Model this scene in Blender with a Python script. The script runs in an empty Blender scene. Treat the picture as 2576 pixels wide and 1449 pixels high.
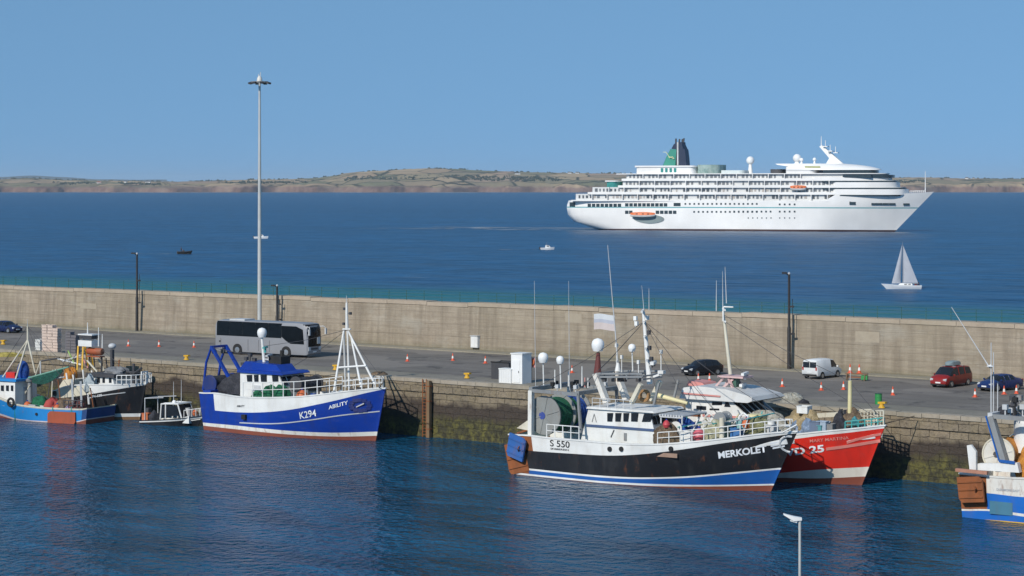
import bpy, bmesh, math, random
from mathutils import Vector, Matrix
R = math.radians
rnd = random.Random(7)
C = bpy.context.scene.collection
SC = bpy.context.scene

# ------------------------------------------------------------------ survey: measured view of the place -> metres
FL, HX, HY, CZ = 5500.0, 1288.0, 467.0, 23.5       # focal length and horizon of the view, eye height over water
QZ = 5.2                                           # quay deck height
def G(px, py, z=0.0):                              # point of a horizontal plane
    Y = FL * (CZ - z) / (py - HY)
    return Vector(((px - HX) * Y / FL, Y, z))
def AT(px, py, Y):
    return Vector(((px - HX) * Y / FL, Y, CZ + (HY - py) * Y / FL))
def cv(a, b, k): return lambda x, y: (a + k * x, b + k * y)
A_ = cv(0, 737.9, .27778); B_ = cv(469.6, 737.9, .27778); C_ = cv(1207.5, 771.5, .32407); E_ = cv(1610, 771.5, .34722)
G_ = cv(0, 771.5, .20833); H_ = cv(1442.3, 570.2, .30101); I_ = cv(1663.7, 939.2, .22916); F_ = cv(939.1, 737.9, .25466)
S1 = cv(1395.3, 335.4, .20052); S2 = cv(1844.8, 335.4, .20833); R3 = cv(2146.7, 570.2, .30087); R4 = cv(2213.7, 939.2, .3517)
D_ = lambda x, y: (x, y)
class Fr:                                          # a thing's own frame: x ahead, y to port, z up from the water
    def __init__(s, o, deg):
        s.o = Vector((o[0], o[1], 0)); s.a = R(deg)
        s.u = Vector((math.cos(s.a), math.sin(s.a), 0)); s.v = Vector((-math.sin(s.a), math.cos(s.a), 0))
        s.z0 = o[2] if len(o) > 2 else 0.0
    def p(s, q, yl=0.0):
        d = Vector(((q[0] - HX) / FL, 1, 0))
        Y = (yl + s.o.dot(s.v)) / d.dot(s.v)
        P = d * Y
        return Vector(((P - s.o).dot(s.u), yl, CZ + Y * (HY - q[1]) / FL - s.z0))
    def g(s, q, z):
        P = G(q[0], q[1], z + s.z0)
        return Vector(((P - s.o).dot(s.u), (P - s.o).dot(s.v), z))
    def w(s, l): return s.o + s.u * l[0] + s.v * l[1] + Vector((0, 0, s.z0 + l[2]))

# ------------------------------------------------------------------ materials
MATS = {}
def newmat(name):
    m = bpy.data.materials.new(name); m.use_nodes = True
    nt = m.node_tree; b = nt.nodes['Principled BSDF']
    return m, nt, b
def N(nt, t, **kw):
    n = nt.nodes.new(t)
    for k, v in kw.items(): setattr(n, k, v)
    return n
def ramp(nt, src, stops):
    r = N(nt, 'ShaderNodeValToRGB'); e = r.color_ramp.elements
    while len(e) < len(stops): e.new(.5)
    for el, (p, c) in zip(e, stops):
        el.position = p; el.color = (c, c, c, 1) if not hasattr(c, '__len__') else (*c[:3], 1)
    nt.links.new(src, r.inputs[0]); return r.outputs[0]
def noise(nt, vec, scale, detail=4, rough=.55, sc=None):
    if sc:
        mp = N(nt, 'ShaderNodeMapping'); mp.inputs['Scale'].default_value = sc
        nt.links.new(vec, mp.inputs[0]); vec = mp.outputs[0]
    n = N(nt, 'ShaderNodeTexNoise'); n.inputs['Scale'].default_value = scale
    n.inputs['Detail'].default_value = detail; n.inputs['Roughness'].default_value = rough
    nt.links.new(vec, n.inputs['Vector']); return n.outputs['Fac']
def mix(nt, f, a, b, bt='MIX'):
    n = N(nt, 'ShaderNodeMix', data_type='RGBA', blend_type=bt)
    for i, v in ((0, f), (6, a), (7, b)):
        if hasattr(v, 'is_linked') or isinstance(v, bpy.types.NodeSocket): nt.links.new(v, n.inputs[i])
        elif i == 0: n.inputs[0].default_value = v
        else: n.inputs[i].default_value = (*v[:3], 1)
    return n.outputs[2]
def mmath(nt, op, a, b=None, c=None):
    n = N(nt, 'ShaderNodeMath', operation=op)
    for i, v in enumerate((a, b, c)):
        if v is None: continue
        if isinstance(v, bpy.types.NodeSocket): nt.links.new(v, n.inputs[i])
        else: n.inputs[i].default_value = v
    return n.outputs[0]
def coord(nt, which='Object'): return N(nt, 'ShaderNodeTexCoord').outputs[which]
def bump(nt, b, h, st=.3, d=.05):
    n = N(nt, 'ShaderNodeBump'); n.inputs['Strength'].default_value = st; n.inputs['Distance'].default_value = d
    nt.links.new(h, n.inputs['Height']); nt.links.new(n.outputs[0], b.inputs['Normal'])
def paint(name, col, rough=.45, dirt=.3, dcol=(.12, .09, .06), rust=0.0, metal=0.0, scale=1.0, spec=.5):
    if name in MATS: return MATS[name]
    m, nt, b = newmat(name); co = coord(nt)
    n1 = noise(nt, co, 1.1 * scale, 5, .6, (1, 1, .22)); n2 = noise(nt, co, .35 * scale, 3)
    c = mix(nt, ramp(nt, n2, [(.3, 0), (.75, 1)]), [x * .86 for x in col], [min(1, x * 1.08) for x in col])
    if dirt: c = mix(nt, mmath(nt, 'MULTIPLY', ramp(nt, n1, [(.48, 0), (.75, 1)]), dirt), c, dcol)
    if not rust and dirt >= .25:
        n5 = noise(nt, co, 1.3 * scale, 5, .65, (.25, 1, 1.6)); c = mix(nt, mmath(nt, 'MULTIPLY', ramp(nt, n5, [(.56, 0), (.7, 1)]), dirt * .7), c, [x * .6 + .06 for x in col])
    if rust:
        n3 = noise(nt, co, 1.9 * scale, 6, .7, (1, 1, .35))
        c = mix(nt, mmath(nt, 'MULTIPLY', ramp(nt, n3, [(.6 - .12 * rust, 0), (.72, 1)]), min(1, .45 + rust * .5)), c, (.20, .065, .02))
    nt.links.new(c, b.inputs['Base Color'])
    b.inputs['Metallic'].default_value = metal; b.inputs['Specular IOR Level'].default_value = spec
    nt.links.new(mmath(nt, 'MULTIPLY_ADD', n1, .25, rough - .1), b.inputs['Roughness'])
    if scale == 1.0 and dirt >= .2: bump(nt, b, mmath(nt, 'ADD', noise(nt, co, .9, 2, .5), mmath(nt, 'MULTIPLY', noise(nt, co, 6, 2), .06)), .35, .12)
    MATS[name] = m; return m
def glass(name, col=(.010, .012, .015), rough=.12):
    if name in MATS: return MATS[name]
    m, nt, b = newmat(name); co = coord(nt)
    nt.links.new(mix(nt, noise(nt, co, 1.3, 2), col, [x * 2.2 for x in col]), b.inputs['Base Color'])
    b.inputs['Roughness'].default_value = rough; b.inputs['Specular IOR Level'].default_value = .3; MATS[name] = m; return m
def netmat(name, c1, c2, scale=9):
    if name in MATS: return MATS[name]
    m, nt, b = newmat(name); co = coord(nt)
    n1 = noise(nt, co, scale, 5, .7); n2 = noise(nt, co, scale * .22, 3)
    c = mix(nt, ramp(nt, n1, [(.35, 0), (.65, 1)]), c1, c2)
    c = mix(nt, mmath(nt, 'MULTIPLY', ramp(nt, n2, [(.4, 0), (.6, 1)]), .5), c, [x * .35 for x in c1])
    nt.links.new(c, b.inputs['Base Color']); b.inputs['Roughness'].default_value = .9
    bump(nt, b, n1, .9, .15); MATS[name] = m; return m
WHITE = paint('white_paint', (.74, .74, .71), .5, .3, (.35, .28, .19))
CLEAN = paint('clean_white_paint', (.80, .80, .78), .45, .1, (.5, .48, .44))
CREAM = paint('cream_paint', (.62, .58, .46), .55, .35, (.3, .22, .12), .2)
RUSTYW = paint('rust_streaked_white', (.7, .68, .62), .55, .45, (.36, .2, .09), .55)
BLUE = paint('trawler_blue', (.005, .038, .29), .35, .5, (.02, .03, .12))
LBLUE = paint('mid_blue', (.012, .10, .36), .4, .3, (.05, .08, .16))
TURQ = paint('turquoise_blue', (.015, .22, .55), .45, .35, (.03, .12, .26), .15)
RED = paint('red_paint', (.66, .026, .012), .4, .4, (.25, .02, .015))
BLACK = paint('black_paint', (.012, .012, .014), .45, .5, (.035, .034, .034), .12)
ANTI = paint('antifouling_red', (.22, .055, .030), .7, .5, (.12, .07, .04))
ANTIB = paint('antifouling_brown', (.20, .11, .05), .75, .5, (.09, .08, .04))
RUST = paint('rusty_steel', (.27, .085, .025), .85, .6, (.05, .03, .02), .6)
GREY = paint('grey_steel', (.27, .28, .28), .5, .4, (.12, .09, .06), .1, .2)
LGREY = paint('light_grey_paint', (.52, .53, .53), .5, .3, (.25, .2, .15))
DGREY = paint('dark_grey_gear', (.05, .05, .055), .6, .3, (.12, .09, .06))
ORANGE = paint('orange_plastic', (.58, .13, .035), .5, .25)
YELLOW = paint('yellow_paint', (.70, .40, .02), .5, .35, (.25, .12, .03), .2)
PALEY = paint('pale_yellow_paint', (.68, .60, .33), .5, .3, (.3, .22, .1))
GREEN = paint('green_plastic', (.02, .26, .06), .5, .25)
TEAL = paint('teal_paint', (.05, .35, .33), .45, .15)
PINK = paint('faded_red_paint', (.60, .24, .21), .5, .25, (.5, .4, .36))
TIMBER = paint('worn_timber', (.20, .13, .07), .85, .6, (.05, .04, .03))
DECK = paint('worn_deck_paint', (.16, .17, .15), .8, .6, (.2, .1, .05), .2)
GDECK = paint('green_deck_paint', (.07, .2, .13), .75, .5, (.12, .1, .06))
RUBBER = paint('black_rubber', (.014, .014, .014), .8, .3, (.06, .05, .04))
CHROME = paint('alloy_metal', (.5, .5, .5), .3, .1, (.1, .1, .1), 0, .8)
GLASS = glass('dark_glass'); TGLASS = glass('green_tint_glass', (.03, .16, .14), .15)
NETG = netmat('green_net', (.006, .10, .045), (.016, .19, .085)); NETK = netmat('dark_net', (.018, .02, .03), (.07, .07, .08))
NETB = netmat('blue_net', (.01, .05, .26), (.03, .12, .45)); NETO = netmat('orange_net', (.55, .18, .02), (.72, .34, .06))
NETW = netmat('pale_net', (.3, .28, .22), (.6, .58, .5)); NETBR = netmat('brown_net', (.09, .06, .04), (.28, .2, .12))
LETW = paint('white_lettering', (.78, .80, .82), .5, .15, (.4, .4, .4)); LETK = paint('black_lettering', (.02, .02, .02), .5, .1)
LETP = paint('pink_lettering', (.68, .22, .18), .5, .15)

# ------------------------------------------------------------------ mesh builder
class MB:
    def __init__(s): s.bm = bmesh.new(); s.mi = 0
    def add(s, vs, fs):
        bv = [s.bm.verts.new(v) for v in vs]; out = []
        for f in fs:
            try:
                fc = s.bm.faces.new([bv[i] for i in f]); fc.material_index = s.mi; out.append(fc)
            except ValueError: pass
        return bv, out
    def hexa(s, p):                                # 4 bottom, 4 top (same turning sense)
        s.add(p, [(3, 2, 1, 0), (4, 5, 6, 7), (0, 1, 5, 4), (1, 2, 6, 5), (2, 3, 7, 6), (3, 0, 4, 7)]); return s
    def box(s, c, d, rz=0.0, ry=0.0, rx=0.0):
        M = Matrix.Translation(c) @ Matrix.Rotation(rz, 4, 'Z') @ Matrix.Rotation(ry, 4, 'Y') @ Matrix.Rotation(rx, 4, 'X')
        x, y, z = d[0] / 2, d[1] / 2, d[2] / 2
        return s.hexa([M @ Vector(q) for q in ((-x, -y, -z), (x, -y, -z), (x, y, -z), (-x, y, -z), (-x, -y, z), (x, -y, z), (x, y, z), (-x, y, z))])
    def frame(s, p, q):
        d = (Vector(q) - Vector(p)); L = d.length or 1e-6; d = d / L
        a = d.cross(Vector((0, 0, 1)));
        if a.length < 1e-3: a = Vector((1, 0, 0))
        a.normalize(); return d, a, d.cross(a) * -1
    def bar(s, p, q, w, h=None):
        h = h or w; p, q = Vector(p), Vector(q); d, a, b = s.frame(p, q); a = a * w / 2; b = b * h / 2
        return s.hexa([p - a - b, p + a - b, p + a + b, p - a + b, q - a - b, q + a - b, q + a + b, q - a + b])
    def tube(s, p, q, r, r2=None, n=8):
        r2 = r if r2 is None else r2; p, q = Vector(p), Vector(q); d, a, b = s.frame(p, q)
        vs = [c + (a * math.cos(2 * math.pi * i / n) + b * math.sin(2 * math.pi * i / n)) * rr for c, rr in ((p, r), (q, r2)) for i in range(n)]
        s.add(vs, [(i, (i + 1) % n, n + (i + 1) % n, n + i) for i in range(n)] + [tuple(range(n - 1, -1, -1)), tuple(range(n, 2 * n))]); return s
    def path(s, pts, r, n=6):
        for a, b in zip(pts, pts[1:]): s.tube(a, b, r, n=n)
        return s
    def lathe(s, c, prof, n=16, axis='z', M=None):     # prof: (radius, height)
        c = Vector(c); vs = []; k = len(prof)
        for i in range(n):
            a = 2 * math.pi * i / n; ca, sa = math.cos(a), math.sin(a)
            for r, h in prof:
                r = max(r, 1e-4)
                v = Vector((r * ca, r * sa, h)) if axis == 'z' else Vector((r * ca, h, r * sa)) if axis == 'y' else Vector((h, r * ca, r * sa))
                vs.append(c + (M @ v if M else v))
        fs = [(i * k + j, ((i + 1) % n) * k + j, ((i + 1) % n) * k + j + 1, i * k + j + 1) for i in range(n) for j in range(k - 1)]
        s.add(vs, fs); return s
    def sphere(s, c, r, n=14, sq=1.0):
        m = n // 2 + 1
        return s.lathe(c, [(r * math.sin(math.pi * i / m), -r * sq * math.cos(math.pi * i / m)) for i in range(m + 1)], n)
    def cyl(s, c, r, y0, y1, n=18, axis='y'):
        return s.lathe(c, [(0, y0), (r, y0), (r, y1), (0, y1)], n, axis)
    def prism(s, out, y0, y1, tw=1.0, k=None):         # (x,z) outline run from y0 to y1
        n = len(out)
        vs = [Vector((a, y0, b)) for a, b in out] + [Vector((a, y1, b)) for a, b in out]
        s.add(vs, [tuple(range(n)), tuple(range(2 * n - 1, n - 1, -1))] + [(i, n + i, n + (i + 1) % n, (i + 1) % n) for i in range(n)]); return s
    def loft(s, secs, cap=True, closed=True):
        n = len(secs[0]); vs = [Vector(v) for q in secs for v in q]; m = n if closed else n - 1
        fs = [(k * n + i, k * n + (i + 1) % n, (k + 1) * n + (i + 1) % n, (k + 1) * n + i) for k in range(len(secs) - 1) for i in range(m)]
        if cap: fs += [tuple(range(n - 1, -1, -1)), tuple(range((len(secs) - 1) * n, len(secs) * n))]
        s.add(vs, fs); return s
    def heap(s, c, d, seed=0, n=20, m=8, amp=.3):       # lumpy pile
        r = random.Random(seed); ph = [r.uniform(0, 6.28) for _ in range(6)]; c = Vector(c); secs = []
        for j in range(m + 1):
            t = j / m; rr = math.cos(t * math.pi / 2) ** .55 if j < m else .02; q = []
            for i in range(n):
                a = 2 * math.pi * i / n
                w = 1 + amp * (.5 * math.sin(3 * a + ph[0] + 4 * t) + .4 * math.sin(5 * a + ph[1] - 3 * t) + .3 * math.sin(9 * a + ph[2] + 7 * t)) + r.uniform(-.08, .08)
                q.append(c + Vector((d[0] / 2 * rr * w * math.cos(a), d[1] / 2 * rr * w * math.sin(a), d[2] * (math.sin(t * math.pi / 2) * (1 + .2 * math.sin(2 * a + ph[3])) + r.uniform(-.04, .04)))))
            secs.append(q)
        return s.loft(secs)
    def build(s, name, mats, parent=None, ang=38, merge=True):
        bm = s.bm
        bmesh.ops.recalc_face_normals(bm, faces=bm.faces)
        ca = math.cos(R(ang))
        for f in bm.faces: f.smooth = True
        for e in bm.edges:
            if len(e.link_faces) != 2 or e.link_faces[0].normal.dot(e.link_faces[1].normal) < ca: e.smooth = False
        me = bpy.data.meshes.new(name); bm.to_mesh(me); bm.free()
        for m in (mats if isinstance(mats, (list, tuple)) else [mats]): me.materials.append(m)
        o = bpy.data.objects.new(name, me); C.objects.link(o)
        if parent: o.parent = parent
        return o
def tag(o, label=None, cat=None, group=None, kind=None):
    if label: o['label'] = label
    if cat: o['category'] = cat
    if group: o['group'] = group
    if kind: o['kind'] = kind
    return o
def root(name, label, cat, fr=None, group=None, loc=None, rz=0.0):
    o = bpy.data.objects.new(name, None); C.objects.link(o); o.empty_display_size = .3
    if fr: o.location = (fr.o.x, fr.o.y, fr.z0); o.rotation_euler.z = fr.a
    else: o.location = loc; o.rotation_euler.z = rz
    return tag(o, label, cat, group)
def place(o, fr):                                   # a loose one-mesh thing drawn in a boat's frame
    o.location = (fr.o.x, fr.o.y, fr.z0); o.rotation_euler.z = fr.a; return o
def rebase(o):                                      # origin to the bottom centre of its own mesh
    vs = o.data.vertices; n = len(vs)
    c = Vector((sum(v.co.x for v in vs) / n, sum(v.co.y for v in vs) / n, min(v.co.z for v in vs)))
    o.data.transform(Matrix.Translation(-c)); o.location = Vector(o.location) + Matrix.Rotation(o.rotation_euler.z, 3, 'Z') @ c; return o
def copy_tree(o, parent=None):
    c = o.copy(); C.objects.link(c)
    if parent: c.parent = parent
    for ch in [k for k in bpy.data.objects if k.parent is o]: copy_tree(ch, c)
    return c
def lerp(a, b, t): return a + (b - a) * t
def clamp(x, a=0.0, b=1.0): return max(a, min(b, x))
def interp(pts, x):                                 # smooth curve through sorted points
    if x <= pts[0][0]: return pts[0][1]
    if x >= pts[-1][0]: return pts[-1][1]
    for i in range(len(pts) - 1):
        if x <= pts[i + 1][0]:
            x0, y0 = pts[i]; x1, y1 = pts[i + 1]; h = x1 - x0; t = (x - x0) / h
            def sl(k):
                if k <= 0 or k >= len(pts) - 1:
                    k0 = max(0, min(k, len(pts) - 2)); return (pts[k0 + 1][1] - pts[k0][1]) / (pts[k0 + 1][0] - pts[k0][0])
                return (pts[k + 1][1] - pts[k - 1][1]) / (pts[k + 1][0] - pts[k - 1][0])
            m0, m1 = sl(i), sl(i + 1)
            return y0 * (2 * t**3 - 3 * t * t + 1) + m0 * h * (t**3 - 2 * t * t + t) + y1 * (3 * t * t - 2 * t**3) + m1 * h * (t**3 - t * t)

# ------------------------------------------------------------------ hulls
class Hull:
    def __init__(s, fr, B, ns, bow, xst, sheer, bands, zref, sw=.86, full=.5, fullw=.35, stern_round=0.0, xaf=None):
        s.fr, s.B, s.ns, s.zref, s.sw, s.full, s.fullw, s.sr = fr, B, ns, zref, sw, full, fullw, stern_round
        b = bow if len(bow) == 3 else fr.p(bow, 0); s.xb, s.zb = b[0], b[2]
        s.xst = xst; s.xaf = xaf
        s.sheer = s.line(sheer); s.bands = [(s.line(l) if l else None, m) for l, m in bands]   # bottom to top, each band's upper edge
    def xa(s, z): return s.xaf(z) if s.xaf else lerp(s.xst[0], s.xst[1], clamp(z / s.zref, 0, 1.6))
    def xf(s, z): return s.xb * (clamp(z / s.zb, -.3, 1.2))
    def shp(s, t, f, pw):
        r = lerp(s.sw, 1, clamp(t / .35) ** .8) if t < .35 else 1
        if s.sr and t < s.sr: r *= lerp(.0, 1, math.sqrt(max(0, 1 - (1 - t / s.sr) ** 2))) * .75 + .25
        if t > f: r = max(0, 1 - ((t - f) / (1 - f)) ** pw)
        return r * s.B / 2
    def b(s, t, z):
        t = clamp(t); bd = s.shp(t, s.full, 2.3); bw = s.shp(t, s.fullw, 1.75) * .97
        return max(.05, lerp(bw, bd, clamp(z / s.zref) ** .8))
    def t(s, x, z): a, f = s.xa(z), s.xf(z); return clamp((x - a) / (f - a))
    def y(s, x, z): return s.ns * s.b(s.t(x, z), z)
    def q(s, px, off=0.0):                          # a mark of the near side seen at px -> local point
        y = s.ns * s.B / 2
        for _ in range(6):
            p = s.fr.p(px, y); y = s.y(p.x, p.z) + s.ns * off
        return s.fr.p(px, y)
    def line(s, pts):
        out = []
        for px in pts:
            p = s.q(px); out.append((s.t(p.x, p.z), p.z))
        out.sort(); return [out[0]] + [o for i, o in enumerate(out[1:]) if o[0] - out[i][0] > 1e-3]
    def zs(s, t): return interp(s.sheer, t)
    def pt(s, t, z, side): a, f = s.xa(z), s.xf(z); return Vector((lerp(a, f, t), side * s.b(t, z), z))
    def mesh(s, root, mats, capm, deckm, bul=.9, ns_=40, sub=2, cap=(.2, .1), capname='cap_rail', capt=0.0):
        ts = [1 - (1 - i / ns_) ** 1.35 for i in range(ns_ + 1)]
        nb = len(s.bands)
        def zrows(t):
            rows = [(-.8, 0)]; z = -.8
            for k, (l, m) in enumerate(s.bands):
                zt = s.zs(t) if l is None else min(interp(l, t), s.zs(t))
                zt = max(zt, z + .001)
                for j in range(1, sub + 1): rows.append((lerp(z, zt, j / sub), k))
                z = zt
            return rows
        mb = MB(); bm = mb.bm; cols = {}
        for side in (-1, 1):
            for i, t in enumerate(ts):
                cols[side, i] = [bm.verts.new(s.pt(t, z, side)) for z, k in zrows(t)]
        ks = [k for z, k in zrows(.5)]
        def face(v, m):
            try: f = bm.faces.new(v); f.material_index = m
            except ValueError: pass
        for side in (-1, 1):
            for i in range(ns_):
                for j in range(len(ks) - 1):
                    mm = s.bands[ks[j + 1]][1]
                    face([cols[side, i][j], cols[side, i + 1][j], cols[side, i + 1][j + 1], cols[side, i][j + 1]], mm(ts[i]) if callable(mm) else mm)
        for j in range(len(ks) - 1):                 # transom and stem
            mm = s.bands[ks[j + 1]][1]
            face([cols[-1, 0][j], cols[1, 0][j], cols[1, 0][j + 1], cols[-1, 0][j + 1]], mm(0) if callable(mm) else mm)
            face([cols[-1, ns_][j], cols[1, ns_][j], cols[1, ns_][j + 1], cols[-1, ns_][j + 1]], mm(1) if callable(mm) else mm)
        inn = {}
        for side in (-1, 1):
            for i, t in enumerate(ts):
                z = s.zs(t); p = s.pt(t, z, side); yy = max(0, abs(p.y) - .14) * side; x = p.x - (.25 if t > .97 else 0) + (.14 if t == 0 else 0)
                zd = z - bul
                inn[side, i] = [bm.verts.new((x, yy, z - .002)), bm.verts.new((x, yy * .97, zd))]
        for side in (-1, 1):
            for i in range(ns_):
                face([cols[side, i][-1], cols[side, i + 1][-1], inn[side, i + 1][0], inn[side, i][0]], s.bands[-1][1] if not callable(s.bands[-1][1]) else s.bands[-1][1](.5))
                face([inn[side, i][0], inn[side, i + 1][0], inn[side, i + 1][1], inn[side, i][1]], s.bands[-1][1] if not callable(s.bands[-1][1]) else s.bands[-1][1](.5))
        face([inn[-1, 0][0], inn[1, 0][0], inn[1, 0][1], inn[-1, 0][1]], s.bands[-1][1] if not callable(s.bands[-1][1]) else s.bands[-1][1](.5))
        nm = len(mats)
        for i in range(ns_): face([inn[-1, i][1], inn[-1, i + 1][1], inn[1, i + 1][1], inn[1, i][1]], nm)
        h = mb.build('hull', list(mats) + [deckm], root)
        if cap:
            cm = MB()
            for side in (-1, 1):
                secs = []
                for i, t in enumerate(ts):
                    if t < capt: continue
                    z = s.zs(t); p = s.pt(t, z, side); w = cap[0]
                    yo = (abs(p.y) + .05) * side; yi = max(.01, abs(p.y) - w) * side; x = p.x + (.06 if t == 1 else 0)
                    secs.append([(x, yo, z - cap[1] * .5), (x, yo, z + cap[1] * .6), (x, yi, z + cap[1] * .6), (x, yi, z - cap[1] * .5)])
                cm.loft(secs)
            cm.build(capname, capm, root)
        return h
    def text(s, root, txt, p0, p1, hpx, mat, name='lettering', off=.03, bold=.012):
        a, b_ = s.q(p0), s.q(p1)
        if s.ns > 0: pass
        Hm = s.q((p0[0], p0[1] - hpx)).z - a.z
        cu = bpy.data.curves.new('t', 'FONT'); cu.body = txt; cu.size = 1; cu.offset = bold; cu.fill_mode = 'FRONT'
        to = bpy.data.objects.new('t', cu); C.objects.link(to)
        dg = bpy.context.evaluated_depsgraph_get(); dg.update()
        me = bpy.data.meshes.new_from_object(to.evaluated_get(dg)); bpy.data.objects.remove(to)
        xs = [v.co.x for v in me.vertices]; ys = [v.co.y for v in me.vertices]
        x0, x1, y0, y1 = min(xs), max(xs), min(ys), max(ys)
        for v in me.vertices:
            fx = (v.co.x - x0) / (x1 - x0); fy = (v.co.y - y0) / (y1 - y0)
            x = lerp(a.x, b_.x, fx); z = lerp(a.z, b_.z, fx) + fy * Hm
            v.co = Vector((x, s.y(x, z) + s.ns * off, z))
        me.materials.append(mat); me.name = name
        o = bpy.data.objects.new(name, me); C.objects.link(o); o.parent = root; return o
    def strip(s, root, pts, w, mat, name, off=.04, thick=.06):    # moulding that follows the side
        mb = MB(); secs = []
        P = [s.q(p) for p in pts]; L = [(p.x, p.z) for p in P]
        if L[0][0] > L[-1][0]: L.reverse()
        n = 24
        for i in range(n + 1):
            x = lerp(L[0][0], L[-1][0], i / n); z = interp(L, x)
            y0 = s.y(x, z - w / 2); y1 = s.y(x, z + w / 2); k = s.ns
            secs.append([(x, y0 + k * off, z - w / 2), (x, y1 + k * off, z + w / 2), (x, y1 - k * .05, z + w / 2), (x, y0 - k * .05, z - w / 2)])
        mb.loft(secs); return mb.build(name, mat, root)
def rail(root, pts, h, n, r=.03, mids=1, mat=None, name='railing'):
    mb = MB(); L = [0]
    for a, b in zip(pts, pts[1:]): L.append(L[-1] + (Vector(b) - Vector(a)).length)
    def at(d):
        for i in range(len(pts) - 1):
            if d <= L[i + 1] + 1e-6: return Vector(pts[i]).lerp(Vector(pts[i + 1]), (d - L[i]) / (L[i + 1] - L[i] + 1e-9))
        return Vector(pts[-1])
    up = Vector((0, 0, h))
    for k in range(mids + 1):
        mb.path([Vector(p) + up * ((k + 1) / (mids + 1)) for p in pts], r if k == mids else r * .8)
    for i in range(n + 1):
        p = at(L[-1] * i / n); mb.tube(p, p + up, r)
    return mb.build(name, mat or WHITE, root)
def pane(root, fr, px, yl, ns, mat=GLASS, th=.05, name='window', frame=None):   # a window seen as the corner list px, on the plane y = yl
    P = [fr.p(q, yl) for q in px]
    mb = MB(); mb.prism([(p.x, p.z) for p in P], yl - ns * .03, yl + ns * th)
    return mb.build(name, mat, root)
def quad4(x0, y0, x1, y1, sl=0): return [(x0, y1), (x1, y1), (x1 + sl, y0), (x0 + sl, y0)]
def wheelhouse(root, fr, out, yl, ns, mat, name='wheelhouse', taper=None):
    P = [fr.p(q, yl) for q in out]; mb = MB()
    mb.prism([(p.x, p.z) for p in P], yl, -yl if taper is None else taper)
    return mb.build(name, mat, root), P
def whip(root, a, b, r=.035, mat=None, name='whip_antenna'):
    mb = MB(); mb.tube(a, Vector(a).lerp(Vector(b), .45), r, r * .8, 6); mb.tube(Vector(a).lerp(Vector(b), .45), b, r * .8, r * .45, 6)
    return mb.build(name, mat or LGREY, root)
def stay(root, a, b, r=.022):
    mb = MB(); a, b = Vector(a), Vector(b); m = a.lerp(b, .5) - Vector((0, 0, (a - b).length * .02)); mb.path([a, m, b], r, 5); return mb.build('rigging_wire', DGREY, root)
def radome(root, c, r, base=None, mat=None, pr=.06, name='radome'):
    mb = MB(); c = Vector(c); mb.lathe(c, [(0, -r), (r * .72, -r), (r * .95, -r * .45), (r, .05 * r), (r * .9, r * .5), (r * .6, r * .85), (0, r * 1.02)], 18)
    o = mb.build(name, mat or CLEAN, root)
    if base is not None:
        MB().tube(base, c - Vector((0, 0, r)), pr, pr * .8).build('antenna_pole', WHITE, root)
    return o

# ------------------------------------------------------------------ the setting
QA = -37.3
FQ = Fr((G(1288, 974.3, QZ)[0], G(1288, 974.3, QZ)[1]), QA)
TW = FQ.g((1288, 888.7), QZ).y                     # distance from quay edge to wall face
wl_, wr_ = FQ.p((0, 718), TW), FQ.p((2576, 815), TW)
def wall_top(s): return wl_.z + (wr_.z - wl_.z) * (s - wl_.x) / (wr_.x - wl_.x)
SL, SRR = -190.0, 150.0
def sheet(name, pts, z, m, kind='structure', fr=FQ, n=1):
    mb = MB(); mb.add([Vector((x, y, z)) for x, y in pts], [tuple(range(len(pts)))])
    o = mb.build(name, m); place(o, fr); return tag(o, kind=kind)

# water ----------------------------------------------------------
def water_mat(name, deep, rough, bsc, bst, spec, shallow=None, swell=2.2, chop=(.6, 1.25, 1)):
    m, nt, b = newmat(name); co = coord(nt)
    c = None
    big = noise(nt, co, .006, 3, .5, (.35, 1.6, 1)); mid = noise(nt, co, .11, 4, .65, (.45, 1.2, 1))
    c = mix(nt, ramp(nt, big, [(.3, 0), (.7, 1)]), [x * .82 for x in deep], [x * 1.15 for x in deep])
    c = mix(nt, mmath(nt, 'MULTIPLY', ramp(nt, mid, [(.42, 0), (.60, 1)]), .7), c, [x * .35 for x in deep])  # light and dark of the chop put into the colour as streaks
    c = mix(nt, mmath(nt, 'MULTIPLY', ramp(nt, noise(nt, co, .23, 3, .6, (.4, 1.2, 1)), [(.55, 0), (.72, 1)]), .5), c, [min(1, x * 2.2 + .012) for x in deep])
    if shallow:
        sep = N(nt, 'ShaderNodeSeparateXYZ'); nt.links.new(co, sep.inputs[0])
        wob = mmath(nt, 'MULTIPLY_ADD', noise(nt, co, .02, 3), 60, -30)
        t = mmath(nt, 'ADD', sep.outputs[1], wob)
        f = N(nt, 'ShaderNodeMapRange'); f.interpolation_type = 'SMOOTHSTEP'
        nt.links.new(t, f.inputs[0]); f.inputs[1].default_value = shallow[0]; f.inputs[2].default_value = shallow[1]
        f.inputs[3].default_value = 1; f.inputs[4].default_value = 0
        c = mix(nt, f.outputs[0], c, shallow[2])
    nt.links.new(c, b.inputs['Base Color'])
    b.inputs['Specular Tint'].default_value = (.55, .93, 1, 1)
    b.inputs['Roughness'].default_value = rough; b.inputs['IOR'].default_value = 1.33; b.inputs['Specular IOR Level'].default_value = spec
    w1 = noise(nt, co, bsc, 2, .5, chop); w2 = noise(nt, co, bsc * 2.7, 2, .5, chop); w3 = noise(nt, co, bsc * .22, 2, .5, (.8, 1.1, 1))
    h = mmath(nt, 'ADD', mmath(nt, 'MULTIPLY', w1, 1.0), mmath(nt, 'ADD', mmath(nt, 'MULTIPLY', w2, .34), mmath(nt, 'MULTIPLY', w3, swell)))
    bump(nt, b, h, 1.0, bst)
    return m
MID = TW + 1.0
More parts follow.
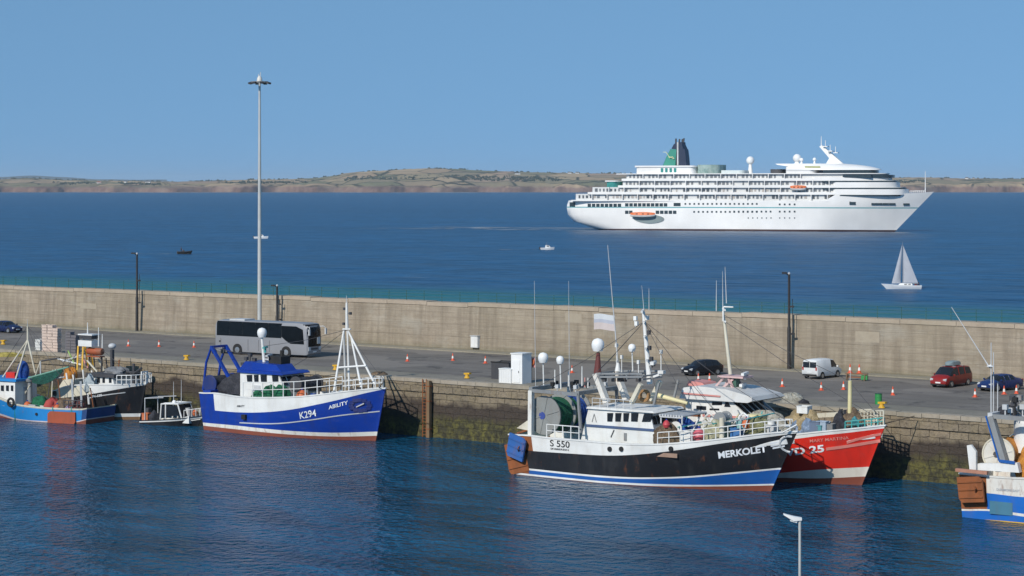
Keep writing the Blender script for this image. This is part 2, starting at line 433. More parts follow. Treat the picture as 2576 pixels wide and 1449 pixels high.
HARB = water_mat('harbour_water', (.004, .070, .140), .11, 1.15, .95, .22, None, .7, (1, 1, 1))
SEA = water_mat('open_sea', (.001, .072, .178), .34, .12, 1.4, .22, (178, 256, (.005, .125, .125)))
sheet('harbour_water', [(-400, -400), (500, -400), (500, MID), (-400, MID)], 0, HARB)
def fql(x, y): d = Vector((x, y, 0)) - FQ.o; return (d.dot(FQ.u), d.dot(FQ.v))
sheet('sea', [(-400, MID), (500, MID), fql(14000, -2000), fql(14000, 30000), fql(-14000, 30000), fql(-14000, 11500)], 0, SEA)

# quay -----------------------------------------------------------
def stone_mat():
    m, nt, b = newmat('quay_stone'); co = coord(nt)
    sep = N(nt, 'ShaderNodeSeparateXYZ'); nt.links.new(co, sep.inputs[0])
    cm = N(nt, 'ShaderNodeCombineXYZ'); nt.links.new(sep.outputs[0], cm.inputs[0]); nt.links.new(sep.outputs[2], cm.inputs[1])
    br = N(nt, 'ShaderNodeTexBrick'); br.inputs['Scale'].default_value = 1; br.inputs['Brick Width'].default_value = 1.7; br.inputs['Row Height'].default_value = .62
    br.inputs['Mortar Size'].default_value = .03; br.inputs['Mortar Smooth'].default_value = .8; br.inputs['Bias'].default_value = -.1
    br.inputs['Color1'].default_value = (.27, .215, .15, 1); br.inputs['Color2'].default_value = (.17, .14, .10, 1); br.inputs['Mortar'].default_value = (.075, .06, .045, 1)
    wv = N(nt, 'ShaderNodeVectorMath', operation='ADD'); nt.links.new(cm.outputs[0], wv.inputs[0])
    nv = N(nt, 'ShaderNodeTexNoise'); nv.inputs['Scale'].default_value = .9; nt.links.new(co, nv.inputs['Vector'])
    sv = N(nt, 'ShaderNodeVectorMath', operation='SCALE'); nt.links.new(nv.outputs['Color'], sv.inputs[0]); sv.inputs['Scale'].default_value = .35; nt.links.new(sv.outputs[0], wv.inputs[1])
    nt.links.new(wv.outputs[0], br.inputs['Vector'])
    n1 = noise(nt, co, .8, 5, .65); n2 = noise(nt, co, .22, 4, .6, (1, 1, 2.2)); n3 = noise(nt, co, 2.8, 5, .7)
    c = mix(nt, ramp(nt, n1, [(.35, 0), (.7, .75)]), br.outputs['Color'], (.24, .19, .11))
    c = mix(nt, mmath(nt, 'MULTIPLY', ramp(nt, n3, [(.5, 0), (.66, 1)]), .55), c, (.07, .055, .04))
    z = mmath(nt, 'ADD', sep.outputs[2], mmath(nt, 'MULTIPLY_ADD', n2, 2.6, -1.3))
    z = mmath(nt, 'ADD', z, mmath(nt, 'MULTIPLY_ADD', n1, 1.0, -.5))
    fdark = ramp(nt, mmath(nt, 'MULTIPLY', z, .2), [(.61, 1), (.73, 0)])
    weed = mix(nt, ramp(nt, n1, [(.4, 0), (.65, 1)]), (.055, .050, .022), (.15, .135, .03))
    weed = mix(nt, ramp(nt, n3, [(.42, 0), (.6, .8)]), weed, (.022, .02, .014))
    dk = mix(nt, n3, (.030, .022, .016), (.075, .055, .04))
    c = mix(nt, fdark, c, dk)
    fw = ramp(nt, mmath(nt, 'MULTIPLY', z, .2), [(.31, 1), (.46, 0)])
    c = mix(nt, fw, c, weed)
    nt.links.new(c, b.inputs['Base Color']); b.inputs['Roughness'].default_value = .85
    h = mmath(nt, 'ADD', mmath(nt, 'MULTIPLY', br.outputs['Fac'], -.8), mmath(nt, 'ADD', n1, n3))
    bump(nt, b, h, .9, .16); return m
def concrete(name, c1, c2, dark, sc=1.0, boards=False, bst=.4):
    m, nt, b = newmat(name); co = coord(nt)
    sep = N(nt, 'ShaderNodeSeparateXYZ'); nt.links.new(co, sep.inputs[0])
    n1 = noise(nt, co, .25 * sc, 5, .6); n2 = noise(nt, co, 1.6 * sc, 5, .7); n3 = noise(nt, co, .09 * sc, 3)
    c = mix(nt, ramp(nt, n1, [(.3, 0), (.7, 1)]), c1, c2)
    c = mix(nt, mmath(nt, 'MULTIPLY', ramp(nt, n2, [(.45, 0), (.75, 1)]), .45), c, dark)
    c = mix(nt, mmath(nt, 'MULTIPLY', ramp(nt, n3, [(.4, 0), (.6, 1)]), .35), c, [c1[0] * .8, c1[1] * .86, c1[2] * .8])
    h = n2
    if name == 'worn_asphalt':
        lane = noise(nt, co, 1, 4, .6, (.03, .55, 1)); c = mix(nt, mmath(nt, 'MULTIPLY', ramp(nt, lane, [(.45, 0), (.62, 1)]), .45), c, [x * .62 for x in c1])
        oil = noise(nt, co, .5, 4, .6); c = mix(nt, mmath(nt, 'MULTIPLY', ramp(nt, oil, [(.58, 0), (.66, 1)]), .7), c, (.06, .055, .052))
        pat = noise(nt, co, .12, 1, .3); c = mix(nt, ramp(nt, pat, [(.58, 0), (.59, .7)]), c, (.235, .21, .18))
    if boards:
        streak = noise(nt, co, .9, 4, .6, (1.3, 1, .09)); hor = noise(nt, co, 1.1, 4, .6, (.10, 1, 3.2))
        c = mix(nt, mmath(nt, 'MULTIPLY', ramp(nt, streak, [(.45, 0), (.68, 1)]), .6), c, dark)
        c = mix(nt, mmath(nt, 'MULTIPLY', ramp(nt, noise(nt, co, .35, 5, .65, (1.6, 1, .05)), [(.54, 0), (.66, 1)]), .4), c, [x * .7 for x in dark])
        c = mix(nt, mmath(nt, 'MULTIPLY', ramp(nt, hor, [(.42, 0), (.62, 1)]), .42), c, [x * .70 for x in c1])
        cm = N(nt, 'ShaderNodeCombineXYZ'); nt.links.new(sep.outputs[0], cm.inputs[0]); nt.links.new(sep.outputs[2], cm.inputs[1])
        br = N(nt, 'ShaderNodeTexBrick'); br.inputs['Scale'].default_value = 1; br.inputs['Brick Width'].default_value = 5.6; br.inputs['Row Height'].default_value = 1.33
        br.inputs['Mortar Size'].default_value = .035; br.offset = .37; br.inputs['Mortar Smooth'].default_value = .2
        br.inputs['Color1'].default_value = (.82, .82, .82, 1); br.inputs['Color2'].default_value = (1.12, 1.1, 1.06, 1); br.inputs['Mortar'].default_value = (.62, .6, .58, 1)
        nt.links.new(cm.outputs[0], br.inputs['Vector'])
        c = mix(nt, .22, c, br.outputs['Color'], 'MULTIPLY')
        blot = noise(nt, co, .45, 6, .7, (1, 1, 1.6)); c = mix(nt, mmath(nt, 'MULTIPLY', ramp(nt, blot, [(.46, 0), (.7, 1)]), .5), c, [x * .72 for x in c1])
        c = mix(nt, mmath(nt, 'MULTIPLY', ramp(nt, noise(nt, co, .16, 5, .7, (1, 1, 2)), [(.55, 0), (.7, 1)]), .35), c, (.40, .38, .32))
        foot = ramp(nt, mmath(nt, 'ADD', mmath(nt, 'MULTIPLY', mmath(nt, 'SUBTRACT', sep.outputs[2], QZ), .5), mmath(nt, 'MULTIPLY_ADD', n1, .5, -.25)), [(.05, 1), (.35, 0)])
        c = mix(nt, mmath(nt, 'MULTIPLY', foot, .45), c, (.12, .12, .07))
        h = mmath(nt, 'ADD', n2, mmath(nt, 'ADD', mmath(nt, 'MULTIPLY', hor, 1.5), mmath(nt, 'MULTIPLY', br.outputs['Fac'], -.35)))
    nt.links.new(c, b.inputs['Base Color']); b.inputs['Roughness'].default_value = .9; b.inputs['Specular IOR Level'].default_value = .25
    bump(nt, b, h, bst, .08); return m
STONE = stone_mat()
CONC = concrete('quay_concrete', (.30, .26, .205), (.40, .345, .27), (.15, .12, .08))
ASPH = concrete('worn_asphalt', (.175, .155, .136), (.22, .198, .175), (.115, .104, .092), 1.0, False, .2)
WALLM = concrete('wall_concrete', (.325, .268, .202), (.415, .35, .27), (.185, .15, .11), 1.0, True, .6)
mb = MB(); mb.loft([[(s, .0, -3), (s, .25, QZ - 1.05), (s, MID + 1.5, QZ - 1.05), (s, MID + 1.5, -3)] for s in (SL, SRR)])
tag(place(mb.build('quay', STONE), FQ), kind='structure')
mb = MB(); mb.loft([[(s, .12, QZ - 1.05), (s, .12, QZ), (s, MID + 1.5, QZ), (s, MID + 1.5, QZ - 1.05)] for s in (SL, SRR)])
tag(place(mb.build('quay_deck', STONE), FQ), kind='structure')
mb = MB(); s = SL
while s < SRR:                                       # coping stones
    L = rnd.uniform(1.5, 2.4); dz = rnd.uniform(-.02, .015)
    mb.box((s + L / 2, .5, QZ + .05 + dz), (L - .03, .95 + rnd.uniform(-.05, .05), .34)); s += L
tag(place(mb.build('quay_coping', CONC), FQ), kind='structure')
sheet('quay_apron', [(SL, .9), (SRR, .9), (SRR, 6.5), (SL, 6.5)], QZ + .004, concrete('apron_concrete', (.21, .19, .155), (.265, .24, .20), (.10, .09, .07)))
sheet('quay_road', [(SL, 6.5), (SRR, 6.5), (SRR, TW - 2.2), (SL, TW - 2.2)], QZ + .012, ASPH)
mb = MB(); mb.loft([[(s, TW - 2.2, QZ - .2), (s, TW - 2.2, QZ + .13), (s, TW + .3, QZ + .13), (s, TW + .3, QZ - .2)] for s in (SL, SRR)])
tag(place(mb.build('pavement', concrete('kerb_concrete', (.25, .225, .175), (.32, .285, .22), (.10, .095, .055))), FQ), kind='structure')
# harbour wall
wall = root('harbour_wall', 'long tall beige concrete breakwater wall running behind the quay road', 'wall', FQ)
mb = MB(); ss = [lerp(SL, SRR, i / 40) for i in range(41)]
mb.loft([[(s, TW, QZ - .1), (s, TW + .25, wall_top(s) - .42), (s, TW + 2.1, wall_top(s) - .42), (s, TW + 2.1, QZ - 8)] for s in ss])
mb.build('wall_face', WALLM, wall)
mb = MB(); s = SL
while s < SRR:
    L = 5.9; z = wall_top(s + L / 2) + rnd.uniform(-.07, .05)
    mb.box((s + L / 2, TW + 1.15, z - .21), (L - .04, 1.96, .42)); s += L
mb.build('wall_coping', concrete('coping_concrete', (.36, .295, .225), (.44, .365, .28), (.22, .175, .13)), wall)
# slim railing along the wall top
rl = root('railing', 'slim dark green railing running along the top of the breakwater wall', 'railing', FQ)
RG = paint('railing_green', (.03, .10, .075), .6, .2)
for k in range(92):
    s = -152 + 2.6 * k; MB().tube((s, TW + .9, wall_top(s) - .03), (s, TW + .9, wall_top(s) + 1.15), .035, n=6).build('post', RG, rl)
for hh in (.45, .8, 1.13):
    mb = MB(); mb.path([(s, TW + .9, wall_top(s) + hh) for s in (-154, -100, -50, 0, 50, 87)], .022); mb.build('rail', RG, rl)
# a few cement patches and vents on the wall
mb = MB()
for q, w, h in (((2180, 850), 2.6, 1.2), ((700, 775), 1.8, .9), ((1440, 800), 2.2, 1.0), ((220, 770), 3, .7)):
    p = FQ.p(q, TW); yb = TW + .25 * clamp((p.z - QZ) / 5)
    mb.box((p.x, yb + .02, p.z), (w, .08, h))
mb.build('repair_patch', concrete('patch_concrete', (.36, .30, .23), (.41, .35, .27), (.25, .2, .15)), wall)
# far land -------------------------------------------------------
ridge = [(-500, 452), (0, 451), (70, 448), (140, 452), (240, 454), (330, 455), (430, 457), (530, 455), (620, 452), (700, 451), (790, 448), (840, 442), (880, 434), (930, 431), (1000, 427), (1060, 424), (1110, 424), (1180, 427), (1240, 430),
         (1300, 432), (1435, 435), (1600, 437), (1900, 440), (2240, 447), (2320, 446), (2430, 449), (2576, 450), (3000, 453), (3400, 456)]
cliff = [(-500, 471), (0, 470), (150, 471), (300, 469), (450, 474), (560, 469), (800, 468), (1000, 470), (1290, 470), (1500, 466), (1750, 465), (2250, 467), (2576, 463), (3400, 468)]
def land_mat():
    m, nt, b = newmat('far_land'); co = coord(nt); sep = N(nt, 'ShaderNodeSeparateXYZ'); nt.links.new(co, sep.inputs[0])
    cm = N(nt, 'ShaderNodeCombineXYZ'); nt.links.new(sep.outputs[0], cm.inputs[0]); nt.links.new(mmath(nt, 'MULTIPLY', sep.outputs[1], .42), cm.inputs[1])
    vo = N(nt, 'ShaderNodeTexVoronoi'); vo.inputs['Scale'].default_value = .0065; nt.links.new(cm.outputs[0], vo.inputs['Vector'])
    sc = N(nt, 'ShaderNodeSeparateColor'); nt.links.new(vo.outputs['Color'], sc.inputs[0])
    c = ramp(nt, sc.outputs[0], [(0, (.38, .27, .165)), (.25, (.46, .34, .205)), (.5, (.29, .235, .135)), (.7, (.42, .29, .20)), (.88, (.21, .195, .11))])
    ve = N(nt, 'ShaderNodeTexVoronoi', feature='DISTANCE_TO_EDGE'); ve.inputs['Scale'].default_value = .0065; nt.links.new(cm.outputs[0], ve.inputs['Vector'])
    n1 = noise(nt, co, .02, 5, .65)
    c = mix(nt, ramp(nt, mmath(nt, 'ADD', ve.outputs['Distance'], mmath(nt, 'MULTIPLY_ADD', n1, .06, -.03)), [(.012, 1), (.045, 0)]), c, (.05, .055, .035))
    c = mix(nt, mmath(nt, 'MULTIPLY', ramp(nt, n1, [(.5, 0), (.7, 1)]), .3), c, (.12, .11, .06))
    n2 = noise(nt, co, .012, 6, .75, (1, .3, .5)); n4 = noise(nt, co, .05, 4, .7, (1, 1, .3))
    cl = ramp(nt, n2, [(.3, (.10, .062, .052)), (.5, (.25, .16, .125)), (.65, (.33, .24, .18)), (.8, (.12, .095, .07))])
    cl = mix(nt, mmath(nt, 'MULTIPLY', n4, .5), cl, (.06, .04, .035))
    c = mix(nt, ramp(nt, mmath(nt, 'MULTIPLY', mmath(nt, 'ADD', sep.outputs[2], mmath(nt, 'MULTIPLY_ADD', n2, 30, -15)), .02), [(.30, 1), (.52, 0)]), c, cl)
    nt.links.new(c, b.inputs['Base Color']); b.inputs['Roughness'].default_value = 1; b.inputs['Specular IOR Level'].default_value = 0
    return m
Y0 = FL * CZ / (484 - HY); mb = MB(); rr = random.Random(3); secs = []
nx = 420
for i in range(nx + 1):
    px = lerp(-500, 3400, i / nx); e = 160 * math.sin(px * .011) + 110 * math.sin(px * .037 + 1) + rr.uniform(-25, 25)
    yb = Y0 + 60 + e * .6
    zc = AT(px, interp(cliff, px) + rr.uniform(-1.6, 1.6), yb + 30).z; zr = AT(px, interp(ridge, px) + rr.uniform(-.5, .5), Y0 + 1500).z
    k = lambda y, z: AT(px, HY + FL * (CZ - z) / y, y)
    q = [k(yb - 45, -3), k(yb - 8, 2.5 + rr.uniform(-1, 1.5)), k(yb, zc * .55 + rr.uniform(-3, 3)), k(yb + 30 + rr.uniform(-10, 14), zc)]
    for j in range(1, 9):
        t = j / 8; y = lerp(yb + 30, Y0 + 1500, t); q.append(k(y, lerp(zc, zr, t ** .85) + (4 * math.sin(px * .02 + j * 1.3) + rr.uniform(-1.2, 1.2)) * (1 - t) * t * 3))
    q.append(k(Y0 + 3200, zr - 25))
    secs.append(q)
mb.loft(secs, cap=False, closed=False)
tag(mb.build('coastal_land', land_mat(), ang=80), kind='structure')
mb = MB(); secs = []
for i in range(61):                                   # a further range of hills on the left
    px = lerp(-400, 420, i / 60); y = 21000; z = AT(px, 452 - 10 * math.exp(-((px - 80) / 120) ** 2) - 3 * math.exp(-((px + 150) / 90) ** 2) + .5 * math.sin(px * .06), y).z
    secs.append([AT(px, HY + FL * CZ / (y - 900), y - 900), AT(px, HY - FL * (z - CZ) / y, y), AT(px, HY + FL * CZ / (y + 900), y + 900)])
mb.loft(secs, cap=False, closed=False)
mh, nt, b = newmat('hill_heath'); nt.links.new(mix(nt, noise(nt, coord(nt), .002, 4), (.05, .06, .05), (.08, .085, .06)), b.inputs['Base Color']); b.inputs['Roughness'].default_value = 1
tag(mb.build('hills', mh), kind='structure')
# hedgerows and copses along the ridge: one mass
mb = MB(); rr = random.Random(11)
leaf, nt, b = newmat('hedge_leaves'); nt.links.new(mix(nt, noise(nt, coord(nt), .08, 3), (.022, .032, .016), (.05, .06, .028)), b.inputs['Base Color']); b.inputs['Roughness'].default_value = 1
spots = []
for px in range(-300, 3300, 3):
    dens = .35 + .65 * (math.sin(px * .013) > .1) * (.5 + .5 * math.sin(px * .041))
    if rr.random() < dens * .6: spots.append((px + rr.uniform(-2, 2), Y0 + 1500 - 5, interp(ridge, px), rr.uniform(3, 9)))
for x0, x1, ya, yb_ in ((870, 1180, 441, 436), (1060, 1200, 434, 441), (1290, 1420, 437, 436), (560, 640, 458, 457), (640, 800, 455, 450), (880, 1000, 447, 446), (2260, 2330, 452, 450), (1180, 1350, 446, 444), (300, 460, 461, 461), (140, 240, 459, 458)):
    n = int((x1 - x0) / 3)
    for i in range(n):
        px = lerp(x0, x1, i / n); spots.append((px, lerp(Y0 + 500, Y0 + 900, rr.random()), lerp(ya, yb_, i / n) + rr.uniform(-.5, .5), rr.uniform(5, 10)))
for px, y, py, h in spots:
    # keep each bush on the ground surface
    t = clamp((y - (Y0 + 90)) / 1410); zc = AT(px, interp(cliff, px), Y0 + 90).z; zr = AT(px, interp(ridge, px), Y0 + 1500).z
    z = lerp(zc, zr, t ** .85) - 1.5; c = AT(px, HY, y); c.z = z; w = h * rr.uniform(.9, 2.2)
    for k in range(5):
        cc = c + Vector((rr.uniform(-w, w) * .6, rr.uniform(-3, 3), rr.uniform(.1, .55) * h)); r_ = h * rr.uniform(.25, .5)
        vs = [cc + Vector((r_ * rr.uniform(.8, 1.4) * a, r_ * bb, r_ * rr.uniform(.7, 1.2) * cz)) for a, bb, cz in ((1, 0, 0), (-1, 0, 0), (0, 1, 0), (0, -1, 0), (0, 0, 1), (0, 0, -1))]
        mb.add(vs, [(0, 2, 4), (2, 1, 4), (1, 3, 4), (3, 0, 4), (2, 0, 5), (1, 2, 5), (3, 1, 5), (0, 3, 5)])
tag(mb.build('hedgerow_trees', leaf), kind='stuff')
HW = paint('house_wall_white', (.72, .71, .68), .7, .1); SLATE = paint('slate_roof', (.06, .06, .065), .7, .2); HRED = paint('red_tile_roof', (.35, .10, .05), .8, .2)
def house(px, Y, w, h, label, roofm=SLATE):
    t = clamp((Y - (Y0 + 90)) / 1410); zc = AT(px, interp(cliff, px), Y0 + 90).z; zr = AT(px, interp(ridge, px), Y0 + 1500).z
    p = AT(px, HY, Y); p.z = lerp(zc, zr, t ** .85) - .5
    r_ = root('farmhouse', label, 'house', loc=p, rz=R(rnd.uniform(-25, 25)), group='white houses on the far shore')
    d = 7; mb = MB(); mb.prism([(-w / 2, 0), (w / 2, 0), (w / 2, h), (-w / 2, h)], -d / 2, d / 2)
    mb.add([(-w / 2, -d / 2, h), (-w / 2, d / 2, h), (-w / 2, 0, h + 3), (w / 2, -d / 2, h), (w / 2, d / 2, h), (w / 2, 0, h + 3)], [(0, 1, 2), (3, 4, 5)])
    mb.build('wall', HW, r_)
    mb = MB(); mb.loft([[(x, -d / 2 - .3, h - .1), (x, 0, h + 3.1), (x, d / 2 + .3, h - .1), (x, d / 2 + .3, h + .2), (x, 0, h + 3.5), (x, -d / 2 - .3, h + .2)] for x in (-w / 2 - .3, w / 2 + .3)])
    rf = mb.build('roof', roofm, r_)
    mb = MB(); mb.box((w * .38, 0, h + 3.7), (.9, .9, 1.8)); mb.build('chimney', HW, rf)
    for k in (-.25, .2):
        mb = MB(); mb.box((w * k, -d / 2 - .02, h * .55), (1.3, .1, 1.5)); mb.build('window', GLASS, r_)
house(1433, Y0 + 1380, 15, 5, 'small white house standing left of its white twin on the far ridge')
house(1452, Y0 + 1390, 13, 5, 'small white house standing right of its white twin on the far ridge')
house(1302, Y0 + 1150, 22, 5, 'long pale farmhouse in the tan fields of the far hill')
house(316, Y0 + 900, 9, 5, 'lone white house on the low far shore left of the tall light mast')
house(372, Y0 + 1000, 24, 5, 'long white farm building on the low far shore beyond the black lamp post')
house(249, Y0 + 700, 16, 4, 'low house with red tiled roof on the far shore', HRED)
house(2432, Y0 + 1300, 12, 5, 'white house on the far shore right of the cruise ship bow')
house(2449, Y0 + 1330, 9, 4, 'tiny white cottage beside the house right of the cruise ship bow')
# pale surf along the cliff foot
mb = MB(); rr = random.Random(5)
for i in range(150):
    px = rr.uniform(-200, 2800); e = 160 * math.sin(px * .011) + 110 * math.sin(px * .037 + 1); y = Y0 + 60 + e * .6 - rr.uniform(50, 130); x = AT(px, HY, y).x; w = rr.uniform(20, 150); d_ = rr.uniform(6, 26)
    mb.add([(x - w, y, .06), (x - w * .3, y - d_, .06), (x + w * .5, y - d_ * .8, .06), (x + w, y, .06), (x + w * .2, y + d_, .06)], [(0, 1, 2, 3, 4)])
FOAM = paint('sea_foam', (.55, .56, .55), .8, .2, (.3, .35, .38))
tag(mb.build('surf', FOAM), kind='stuff')
# ------------------------------------------------------------------ cruise ship
def cruise():
    fr = Fr(G(2251, 583), -20); ns = -1; HB = 12.3
    r_ = root('cruise_ship', 'large white cruise ship with green and navy funnel anchored in the bay', 'cruise ship', fr)
    sp = sorted((fr.p(q, -7).z, fr.p(q, -7).x) for q in ((1431, 490), (1423, 506), (1419, 524), (1425, 546), (1441, 560), (1475, 572), (1499, 577)))
    xaf = lambda z: interp(sp, z)
    WH = paint('ship_white', (.83, .81, .77), .4, .16, (.6, .58, .55), scale=.15); TEALL = paint('ship_teal_line', (.10, .36, .38), .5, .05)
    BOOT = paint('ship_boot_topping', (.05, .02, .02), .6, .2)
    z2p = lambda px, z: (px, HY + FL * (CZ - z) / lerp(1168, 1118, (px - 1420) / 900))
    top = [z2p(p, 15.6) for p in (1425, 1600, 1850, 2080)] + [z2p(2094, 18.6), z2p(2130, 18.8), (2200, 489), (2290, 486), (2349, 482.5)]
    lev = lambda z: [z2p(p, z) for p in (1430, 1700, 2000, 2240)]
    h = Hull(fr, 2 * HB, ns, (2349, 482.5), None, top, [(lev(.7), 0), (lev(11.75), 1), (lev(12.3), 2), (None, 1)], 15, sw=.8, full=.72, fullw=.6, stern_round=.09, xaf=xaf)
    h.mesh(r_, [BOOT, WH, TEALL], WH, WH, .4, 60, 3, cap=None)
    GL = glass('ship_glass', (.02, .03, .035), .15)
    cnt = {}; CAB = [glass('cabin_glass', (.05, .055, .06)), glass('cabin_glass_mid', (.11, .115, .12)), glass('cabin_curtain', (.24, .22, .20)), glass('cabin_glass_deep', (.08, .085, .09))]
    def many(name, boxes, mat, parent=r_):            # first hundred are parts of their own, the rest one part
        rest = MB(); k = 0
        for c, d, rz in boxes:
            cnt[name] = cnt.get(name, 0) + 1
            mm = rnd.choice(CAB) if name == 'cabin_window' else mat
            if cnt[name] <= 100: MB().box(c, d, rz).build(name, mm, parent)
            else: rest.box(c, d, rz); k += 1
        if k: tag(rest.build(name, CAB[1] if name == 'cabin_window' else mat, parent), kind='stuff')
        else: rest.bm.free()
    def onhull(row, name='porthole', w=.9, hh=.9):
        bs = []
        for px in row:
            p = h.q(px); p2 = h.q((px[0] + 3, px[1])); rz = math.atan2(p2.y - p.y, p2.x - p.x)
            bs.append(((p.x, p.y, p.z), (w, .16, hh), rz))
        many(name, bs, GL)
    onhull([S1(x, 903) for x in range(435, 830, 54)] + [S1(x, 897) for x in range(905, 1430, 54)] + [S1(1515, 893), S1(1558, 893)], 'hull_window', 1.9, 1.7)
    onhull([S1(x, 990) for x in (905, 955)] + [S1(x, 990) for x in range(1290, 1530, 54)], 'hull_window', 1.9, 1.7)
    onhull([S1(x, 885) for x in range(1640, 2560, 56)] + [S2(x, 858) for x in range(560, 760, 60)])
    onhull([S1(x, 985) for x in range(1750, 2560, 56)] + [S2(x, 945) for x in range(10, 490, 55)] + [S2(x, 945) for x in range(560, 760, 60)])
    onhull([S2(x, 1022) for x in range(180, 480, 55)] + [S2(x, 1022) for x in range(560, 760, 60)], 'porthole', .6, .6)
    onhull([S2(1440, 842), S2(1705, 847), S2(1760, 847), S2(1840, 847), S2(1920, 847), S2(2090, 850)], 'mooring_port', 3.2, 1.7)
    onhull([S1(222, 893)], 'mooring_port', 4, 2.4)
    def X(px, py=500, yl=-HB): return fr.p((px, py), yl).x
    def outline(xa, xf, b, nose, rs=2.0, n=12):
        o = [(xa, -b + rs), (xa + rs * .3, -b + rs * .3), (xa + rs, -b)]
        o += [(xf - nose + nose * math.sin(i / n * math.pi / 2), -b * math.cos(i / n * math.pi / 2) ** .55) for i in range(n)]
        o += [(xf, 0)]; return o + [(x, -y) for x, y in reversed(o[:-1])]
    def slab(xa, xf, b, nose, z0, z1, mat, name, parent=r_):
        mb = MB(); o = outline(xa, xf, b, nose); mb.loft([[(x, y, z0) for x, y in o], [(x, y, z1) for x, y in o]]); return mb.build(name, mat, parent, ang=30)
    DH = 3.55; Z = [15.6 + DH * k for k in range(5)]
    ends = [(1433, 2110), (1475, 2284), (1551, 2262), (1560, 2242)]
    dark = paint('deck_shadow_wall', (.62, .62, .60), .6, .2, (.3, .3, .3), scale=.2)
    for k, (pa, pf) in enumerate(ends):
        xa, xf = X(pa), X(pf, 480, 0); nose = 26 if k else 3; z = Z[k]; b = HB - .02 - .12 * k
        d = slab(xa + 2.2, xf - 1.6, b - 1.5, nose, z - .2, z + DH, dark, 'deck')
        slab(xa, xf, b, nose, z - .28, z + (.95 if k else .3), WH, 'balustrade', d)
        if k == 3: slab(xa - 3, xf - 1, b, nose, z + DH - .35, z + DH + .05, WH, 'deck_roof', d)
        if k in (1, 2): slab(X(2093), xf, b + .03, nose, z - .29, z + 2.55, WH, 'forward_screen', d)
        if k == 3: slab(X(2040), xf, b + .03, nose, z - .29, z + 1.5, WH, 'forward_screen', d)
        bs = []; x = xa + 5; g = 0; lim = X(2088) if k < 3 else X(2010); pil = []
        while x < lim:                                 # cabin windows behind the balconies, grouped in runs
            if rnd.random() > .14: bs.append(((x, -b + 1.42, z + 2.0), (rnd.uniform(.7, 1.5), .14, rnd.uniform(1.2, 1.8)), 0))
            if g % 4 == 3: pil.append(x + 1.05)
            x += 2.1; g += 1
        many('cabin_window', bs, GL)
        mb = MB()
        for px_ in pil: mb.box((px_, -b + .75, z + DH / 2), (.35, 1.45, DH - .1))
        mb.build('balcony_divider', WH, d)
    # dark strips put in as the shade of the forward recesses, then the bridge
    for k in (1, 2): slab(X(2066), X(ends[k][1], 480, 0) - 1, HB - .3, 25, Z[k] + 2.5, Z[k] + 3.3, GL, 'recess_shade_strip')
    slab(X(2096), X(2280, 480, 0) - .6, HB - .25, 26, Z[1] - .95, Z[1] - .3, GL, 'recess_shade_strip')
    def band(px0, px1, z0, z1, b, nose, name, mat=GL):
        xf = X(px1, 445, 0); xa = X(px0); return slab(xa, xf, b, nose, z0, z1, mat, name)
    band(2182, 2249, 27.55, 29.0, HB - .45, 24, 'window_band')
    t5 = Z[4]
    mb = MB(); secs = []
    for z, pf, b, nose in ((t5 - .3, 2206, 11.6, 26), (t5 + .1, 2209, 11.7, 26)): secs.append([(x, y, z) for x, y in outline(X(1974), X(pf, 440, 0), b, nose)])
    mb.loft(secs); mb.build('bridge_deck', WH, r_)
    band(2066, 2209, t5 + .1, t5 + 1.7, 11.75, 26, 'bridge_window')
    mb = MB(); secs = []
    for z, pf, b, nose in ((t5, 2066, 11.6, 4), (t5 + 1.7, 2066, 11.6, 4)): secs.append([(x, y, z) for x, y in outline(X(1974), X(pf, 440, 0), b, nose)])
    mb.loft(secs); mb.build('lounge_wall', WH, r_)
    mb = MB(); secs = []
    for z, pf, b, nose in ((t5 + 1.7, 2216, 11.9, 30), (t5 + 2.3, 2214, 11.9, 34), (t5 + 3.5, 2190, 11.5, 40), (t5 + 4.4, 2160, 11, 40), (t5 + 5.0, 2125, 10.5, 34)): secs.append([(x, y, z) for x, y in outline(X(1974), X(pf, 440, 0), b, nose)])
    mb.loft(secs); mb.build('bridge_roof', WH, r_, ang=25)
    bs = [((X(px), -11.62, t5 + 3.2), (2.6, .2, 1.1), 0) for px in (2030, 2043, 2056)]; many('lounge_window', bs, paint('yellow_tint_glass', (.5, .5, .25), .3, .1))
    # after house
    slab(X(1596, 430), X(1748, 430), 10.5, 3, t5 - .3, t5 + 3.6, WH, 'funnel_house'); slab(X(1592, 430), X(1752, 430), 11, 3, t5 + 3.4, t5 + 4.2, WH, 'funnel_house_roof')
    for px in (1663, 1674, 1685, 1696): many('funnel_house_window', [((X(px, 430), -10.55, t5 + 1.8), (1.3, .2, 2.2), 0)], TGLASS)
    slab(X(1748, 430), X(1806, 430), 9, 3, t5 - .2, t5 + 4.6, netmat('green_court_net', (.20, .32, .29), (.40, .48, .44), .6), 'court_screen')
    slab(X(1806, 430), X(1870, 430), 8, 3, t5 - .2, t5 + 1.7, paint('pool_shelter', (.55, .6, .58), .5, .2, (.2, .3, .28), scale=.3), 'pool_shelter')
    slab(X(1930, 430), X(1965, 430), 7, 3, t5 - .2, t5 + 2.2, DGREY, 'deck_equipment')
    slab(X(1521, 455), X(1553, 455), 10.5, 3, Z[2] - .2, Z[2] + 2.9, TGLASS, 'glazed_veranda'); slab(X(1517, 455), X(1556, 455), 11, 3, Z[2] + 2.9, Z[2] + 3.5, WH, 'veranda_roof')
    # funnel
    FG = paint('funnel_green', (.035, .25, .18), .4, .1, scale=.2); FN = paint('funnel_navy', (.010, .022, .055), .4, .1, scale=.2)
    P = lambda x, y: fr.p(S1(x, y), -3.5)
    fz = t5 + 4.1
    fun = MB()
